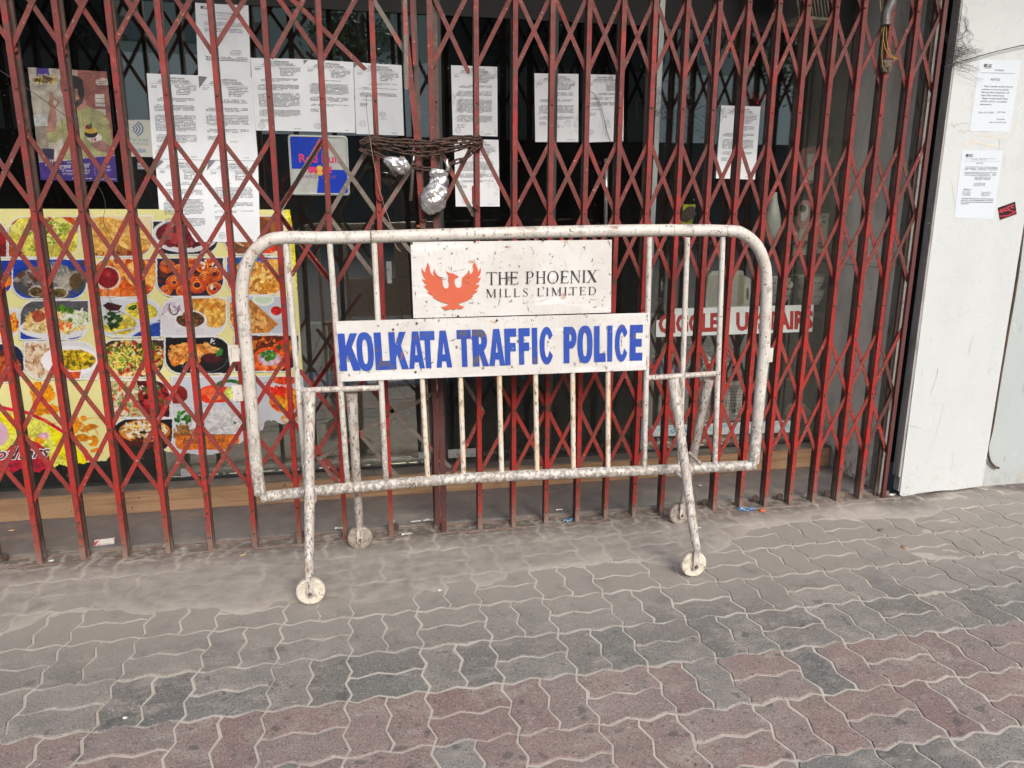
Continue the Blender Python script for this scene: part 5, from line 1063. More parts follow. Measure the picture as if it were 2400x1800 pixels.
f_ = Flat(F_, eps=.0022); f_.poly(bullp); f_.poly([(1.0-x, z) for x, z in bullp]); f_.text("Red Bull", .165, .55, .67, .135, .025); f_.build("red_bulls_and_lettering", tin_red, tin)
f_ = Flat(F_, eps=.0016); f_.text("ENERGY DRINK", .17, .285, .62, .055, .0); f_.build("drink_lettering", plain("wine_print", (.18, .07, .12), .4), tin)

# office notices ---------------------------------------------------------------
def notice(corners, label, kind=0, seed=1, cat="notice", matp=None, y=PY, group="office notices on the glass", head=True, curl=.002):
    ps = [onY(u, v, y) for u, v in corners]          # tl tr br bl
    f = quad_map(ps[3], ps[2], ps[1], ps[0]); r = random.Random(seed); lay = -.0012*(seed % 4)
    e = empty("notice_sheet", (ps[0]+ps[2])/2); tag(e, label, cat, group)
    ny_ = 10; nx_ = 6; ph = r.random()*6
    dz = lambda s_, t_: Vector((0, lay-curl*(.5+.5*math.sin(3*s_+2.2*t_+ph))*(.4+abs(s_-.5)+abs(t_-.5)), 0))
    g = lambda s_, t_: f(s_, t_)+dz(s_, t_)
    link("paper", mesh("paper", [g(i/nx_, j/ny_) for j in range(ny_+1) for i in range(nx_+1)], [(j*(nx_+1)+i, j*(nx_+1)+i+1, (j+1)*(nx_+1)+i+1, (j+1)*(nx_+1)+i) for j in range(ny_) for i in range(nx_)]), matp or paper_w, e, True)
    F1 = Flat(g, eps=.0011); F2 = Flat(g, eps=.0011)
    def words(x0, x1, z, h=.0085, fill=.93):
        x = x0
        while x < x1-.012:
            w = r.choice((.012, .02, .028, .036, .044)); w = min(w, x1-x); 
            if r.random() < fill: F1.rect(x, z+r.uniform(-.0008, .0008), x+w, z+h*r.uniform(.8, 1.15))
            x += w+.008
    if kind == 'lic':
        F2.rect(.10, .905, .155, .945); F2.text("LIC", .17, .905, .12, .042, .03); words(.35, .8, .865, .007); words(.4, .85, .85, .007); F1.rect(.08, .825, .93, .829)
        F1.text("NOTICE", .40, .775, .2, .026)
        for i in range(3): words(.16, .95, .73-.02*i)
        for i in range(3): words(.16, .9, .65-.02*i)
        for i in range(4): words(.62, .84, .36-.02*i, .008)
        for i in range(3): words(.16, .95, .26-.022*i, .012)
    elif kind == 'lic1':
        F2.rect(.13, .895, .20, .94); F2.text("LIC", .22, .897, .10, .042, .03); words(.13, .30, .88, .005); words(.40, .62, .862, .005); words(.42, .65, .85, .005); F1.rect(.06, .818, .90, .821)
        F1.text("NOTICE", .34, .715, .22, .03)
        for i, s_ in enumerate(["This is hereby notified that the", "premises is now possessed by", "Life Insurance Corporation Of", "India, EZO, Estate Dept.", "Please contact Estate Dept.", "of EZO, LICI for any further", "information."]):
            w = len(s_)*.0225+.02; F1.text(s_, (.16 if i not in (0, 4) else .2), .625-.042*i, min(w, .70), .021, .004)
        F1.text("Date  22.11.2021", .16, .26, .36, .02); F1.text("By Order", .62, .27, .2, .02); F1.text("Secretary", .62, .17, .2, .02); F1.text("Estate Dept. EZO, LICI", .46, .125, .40, .018)
    elif kind == 'lic2':
        F2.rect(.10, .905, .165, .945); F2.text("LIC", .18, .907, .10, .04, .03); words(.1, .85, .878, .005); words(.25, .6, .862, .005); F1.rect(.08, .842, .95, .844); F1.text("NOTICE", .38, .805, .17, .022)
        for i in range(3): words(.12, .92, .755-.02*i, .008, .98)
        for i in range(3): words(.12, .92, .675-.02*i, .008, .98)
        for i in range(3): words(.38, .78, .61-.018*i, .007)
        for i in range(3): words(.38, .68, .52-.018*i, .007)
        F1.text("Bidhan", .14, .415, .2, .03, 0, .4)
        for i in range(4): words(.12, .34, .39-.018*i, .006); words(.6, .84, .39-.018*i, .006)
        for i in range(3): words(.12, .92, .29-.026*i, .011, .99)
        words(.12, .32, .212, .011)
    else:
        F2.text("सम्पदा अधिकारी कार्यालय", .30, .945, .42, .020, .012); F2.text("OFFICE OF THE ESTATE OFFICER", .22, .918, .58, .018, .018); F2.text("जीवन बीमा निगम अधिनियम", .18, .900, .66, .012, .008); F1.rect(.05, .885, .95, .888)
        words(.07, .19, .855, .009); words(.07, .17, .838, .009)
        for i in range(6): words(.52+.02*(i > 0), .93-.03*i*(i > 2), .862-.019*i, .010)
        zz = .72; blocks = {0: [(3, .07), (5, .0), (12, 0), (6, 0)], 1: [(1, .2), (9, 0), (4, 0), (2, 0)], 2: [(4, .3), (3, 0), (8, 0), (3, 0)], 3: [(2, .2), (2, 0), (4, 0), (1, 0)]}[kind]
        for n_, ind in blocks:
            for i in range(n_):
                words(.10+ind+(.05 if i == 0 else 0), (.88 if i < n_-1 else r.uniform(.4, .8)), zz, .0085); zz -= .0165
            zz -= .035
        for i in range(3): words(.10, .26, max(.14, zz)-.017*i, .008)
        if kind in (0, 1, 3):
            for (sx_, sy_) in {0: [(.12, .07)], 1: [(.22, .08)], 3: [(.14, .15), (.56, .29)]}[kind]:
                a_ = .62
                for rr_ in (.068, .045):
                    n_ = 20
                    for k in range(n_):
                        t0, t1_ = 6.283*k/n_, 6.283*(k+.85)/n_
                        F1.poly([(sx_+rr_*math.cos(t0), sy_+rr_*a_*math.sin(t0)), (sx_+rr_*math.cos(t1_), sy_+rr_*a_*math.sin(t1_)), (sx_+rr_*.9*math.cos(t1_), sy_+rr_*.9*a_*math.sin(t1_)), (sx_+rr_*.9*math.cos(t0), sy_+rr_*.9*a_*math.sin(t0))])
                words(sx_-.03, sx_+.03, sy_-.004, .008)
        if kind in (2, 3):
            for k in range(5): F2.poly([(.5+.03*k, .22+.012*(k % 2)), (.54+.03*k, .235-.01*(k % 2)), (.54+.03*k, .231-.01*(k % 2)), (.5+.03*k, .216+.012*(k % 2))])
        words(.74, .86, .03, .008)
    a = F1.build("printed_lines", ink_l if kind != 'lic1' else ink, e); a["kind"] = "stuff"
    b = F2.build("printed_heading", ink, e)
    NOTICES.append(e); return e, g
NOTICES = []
GN = "office notices pasted on the shop glass"
notice([(457, 3), (582, 11), (588, 181), (465, 178)], "uppermost notice, with a small square logo at its head, above the block of four", 'lic', 4, group=GN)
notice([(344, 172), (466, 177), (480, 375), (359, 372)], "upper left notice of the block of four sheets beside the payment sticker", 0, 1, group=GN)
notice([(465, 177), (590, 181), (605, 377), (478, 375)], "upper right notice of the block of four sheets, under the sheet with the logo", 2, 2, group=GN)
notice([(364, 373), (484, 376), (499, 567), (379, 567)], "lower left notice of the block of four sheets, its foot on the food banner", 0, 5, group=GN)
notice([(484, 376), (605, 378), (610, 567), (497, 567)], "lower right notice of the block of four sheets, its foot on the food banner", 1, 7, group=GN)
notice([(587, 136), (711, 139), (722, 308), (600, 306)], "first sheet of the row of three notices above the blue tin sign", 0, 3, group=GN)
notice([(711, 139), (828, 146), (833, 312), (720, 308)], "middle sheet of the row of three notices above the blue tin sign, densely printed", 1, 6, group=GN)
notice([(829, 146), (941, 153), (947, 318), (835, 314)], "last sheet of the row of three notices above the tin sign, with two round stamps", 3, 8, group=GN)
notice([(1057, 153), (1165, 157), (1166, 320), (1061, 317)], "weathered notice on the door glass just right of the chained posts, upper of two", 0, 9, matp=paper_d, group=GN)
notice([(1064, 326), (1168, 328), (1171, 484), (1068, 484)], "weathered notice behind the right end of the chain, lower of two", 1, 10, matp=paper_d, group=GN)
notice([(1252, 172), (1355, 174), (1355, 333), (1254, 333)], "left sheet of the two notices side by side right of the door middle", 2, 11, matp=paper_d, group=GN)
n12, g12 = notice([(1372, 174), (1462, 176), (1461, 331), (1373, 334)], "right sheet of the two notices side by side, a dry vine across it", 3, 12, matp=paper_d, group=GN)
notice([(1690, 247), (1782, 250), (1769, 421), (1677, 418)], "single clean white notice above the display window, right of the red tinsel side", 2, 13, group=GN)
# folded dog-eared corners of three sheets
for (a, b, c, lab) in (((465, 178), (486, 180), (467, 207), 0), ((711, 140), (722, 141), (712, 151), 1), ((829, 147), (840, 148), (830, 159), 2), ((488, 376), (505, 376), (485, 400), 3), ((364, 373), (384, 377), (366, 395), 4)):
    A_, B_, C_ = (onY(*q_, PY-.0058) for q_ in (a, b, c)); MB().add([A_, C_, B_], [(0, 1, 2)]).build("dark_corner_mark", ink_l, NOTICES[(2, 6, 7, 4, 3)[lab]], recalc=False)
# wall notices on the white panel
PYW = 3.1496
GW = "notices stuck on the white panel"
notice([(2295, 139), (2393, 142), (2367, 309), (2272, 308)], "upper notice on the white panel, large type under a small square logo", 'lic1', 4, y=PYW, matp=paper_p, group=GW, curl=.0006)
notice([(2255, 352), (2351, 353), (2329, 513), (2236, 511)], "lower notice on the white panel, above and left of the red sticker", 'lic2', 8, y=PYW, matp=paper_p, group=GW, curl=.0006)
ss, S = poly_sheet("red_sticker", "small dark red and pink graffiti sticker tilted on the white panel", "sticker", [(2338, 487), (2380, 472), (2384, 502), (2342, 517)], (2200, 100, .27137), 70, (150, 34, 48), y=PYW)
S.poly([(500, 1420), (662, 1365), (680, 1485), (520, 1540)], (36, 14, 20))
for k, (cx, cy) in enumerate([(545, 1450), (575, 1440), (605, 1425), (638, 1412)]): S.arc(cx, cy, 15, 13, 20*k, 280+20*k, 6, (206, 70, 86)); S.arc(cx+3, cy+6, 8, 16, 90, 300, 4, (206, 70, 86))
S.arc(590, 1470, 70, 22, 190, 350, 7, (206, 60, 80)); S.line([(530, 1500), (600, 1492), (665, 1460)], 9, (196, 50, 70)); [S.ell(535+k*12, 1522-k*4, 3, 3, (206, 70, 90)) for k in range(11)]
wx, wy = S.X, S.Y; S.keep = (wy > 1425-(wx-508)*.357) & (wy < 1537-(wx-525)*.367) & (wx > 508+(wy-1425)*.155) & (wx < 662+(wy-1370)*.12)
S.build("printed_sheet", print_m, ss, .0005, .8)
# old paste marks and scrawls on the panel
fg = Flat(lambda x, z: Vector((x, 3.1498, z)), eps=.0003)
def wash(tf, pts, w, fl):
    P0 = [onY(*tf(*p), 3.1498) for p in pts]; P0 = densify(P0, 3); r = random.Random(len(pts)+int(pts[0][0]))
    up = []; dn = []
    for i, p in enumerate(P0):
        d = (P0[min(i+1, len(P0)-1)]-P0[max(i-1, 0)]).normalized(); n_ = Vector((-d.z, 0, d.x))*w*.0004*r.uniform(.5, 1.3); up.append((p.x+n_.x, p.z+n_.z)); dn.append((p.x-n_.x, p.z-n_.z))
    for i in range(len(up)-1): fl._put([up[i], up[i+1], dn[i+1], dn[i]], [(0, 1, 2, 3)])
zw = T(2200, 100, .27137)
for pts, w in (([(340, 798), (420, 805), (575, 828)], 6), ([(215, 880), (330, 862), (420, 885), (520, 892)], 9), ([(300, 812), (296, 860)], 5), ([(80, 1100), (140, 1060), (195, 1040)], 5), ([(290, 480), (300, 400)], 4)): wash(zw, pts, w, fg)
fg.build("paste_residue", mat("dry_paste", (.62, .57, .48), rough=.9), pn)["kind"] = "stuff"
fg = Flat(lambda x, z: Vector((x, 3.1498, z)), eps=.0004)
for pts, w in (([(105, 720), (120, 700), (135, 735), (150, 705), (175, 712), (190, 695), (260, 700)], 1.6), ([(165, 775), (190, 755), (215, 780), (250, 760), (430, 770)], 1.6), ([(95, 1170), (118, 1240), (120, 1290), (138, 1400)], 1.2), ([(525, 830), (522, 930)], 1.), ([(160, 520), (175, 505)], 1.), ([(272, 500), (298, 400)], 1.2), ([(570, 985), (560, 1080)], 1.1), ([(160, 1440), (235, 1610)], .8), ([(60, 1435), (110, 1440)], 1.)): wash(zw, pts, w, fg)
z4 = T(1700, 475, .31646); z4b = T(1700, 900, .31646)
for pts, w in (([(1575, 1225), (1560, 1300), (1520, 1420)], 2.4), ([(1835, 985), (1815, 1060), (1800, 1130)], 2.4), ([(1620, 770), (1675, 740)], 1.6), ([(1495, 155), (1520, 150)], 1.6), ([(1950, 1270), (1960, 1225)], 1.6)): wash(z4, pts, w, fg)
for pts, w in (([(1345, 300), (1370, 310), (1455, 325)], 1.4), ([(1620, 140), (1590, 260), (1545, 420), (1500, 520)], 1.0), ([(1690, 500), (1675, 660)], 1.), ([(1780, 520), (1700, 680)], .8)): wash(z4b, pts, w, fg)
fg.build("scrawled_marks", mat("rust_brown_scrawl", (.30, .24, .20), rough=.9), pn)["kind"] = "stuff"

# display-window signs --------------------------------------------------------
us = empty("upstairs_sign", onY(1720, 752, PY)); tag(us, "white strip sign with red letters reading GIGGLES UPSTAIRS on the display window", "sign")
c_ = [(1537, 790), (1903, 777), (1907, 714), (1582, 723), (1576, 744), (1538, 751)]
ps = [onY(u, v, PY) for u, v in c_]; MB().prism([(p.x, p.z) for p in ps], PY-.002, PY-.0005).build("sign_strip", mat("pale_sign_film", (.60, .66, .64), [((.48, .54, .53), 8, 5, .45, .68, .6), ((.3, .3, .29), 60, 5, .68, .7, .6)], rough=.5), us)
# torn left part sits under the letter G
fl_ = Flat(lambda x, z: 0, eps=.001); gp = lambda u, v: onY(u, v, PY-.002)
txt(fl_, "GIGGLES", T(1200, 475, .31646), 1085, 962, 1585, 944, 128, gp, .045); fl_.build("red_lettering", plain("red_print_a", (.33, .035, .03), .5), us); fl_.mb = MB(); txt(fl_, "UPSTAIRS", T(1200, 475, .31646), 1660, 943, 2228, 926, 126, gp, .045)
fl_.build("red_lettering", plain("red_print", (.33, .035, .03), .5), us)
gs = empty("giggles_strip", onY(1690, 1005, PY)); tag(gs, "white and pale blue patterned strip along the foot of the display window", "strip sign")
ps = [onY(u, v, PY) for u, v in [(1527, 1023), (1853, 1013), (1853, 985), (1526, 998)]]
link("strip", mesh("strip", ps, [(0, 1, 2, 3)]), mat("pale_patterned_strip", (.52, .55, .53), [((.20, .42, .50), (22, 22, 60), 4, .50, .54, .8), ((.6, .58, .5), 20, 5, .55, .7, .6)], rough=.5), gs)
fl_ = Flat(lambda x, z: 0, eps=.001); txt(fl_, "Giggles", b3, 1175, 362, 1330, 356, 30, lambda u, v: onY(u, v, PY), .03, .3); fl_.build("blue_lettering", plain("sky_print", (.06, .26, .42), .5), gs)
for cs, lab in (([(424, 1119), (448, 1116), (448, 1096), (424, 1099)], "small grey label low on the dark glass under the torn banner"), ([(980, 1075), (1008, 1074), (1008, 1058), (980, 1060)], "smaller of two torn grey labels low behind the barricade"),
                ([(1042, 1074), (1115, 1070), (1115, 1050), (1042, 1054)], "wider of two torn grey labels low behind the barricade"), ([(908, 664), (919, 664), (917, 612), (905, 613)], "narrow grey label upright on the glass left of the phoenix sign")):
    o = MB().prism([(p.x, p.z) for p in [onY(u, v, PY) for u, v in cs]], PY-.002, PY-.0004).build("paper_label", mat("old_grey_label", (.30, .31, .30), [((.12, .12, .12), 60, 5, .55, .62, .8)], rough=.8)); tag(o, lab, "label")
oz = MB().prism([(p.x, p.z) for p in [onY(u, v, PY) for u, v in [(976, 533), (991, 533), (990, 527), (976, 527)]]], PY-.002, PY-.0004).build("orange_tape", plain("orange_tape_m", (.42, .13, .04), .5)); tag(oz, "short strip of orange tape on the door glass just above the barricade", "tape")

# ================================================================== things in the display window
DY = 3.81
def D(u, v, y=DY): return onY(u, v, y)
crm = plain("cream_ceramic", (.86, .84, .80), .25); pink = plain("pink_plastic", (.66, .25, .27), .4)
sh = empty("display_shelf", D(1880, 640)); tag(sh, "glass display shelf and case edge behind the upstairs sign", "shelf")
zt = D(1880, 735).z
MB().box(1.55, 2.56, DY-.05, DY+.22, zt-.012, zt).build("shelf_board", ledge_mat, sh)
MB().box(D(1800, 640).x, D(1943, 640).x, DY-.07, DY-.066, D(1943, 640).z-.004, D(1943, 640).z).build("case_edge", plain("glass_edge", (.25, .32, .3), .2), sh)
MB().box(D(1943, 640).x-.004, D(1943, 640).x, DY-.07, DY-.066, zt, D(1943, 640).z).build("case_edge", plain("glass_edge2", (.25, .32, .3), .2), sh)
def cup(u0, u1, vt, vb, lab):
    a = D(u0, vb); b = D(u1, vb); r = (b.x-a.x)/2; c = (a.x+b.x)/2; h = D(u0, vt).z-a.z
    e = empty("bowl", (c, DY, a.z)); tag(e, lab, "bowl", "white bowls stacked in the display window")
    autosmooth(MB().lathe([(0, .003), (r*.6, .0), (r*.66, .006), (r*.92, h*.55), (r, h), (r*.95, h), (r*.85, h*.5), (0, .012)], c, DY, a.z, 24).build("bowl_body", crm, e), 50)
    for k in range(6):
        o = MB().lathe([(0, -.001), (.006, -.001), (.006, .001)], 0, 0, 0, 8, 'y').build("floral_motif", plain("motif", (.2, .12, .12), .5) if k == 0 else None, e)
        if k: o.data.materials.append(bpy.data.materials["motif"])
        an = -.9+k*.36; o.location = (c+r*.93*math.sin(an), DY-r*.93*math.cos(an), a.z+h*.6); o.rotation_euler = (0, 0, an)
for i, (vt, vb) in enumerate(((715, 745), (679, 713), (648, 682))):
    cup(1871, 1925, vt, vb, ["bottom bowl of the right stack, half behind the sign", "middle white bowl of the right stack of bowls", "top white bowl of the right stack of bowls"][i]) if i else None
for i, (vt, vb) in enumerate(((679, 710), (650, 680))): cup(1800, 1848, vt, vb, ["lower white bowl of the left stack by the spoon", "upper white bowl of the left stack by the spoon"][i])
sp = empty("ladle", D(1852, 700)); tag(sp, "white china spoon standing between the two stacks of bowls", "spoon")
p = D(1852, 668); MB().lathe([(0, -.004), (.018, -.003), (.022, .002), (.016, .004), (0, .003)], 0, 0, 0, 18, 'y').build("spoon_bowl", crm, sp, True).location = p
MB().tube([D(1850, 674), D(1849, 700), D(1846, 735)], .004, 8).build("spoon_handle", crm, sp, True)
tb = empty("serving_tray", D(1705, 680)); tag(tb, "cream serving tray with gold floral border and a side handle, on edge", "tray")
f = MB(); q0 = [D(*T(1520, 300, .27726)(x, y)) for x, y in [(480, 1520), (860, 1520), (858, 1280), (840, 1262), (802, 1245), (798, 1212), (780, 1204), (540, 1208), (520, 1225), (500, 1250)]]
f.prism([(p.x, p.z) for p in q0], DY-.006, DY+.008).build("tray_board", plain("tray_cream", (.80, .76, .68), .4), tb)
q1 = [D(*T(1520, 300, .27726)(x, y)) for x, y in [(500, 1500), (770, 1500), (800, 1480), (800, 1240), (520, 1240), (500, 1270)]]; q2 = [D(*T(1520, 300, .27726)(x, y)) for x, y in [(540, 1500), (745, 1500), (762, 1470), (762, 1290), (560, 1290), (540, 1310)]]
MB().prism([(p.x, p.z) for p in q1], DY-.0075, DY-.0062).build("floral_border", mat("gold_floral", (.62, .54, .34), [((.55, .52, .45), 60, 4, .48, .54, .9)], rough=.5), tb)
MB().prism([(p.x, p.z) for p in q2], DY-.0088, DY-.0077).build("tray_centre", mat("tray_grey", (.60, .57, .52), [((.5, .47, .42), 20, 4, .45, .6, .8)], rough=.4), tb)
q3 = [(p.x, p.z) for p in [D(*T(1520, 300, .27726)(x, y)) for x, y in ell(832, 1400, 10, 55, 0, 360, 14)]]; MB().prism(q3, DY-.0085, DY-.0062).build("handle_slot", frame_dark, tb)
# picture card and pink spoon rest
pc = empty("floral_card", D(1900, 520)); tag(pc, "cream square tray printed with red flowers, leaning in the display window", "tray")
ps = [D(u, v) for u, v in [(1858, 600), (1935, 592), (1943, 500), (1862, 505)]]; MB().prism([(p.x, p.z) for p in ps], DY-.004, DY+.004).build("card_board", plain("card_cream", (.72, .66, .56), .5), pc)
fl_ = Flat(lambda x, z: Vector((x, DY-.004, z)), eps=.001); r = random.Random(3)
for _ in range(34):
    p = D(r.uniform(1862, 1938), r.choice((r.uniform(502, 520), r.uniform(560, 595), r.uniform(505, 590)))); fl_.poly([(p.x+a_, p.z+b_) for a_, b_ in ell(0, 0, r.uniform(.003, .010), r.uniform(.003, .008), 0, 360, 6)])
fl_.build("flower_print", plain("wine_flowers", (.16, .03, .03), .6), pc)
pk = empty("pink_spoon_rest", D(1885, 515)); tag(pk, "pink oval spoon rest with a cream middle, in front of the floral tray", "spoon rest")
z5 = T(1520, 300, .27726); o_ = [D(*z5(x, y), DY-.03) for x, y in [(1300, 610), (1345, 610), (1372, 660), (1370, 740), (1340, 800), (1310, 850), (1275, 855), (1250, 800), (1265, 740), (1268, 660)]]
MB().prism([(p.x, p.z) for p in o_], DY-.04, DY-.03).build("rest_body", pink, pk)
o_ = [D(*z5(x, y), DY-.041) for x, y in [(1310, 640), (1340, 650), (1352, 690), (1345, 740), (1315, 790), (1285, 780), (1285, 700)]]; MB().prism([(p.x, p.z) for p in o_], DY-.044, DY-.041).build("rest_hollow", crm, pk)
o_ = [D(*z5(x, y), DY-.046) for x, y in ell(1305, 680, 26, 34, 0, 360, 12)]; MB().prism([(p.x, p.z) for p in o_], DY-.048, DY-.0455).build("dark_eye", frame_dark, pk)
# ornate pink mirror frame
mf = empty("ornate_frame", D(1905, 380)); tag(mf, "small ornate dusky pink frame with a pale centre, behind the posts", "picture frame")
o_ = [D(*z5(x, y)) for x, y in [(1285, 470), (1280, 220), (1300, 180), (1350, 165), (1400, 150), (1440, 170), (1500, 160), (1545, 175), (1535, 220), (1510, 240), (1500, 470)]]
MB().prism([(p.x, p.z) for p in o_], DY, DY+.012).build("frame_body", plain("dusky_pink", (.34, .11, .11), .4), mf)
o_ = [D(*z5(x, y)) for x, y in [(1345, 440), (1340, 220), (1410, 218), (1412, 440)]]; MB().prism([(p.x, p.z) for p in o_], DY-.003, DY-.0005).build("frame_picture", plain("pale_picture", (.55, .58, .55), .4), mf)
# yellow packet
yp = empty("snack_packet", D(1612, 520)); tag(yp, "yellow snack packet with a brown picture, hanging in the window above the barricade", "packet")
o_ = [D(*z5(x, y), 3.8) for x, y in [(275, 840), (290, 640), (340, 648), (395, 645), (360, 840)]]; MB().prism([(p.x, p.z) for p in o_], 3.795, 3.805).build("packet_film", plain("yellow_film", (.70, .66, .05), .3), yp)
o_ = [D(*z5(x, y), 3.79) for x, y in [(262, 760), (290, 700), (345, 660), (385, 665), (390, 700), (410, 720), (370, 770), (330, 790), (280, 785)]]; MB().prism([(p.x, p.z) for p in o_], 3.788, 3.792).build("brown_picture", mat("brown_pic", (.10, .06, .055), [((.35, .28, .26), 50, 4, .6, .68, .8)], rough=.5), yp)
# white vase
vz = [(0, 0), (.03, 0), (.045, .03), (.052, .08), (.05, .13), (.035, .19), (.02, .24), (.016, .28), (0, .28)]
vc = D(1812, 566); va_ = MB().lathe([(r_*.95, h*.95) for r_, h in vz], vc.x, DY+.03, vc.z, 24).build("white_vase", crm, None, True); tag(va_, "tall white vase dimly seen between the posts right of the barricade corner", "vase")
MB2 = MB().box(1.6, 2.56, DY-.05, DY+.2, vc.z-.012, vc.z).build("upper_shelf", black_stuff); tag(MB2, "dark upper shelf of the display window carrying the vase and card", "shelf")
# tote with checked pattern, purple balloon, silver foil, grey box, dark jars, red box
zb_ = T(1520, 740, .27726); base_z = .140
tt = empty("checked_bag", D(1720, 940, 3.85)); tag(tt, "pale checked bag with a black floral print, low in the display window", "bag")
o_ = [D(*zb_(x, y), 3.86) for x, y in [(650, 830), (690, 560), (815, 565), (790, 880), (690, 890)]]; MB().prism([(p.x, p.z) for p in o_], 3.86, 3.90).build("bag_body", plain("bag_pale", (.66, .58, .58), .6), tt)
fl_ = Flat(lambda x, z: Vector((x, 3.86, z)), eps=.0012)
for k in range(9):
    a, b = D(*zb_(680+k*13, 590), 3.86), D(*zb_(650+k*14, 810), 3.86); fl_.poly([(a.x, a.z), (a.x+.0025, a.z), (b.x+.0025, b.z), (b.x, b.z)])
for k in range(9):
    a, b = D(*zb_(682-k*3.6, 590+k*25), 3.86), D(*zb_(806-k*2, 592+k*25), 3.86); fl_.poly([(a.x, a.z), (b.x, b.z), (b.x, b.z-.0022), (a.x, a.z-.0022)])
for (x, y, r_) in ((735, 755, 18), (765, 770, 22), (745, 800, 24), (715, 810, 18), (770, 820, 16), (735, 845, 14)):
    p = D(*zb_(x, y), 3.86); fl_.poly([(p.x+a_, p.z+b_) for a_, b_ in ell(0, 0, r_*.0006, r_*.0006, 0, 360, 8)], [[(p.x+a_, p.z+b_) for a_, b_ in ell(0, 0, r_*.00025, r_*.00025, 0, 360, 6)]])
fl_.build("black_print", ink_black, tt)
def blob(name, lab, cat, c, r, m_, seed=1, amp=.12, n=16, sq=(1, 1, 1)):
    b = MB(); rr = np.random.default_rng(seed); ph = rr.random(6)*6
    for j in range(n+1):
        th = math.pi*j/n
        for i in range(2*n):
            a = math.pi*i/n; k = 1+amp*(math.sin(3*a+ph[0])*math.sin(4*th+ph[1])+.6*math.sin(7*a+ph[2]+3*th)*math.sin(5*th+ph[3]))
            b.v.append((c[0]+r*k*sq[0]*math.sin(th)*math.cos(a), c[1]+r*k*sq[1]*math.sin(th)*math.sin(a), c[2]+r*k*sq[2]*math.cos(th)))
    for j in range(n):
        for i in range(2*n):
            a = j*2*n+i; d = j*2*n+(i+1) % (2*n); b.f.append((a, a+2*n, d+2*n, d))
    o = b.build(name, m_, None, True); return tag(o, lab, cat)
blob("purple_bag", "dull purple bag slumped behind the display glass, left of the barricade leg", "bag", D(1590, 900, 3.88), .085, plain("purple_cloth", (.24, .15, .30), .6), 2, .08, sq=(.9, .6, 1.15))
blob("foil_bundle", "crinkled silver foil bundle low in the display window between the posts", "bundle", D(1650, 855, 3.88), .05, foil, 4, .25, 20)
blob("grey_pouch", "grey translucent pouch lying low at the right of the display window", "pouch", D(1868, 965, 3.86), .06, plain("grey_poly", (.4, .42, .42), .3), 6, .15, sq=(1.3, .6, .8))
rb = MB().box(D(1640, 960, 3.95).x, D(1690, 960, 3.95).x, 3.95, 4.05, D(1640, 1005, 3.95).z, D(1640, 955, 3.95).z).build("red_carton", plain("red_carton_m", (.20, .02, .02), .5)); tag(rb, "low dark red carton behind the patterned strip in the window", "carton")
MBb = MB().box(1.56, 2.56, 3.78, 4.5, .134, .150).build("window_base_board", ledge_mat); tag(MBb, "dark base board of the display window, under the goods", "base board")
for i, (u, v0, v1, r_) in enumerate(((1546, 735, 648, .032), (1866, 890, 800, .04))):
    a = D(u, v0, 4.0); h = D(u, v1, 4.0).z-a.z
    o = MB().lathe([(0, 0), (r_, 0), (r_, h*.7), (r_*.4, h*.85), (r_*.4, h), (0, h)], a.x, 4.0, a.z, 18).build("dark_jar", mat("patterned_jar%d" % i, (.04, .035, .04), [((.35, .33, .36), 34, 3, .55, .6, .8)], rough=.3), None, True)
    tag(o, ["dark patterned bottle at the left end of the display window", "tall dark jar at the right of the display window, low down"][i], "jar")
    MB().box(a.x-.06, a.x+.06, 3.95, 4.05, a.z-.008, a.z).build("shelf_bracket", frame_dark, sh)
# red tinsel heart
th_ = empty("red_tinsel", D(1765, 235, 3.9)); tag(th_, "glittering red tinsel heart hanging inside the display window, above the clean notice", "tinsel")
tm = MB(); r = random.Random(8); pc_ = D(1770, 245, 3.9)
for _ in range(700):
    t = r.uniform(0, 6.283); hx_ = .016*16*math.sin(t)**3*.36; hz = .016*(13*math.cos(t)-5*math.cos(2*t)-2*math.cos(3*t)-math.cos(4*t))*.36; k = math.sqrt(r.random())
    p = pc_+Vector((hx_*k, r.uniform(-.02, .02), hz*k)); a = Vector((r.gauss(0, 1), r.gauss(0, 1), r.gauss(0, 1))).normalized()*.012; b = a.cross(Vector((r.random(), 1, r.random()))).normalized()*.0018
    n_ = len(tm.v); tm.v += [tuple(p-a-b), tuple(p+a-b), tuple(p+a+b), tuple(p-a+b)]; tm.f.append((n_, n_+1, n_+2, n_+3))
tm.build("tinsel_strands", plain("red_tinsel_m", (.42, .01, .03), .2, .8), th_, recalc=False)["kind"] = "stuff"

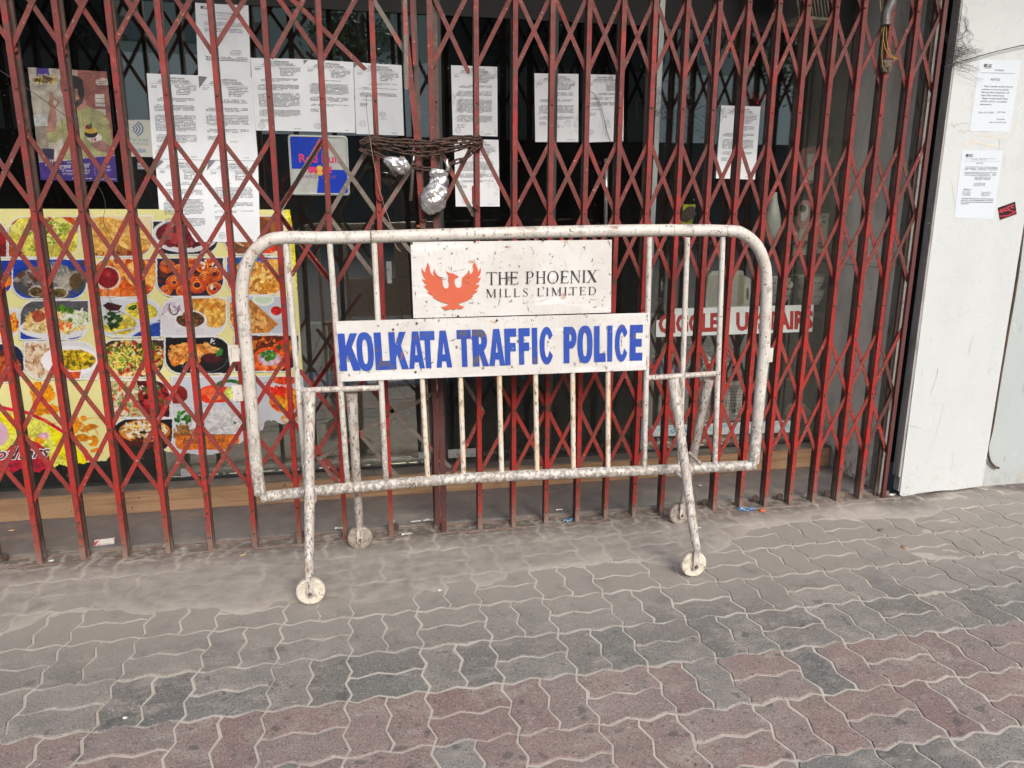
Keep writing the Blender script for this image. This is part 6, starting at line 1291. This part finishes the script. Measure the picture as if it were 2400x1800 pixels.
# ================================================================== chain and wrapped padlocks
zc = T(840, 280, .1688)
def link_mesh():
    R1, L1, rr = .0090, .0120, .0036; path = []
    for k in range(9): a = math.pi*k/8; path.append((L1+R1*math.sin(a), 0, R1*math.cos(a)))
    for k in range(9): a = math.pi+math.pi*k/8; path.append((-L1+R1*math.sin(a), 0, R1*math.cos(a)))
    me = MB().tube(path, rr, 6, closed=True).build("chain_link", chain_rust, None, True); d = me.data; bpy.data.objects.remove(me); return d
LM = link_mesh()
ch = empty("rusty_chain", onY(1000, 340, GY-.03)); tag(ch, "rusty iron chain looped several times round the meeting posts of the two gate leaves", "chain")
def strand(pts, y=GY-.016, sag=0, parent=ch, step=.031):
    P0 = densify([onY(*zc(*p[:2]), y-(p[2] if len(p) > 2 else 0)) for p in pts], 12); d = 0; k = 0; acc = step/2
    for i in range(len(P0)-1):
        a, b = P0[i], P0[i+1]; L = (b-a).length
        while acc <= d+L:
            p = a+(b-a)*((acc-d)/L); dr = (b-a).normalized(); q_ = Vector((1, 0, 0)).rotation_difference(dr)
            e = (q_.to_matrix() @ Matrix.Rotation(math.radians(38 if k % 2 else -50)+random.gauss(0, .15), 3, 'X')).to_euler()
            inst(LM, "chain_link", parent, p+Vector((0, random.gauss(0, .001), random.gauss(0, .0012))), e); k += 1; acc += step
        d += L
strand([(80, 285), (160, 255), (250, 262), (500, 300), (760, 312), (1000, 322), (1200, 290), (1450, 262), (1690, 250)])
strand([(70, 325), (160, 300), (300, 315), (600, 348), (800, 362), (1050, 352), (1300, 305), (1560, 290), (1690, 330)], GY-.022)
strand([(150, 305), (300, 370), (560, 440), (800, 475), (950, 483), (1200, 450), (1450, 385), (1690, 300)], GY-.020)
strand([(1120, 370), (1300, 390), (1480, 360), (1680, 395)], GY-.010)
strand([(60, 400), (75, 440), (220, 480), (380, 545), (520, 590), (720, 650), (900, 682), (1060, 700)], GY-.018)
strand([(1230, 640), (1320, 600), (1480, 540), (1600, 430), (1700, 360)], GY-.020)
strand([(1680, 250, -.01), (1705, 320, -.02), (1690, 390, 0)], GY-.010); strand([(75, 280, -.015), (60, 320, -.02), (80, 345, 0)], GY-.010); strand([(50, 410), (70, 470)], GY-.01)
strand([(1130, 1215), (1050, 1300), (960, 1350), (880, 1400)], GY-.012, step=.021)
def crumple(name, lab, spine, seed, group="padlocks wrapped in silver plastic"):
    b = MB(); S_ = densify([onY(*zc(p[0], p[1]), GY-.045) for p in spine], 6); R0 = np.interp(np.linspace(0, 1, len(S_)), np.linspace(0, 1, len(spine)), [p[2]*.00031 for p in spine])
    rr = np.random.default_rng(seed); seg = 28; nz_ = rr.random((len(S_), seg))
    for i, p in enumerate(S_):
        t = (S_[min(i+1, len(S_)-1)]-S_[max(i-1, 0)]).normalized(); n_ = t.cross(Vector((0, 1, 0))).normalized()
        for k in range(seg):
            a = 2*math.pi*k/seg; w_ = 1+.10*math.sin(5*a+i*.35)+.08*math.sin(11*a-i*.6)+.11*(nz_[i][k]-.5)
            b.v.append(tuple(p+(n_*math.cos(a)+Vector((0, 1, 0))*math.sin(a)*.55)*max(.002, R0[i])*w_))
    for i in range(len(S_)-1):
        for k in range(seg):
            a = i*seg+k; d = i*seg+(k+1) % seg; b.f.append((a, a+seg, d+seg, d))
    b.f.append(tuple(range(seg))); b.f.append(tuple((len(S_)-1)*seg+k for k in reversed(range(seg))))
    o = b.build(name, foil, None, True); return tag(o, lab, "padlock", group)
crumple("wrapped_padlock", "smaller lemon-shaped padlock bundle in silver plastic on the lower chain, at the left", [(350, 568, 22), (400, 575, 50), (470, 600, 80), (540, 635, 110), (610, 650, 112), (670, 660, 80), (720, 668, 22)], 3)
crumple("wrapped_padlock", "larger hanging padlock bundle in torn silver plastic, taped round its middle", [(1120, 690, 90), (1115, 740, 128), (1120, 800, 108), (1125, 850, 118), (1105, 900, 112), (1090, 980, 140), (1060, 1060, 160), (1020, 1150, 165), (975, 1230, 120), (930, 1290, 60)], 5)
tf = empty("plastic_tuft", onY(*zc(1235, 620), GY-.05)); bpy.data.objects.remove(tf)
o = MB().tube([onY(*zc(*p), GY-.05) for p in [(1235, 545), (1225, 600), (1245, 660), (1235, 720)]], [.004, .007, .0075, .009], 9).build("twisted_plastic", foil, None, True); tag(o, "twisted upright end of silver plastic above the larger padlock bundle", "plastic wrap")

# ================================================================== wires, strings, cobweb, conduit, grille
def strandline(name, pts, r, m_, lab, cat, y=None, n=6):
    P0 = [onY(u, v, yy) for u, v, yy in pts]; o = MB().tube(densify(P0, n), r, 6).build(name, m_, None, True); return tag(o, lab, cat)
strandline("thin_wire", [(-20, 152, 3.10), (60, 205, 3.11), (165, 280, 3.12), (186, 300, 3.13)], .0013, wire_m, "thin dark wire slanting across the chocolate poster from the left edge", "wire")
strandline("hanging_thread", [(222, 425, 3.11), (238, 450, 3.11), (247, 480, 3.11), (243, 520, 3.11), (262, 560, 3.12), (268, 600, 3.115), (252, 680, 3.11), (270, 720, 3.11), (292, 735, 3.11)], .0010, wire_m, "thin curled thread hanging down over the top of the food banner", "thread")
strandline("tan_string", [(870, 222, 3.115), (858, 236, 3.11), (868, 330, 3.10), (880, 400, 3.10), (897, 470, 3.11), (918, 530, 3.115)], .0012, string_m, "tan string tied to a gate post and running down past the chain", "string")
strandline("tan_string", [(872, 222, 3.115), (876, 250, 3.113), (885, 318, 3.115)], .003, mat("rust_binding", (.16, .07, .04), rough=.8), "rusty wire binding round the post above the chain", "wire binding")
strandline("string_end", [(926, 570, 2.80), (930, 580, 2.80), (940, 590, 2.80)], .0012, string_m, "frayed string end hanging under the barricade top tube", "string")
o = MB().tube([onB(870, 528, -.026), onB(869, 545, -.030), onB(870, 570, -.024)], .0016, 6).build("tied_wire", wire_m, None, True); tag(o, "dark wire tied round the top tube of the barricade", "wire")
vine = MB()
for pts in ([(1375, 213), (1390, 218), (1405, 240), (1414, 270), (1420, 300), (1432, 335)], ):
    vine.tube(densify([onY(u, v, PY-.012) for u, v in pts], 5), .0016, 5)
vo = vine.build("dry_vine", wire_m, None, True); tag(vo, "thin dry vine crossing the right sheet of the pair of notices", "vine")
bv = MB(); r = random.Random(12)
for k in range(26):
    u, v = r.uniform(1530, 1700), r.uniform(190, 290); pts = [(u, v)]
    for _ in range(5): u += r.uniform(-26, 30); v += r.uniform(-10, 24); pts.append((u, v))
    bv.tube(densify([onY(a, b, PY-.01-.02*r.random()) for a, b in pts], 4), .0008, 4)
bo = bv.build("dry_twigs", wire_m); tag(bo, "tangle of thin dry vine stems on the glass above the display window", "dry vine")
ch2 = strandline("twisted_wire", [(2212, 158, 3.14), (2245, 146, 3.135), (2290, 133, 3.13), (2345, 118, 3.13), (2420, 101, 3.13)], .0022, wire_m, "dark twisted wire running from the panel edge towards the upper right", "wire")
cw = MB(); r = random.Random(21)
for k in range(85):
    u, v = r.gauss(2238, 10), r.gauss(130, 22); pts = [(u, v)]; du, dv = r.uniform(-8, 16), r.uniform(-9, 5)
    for _ in range(4): u += du+r.uniform(-6, 6); v += dv+r.uniform(-5, 5); pts.append((min(u, 2330), v))
    cw.tube(densify([onY(a, b, 3.142-.012*r.random()) for a, b in pts], 3), r.uniform(.0003, .0008), 4)
for k in range(16):
    u, v = 2240+r.uniform(-6, 30), r.uniform(0, 60); pts = [(u, v)]
    for _ in range(5): u += r.uniform(-8, 12); v += r.uniform(4, 20); pts.append((u, v))
    cw.tube(densify([onY(a, b, 3.146) for a, b in pts], 3), .0005, 4)
co_ = cw.build("cobweb_tuft", cobweb_m); tag(co_, "sooty tuft of cobweb and fibres on the upper left edge of the white panel", "cobweb")
cd = empty("cable_conduit", onY(2078, 50, GY+.05)); tag(cd, "grey spiral conduit hanging at the top right with yellow wires coming out of it", "conduit")
pts = densify([onY(u, v, GY-.02) for u, v in [(2098, -60), (2090, 0), (2078, 30), (2076, 58)]], 14); sp_ = []
for i in range(len(pts)*10):
    t = i/10; a = int(min(t, len(pts)-2)); f = t-a; p = pts[a].lerp(pts[min(a+1, len(pts)-1)], min(f, 1)); an = i*.95; sp_.append(p+Vector((math.cos(an), math.sin(an), 0))*.019)
MB().tube(sp_, .0032, 5).build("spiral_sleeve", plain("dull_zinc", (.22, .21, .2), .45, .5), cd, True); MB().tube(pts, .015, 10).build("inner_core", wire_m, cd, True)
for k, pp in enumerate(([(2076, 56), (2070, 80), (2072, 105), (2078, 120), (2088, 134), (2104, 139)], [(2078, 56), (2078, 90), (2082, 115), (2092, 132), (2104, 138)], [(2074, 56), (2068, 100), (2067, 140), (2072, 165)], [(2062, -10), (2064, 20), (2070, 45), (2066, 75)])):
    MB().tube(densify([onY(u, v, GY-.02+.004*k) for u, v in pp], 5), .0018, 6).build("yellow_wire", plain("yellow_wire_m%d" % k, (.35, .25, .04), .5), cd, True)
dirt = MB()
do = blob("mud_nest", "brown clod of mud and fibres lodged at the lattice crossing under the conduit", "mud nest", onY(2078, 155, GY-.005), .026, mat("mud", (.13, .10, .075), [((.06, .045, .035), 50, 5, .5, .6, .8)], rough=.95), 3, .3, 14, (.9, .5, 1.0))
gr = empty("vent_grille", onY(1895, 30, 3.45)); tag(gr, "dusty beige slatted lamp guard hanging at the top behind the right leaf", "lamp guard")
gm = mat("dusty_beige_metal", (.28, .25, .18), [((.12, .10, .08), 40, 5, .5, .62, .8)], rough=.8)
gy_ = 3.40; a = onY(1858, 44, gy_); b = onY(1942, 50, gy_); MB().box(a.x, b.x, gy_-.05, gy_+.10, b.z-.008, b.z+.004).build("lower_rim", gm, gr)
for k in range(11):
    x = a.x+.008+(b.x-a.x-.016)*k/10; MB().tube([(x, gy_-.045, b.z), (x-.02, gy_-.050, b.z+.06), (x-.05, gy_-.04, b.z+.2)], .0035, 6).build("slat", gm, gr, True)
MB().box(a.x-.06, b.x-.02, gy_-.04, gy_+.1, b.z+.2, b.z+.3).build("lamp_housing", frame_dark, gr)

# ================================================================== litter
def scrap(u, v, w, h, m_, lab, cat="litter", seed=1, z=.004, group=None, rot=0.):
    p = onZ(u, v, .003); r = random.Random(seed*7+int(u)); n_ = 6; c, s_ = math.cos(rot), math.sin(rot)
    vs = []
    for j in range(n_+1):
        for i in range(n_+1):
            x = (i/n_-.5)*w+r.gauss(0, w*.03); y = (j/n_-.5)*h+r.gauss(0, h*.04); vs.append((p.x+x*c-y*s_, p.y+x*s_+y*c, z+abs(r.gauss(0, .35))*min(w, h)*.5))
    fs = [(j*(n_+1)+i, j*(n_+1)+i+1, (j+1)*(n_+1)+i+1, (j+1)*(n_+1)+i) for j in range(n_) for i in range(n_)]
    o = link("litter_scrap", mesh("scrap", vs, fs), m_); return tag(o, lab, cat, group)
foil_blue = mat("blue_wrapper_film", (.05, .20, .42), [((.02, .04, .09), 60, 3, .52, .56, 1), ((.55, .6, .65), 70, 3, .60, .63, 1)], rough=.25)
pap = plain("soiled_tissue", (.62, .60, .56), .8)
pk_m = mat("red_white_pack", (.55, .53, .50), [((.45, .05, .05), (30, 30, 30), 2, .55, .58, 1)], rough=.5)
scrap(1330, 1226, .052, .030, foil_blue, "crumpled blue and white wrapper on the pavement below the gate middle", "wrapper", 1, .014)
scrap(1748, 1199, .075, .032, foil_blue, "torn blue foil wrapper near the gate foot, beside an orange peel", "wrapper", 2, .012)
blob("orange_peel", "scrap of orange peel beside the torn blue wrapper at the gate foot", "peel", onZ(1787, 1197, .010), .016, plain("peel", (.45, .12, .05), .6), 3, .25, 10, (1.2, .9, .6))
o = MB().box(0, .080, 0, .030, 0, .013).build("flattened_pack", pk_m); o.location = onZ(216, 1297, 0)+Vector((0, .03, .016)); o.rotation_euler = (math.radians(20), 0, .10); tag(o, "flattened white and red cigarette pack lying against the stone step", "pack")
for i, (u, v, w_, h_) in enumerate(((795, 1250, .035, .02), (922, 1233, .012, .022), (975, 1233, .045, .014), (1005, 1230, .05, .022), (1310, 1205, .03, .012), (1417, 1198, .012, .022), (1640, 1148, .014, .02), (2090, 1170, .035, .016), (120, 1320, .02, .015), (955, 1257, .05, .02), (388, 1284, .016, .02))):
    scrap(u, v, w_, h_, pap, ["white tissue scrap between the posts by the rear left wheel", "small white scrap at the foot of a post left of centre", "flat white strip of paper behind the gate track, left of centre", "crumpled cream tissue at the track by the closing posts", "white sliver of paper at the track below the wrapper side",
          "tiny white scrap on the step edge right of centre", "white crumb of paper behind the right front leg", "white strip in the dark gap by the panel foot", "white crumb in the grit near the left end of the gate", "thin white scrap on the pavement below the centre post", "white sliver behind the fourth visible post"][i], "paper scrap", i, .026 if v < 1262 and i not in (9,) else .012)
butt_m = plain("cigarette_filter", (.50, .34, .16), .8); white_stick = plain("white_stick", (.7, .68, .62), .7)
for i, (u, v, L, an, m_, lab) in enumerate(((27, 1243, .022, .2, butt_m, "cigarette end on the entrance step at the far left"), (30, 1337, .024, -.4, butt_m, "left of two cigarette ends in the grit at the left end of the gate"), (42, 1334, .022, .1, butt_m, "right of two cigarette ends in the grit at the left end of the gate"), (82, 1330, .014, 1.2, butt_m, "stubby cigarette end leaning by the first post foot"),
     (569, 1301, .026, .5, butt_m, "cigarette end on the dusty pavement near the left front wheel"), (2120, 1283, .030, -1.1, butt_m, "cigarette end on the pavers below the white panel"), (2305, 1295, .030, .7, white_stick, "short white stick on the pavers at the far right"), (1632, 1203, .04, -.05, white_stick, "matchstick left of several by the right rear wheel"), (1650, 1207, .035, -.2, white_stick, "second matchstick by the right rear wheel, slightly slanting"),
     (1664, 1208, .035, .1, white_stick, "matchstick between the leg and the torn blue wrapper"), (1683, 1206, .03, .3, white_stick, "matchstick nearest the torn blue wrapper"), (1635, 1237, .032, -.1, white_stick, "lone white matchstick on the pavement right of the barricade leg"), (2303, 1146, .045, -.6, white_stick, "white stick at the foot of the panel right corner"), (2342, 1153, .035, -.7, white_stick, "white stick on the pavement under the hanging cable"), (1950, 1183, .02, .5, white_stick, "tiny white stick by the gate foot near the wall"))):
    p = onZ(u, v, .006 if v > 1250 or i > 6 else .026); d = Vector((math.cos(an), math.sin(an), 0))*L/2; o = MB().tube([p-d, p+d], .0036 if m_ is butt_m else .0016, 8).build("cigarette_end" if m_ is butt_m else "white_stick", m_, None, True); tag(o, lab, "cigarette end" if m_ is butt_m else "stick")
p = onZ(2066, 1244, 0); o = MB().lathe([(0, .007), (.012, .007), (.0145, .005), (.0155, .001)], p.x, p.y, 0, 21).build("bottle_cap", plain("cap_metal", (.45, .44, .42), .3, .7)); tag(o, "silver bottle cap on the pavers right of the gate", "bottle cap")
for i, (u, v, lab) in enumerate(((293, 1682, "small pale pebble on the grey pavers at lower left"), (1030, 1383, "yellowish crumb on the dusty pavement below the barricade"), (1350, 1762, "white chip on the red pavers at the bottom middle"), (1357, 1783, "pale gum spot at the lower edge"))[:2]):
    blob("pebble", lab, "pebble", onZ(u, v, .003), .005, white_stick, i+3, .2, 6, (1.4, 1, .6))
# grit strewn along the gate foot
rg_ = random.Random(44); gb = MB()
for _ in range(2600):
    x = rg_.uniform(-1.7, 2.62); y = 3.112-abs(rg_.gauss(0, .022 if x < .6 else .03)); s_ = rg_.uniform(.0010, .0030)*(1.5 if rg_.random() < .06 else 1); n_ = len(gb.v); z_ = .004+.002*rg_.random()
    if rg_.random() < .2: y = rg_.uniform(3.125, 3.20); z_ = 0
    q_ = [(x+s_*rg_.uniform(.6, 1.2)*a, y+s_*rg_.uniform(.6, 1.2)*b, z_) for a, b in ((1, 0), (0, 1), (-1, 0), (0, -1))]; gb.v += q_+[(x, y, z_+s_*1.1)]; gb.f += [(n_, n_+1, n_+4), (n_+1, n_+2, n_+4), (n_+2, n_+3, n_+4), (n_+3, n_, n_+4)]
for _ in range(1500):
    x = rg_.uniform(-1.8, 3.4); y = rg_.uniform(1.5, 3.1); s_ = rg_.uniform(.0008, .0020); n_ = len(gb.v)
    q_ = [(x+s_*a, y+s_*b, .0015) for a, b in ((1, 0), (0, 1), (-1, 0), (0, -1))]; gb.v += q_+[(x, y, .0015+s_)]; gb.f += [(n_, n_+1, n_+4), (n_+1, n_+2, n_+4), (n_+2, n_+3, n_+4), (n_+3, n_, n_+4)]
go = gb.build("loose_grit", gravel_m); tag(go, "fine pale grit strewn along the foot of the gate", "grit", kind="stuff")

# ================================================================== the street behind, mirrored in the glass
bd = empty("opposite_building", (0, -31, 0)); tag(bd, "pale building across the street, mirrored in the shop glass behind the notices", "building")
MB().box(-60, 60, -31.6, -31.0, 5.0, 8.4).build("white_storey", plain("white_stucco", (.95, .90, .80), .8), bd)
MB().box(-60, 60, -31.6, -31.1, 8.43, 11.9).build("grey_storeys", plain("grey_green_stucco", (.40, .42, .36), .8), bd)
MB().box(-60, 60, -31.9, -31.05, -.14, 4.97).build("shaded_shops", plain("dark_shopfronts", (.03, .03, .03), .7), bd)
for k in range(24):
    x = -33+k*2.8; MB().box(x, x+.9, -31.09, -31.04, 8.9, 9.9).build("window", plain("dark_window%d" % k, (.08, .1, .1), .2) if k == 0 else bpy.data.materials["dark_window0"], bd)
leaf_m = mat("leaf_green", (.07, .12, .035), [((.11, .17, .05), 3, 3, .45, .6, .8)], rough=.55); bark = plain("tree_bark", (.10, .08, .06), .9)
def tree(x, y, z, rad, n, lab, seed):
    e = empty("street_tree", (x, y, -.14)); tag(e, lab, "tree", "street trees mirrored in the glass"); r = random.Random(seed)
    tk = MB(); tk.tube([(x+.9, y-.3, -.14), (x+.8, y-.3, 1.6), (x+.3, y-.1, 3.2), (x, y, z)], [.14, .11, .08, .04], 10)
    for k in range(9): a = r.uniform(0, 6.28); tk.tube([(x+.3, y-.1, 3.2), (x+rad*.5*math.cos(a), y+rad*.4*math.sin(a), z+r.uniform(-.2, .6)), (x+rad*.9*math.cos(a), y+rad*.8*math.sin(a), z+r.uniform(-.5, .9))], [.05, .03, .012], 6)
    tk.build("trunk", bark, e, True); lf = MB()
    for c in range(26):
        cx = x+r.gauss(0, rad*.5); cy = y+r.gauss(0, rad*.4); cz = z+r.gauss(.1, rad*.4)
        for _ in range(n//26):
            p = Vector((cx+r.gauss(0, .22), cy+r.gauss(0, .22), cz+r.gauss(0, .16))); a = Vector((r.gauss(0, 1), r.gauss(0, 1), r.gauss(-.3, .6))).normalized()*.07; b = a.cross(Vector((r.gauss(0, 1), r.gauss(0, 1), 1))).normalized()*.028
            n_ = len(lf.v); lf.v += [tuple(p-a), tuple(p+b), tuple(p+a), tuple(p-b)]; lf.f.append((n_, n_+1, n_+2, n_+3))
    lf.build("crown", leaf_m, e, recalc=False)["kind"] = "stuff"
tree(-.2, -6.0, 4.15, .55, 1000, "green tree crown mirrored in the glass above the row of three notices", 3)
tree(8.6, -6.2, 4.2, 1.0, 2600, "green tree mirrored in the glass above the clean notice", 4)
tree(-7.0, -6.0, 3.8, 1.5, 4200, "green tree mirrored in the glass at the far left", 5)
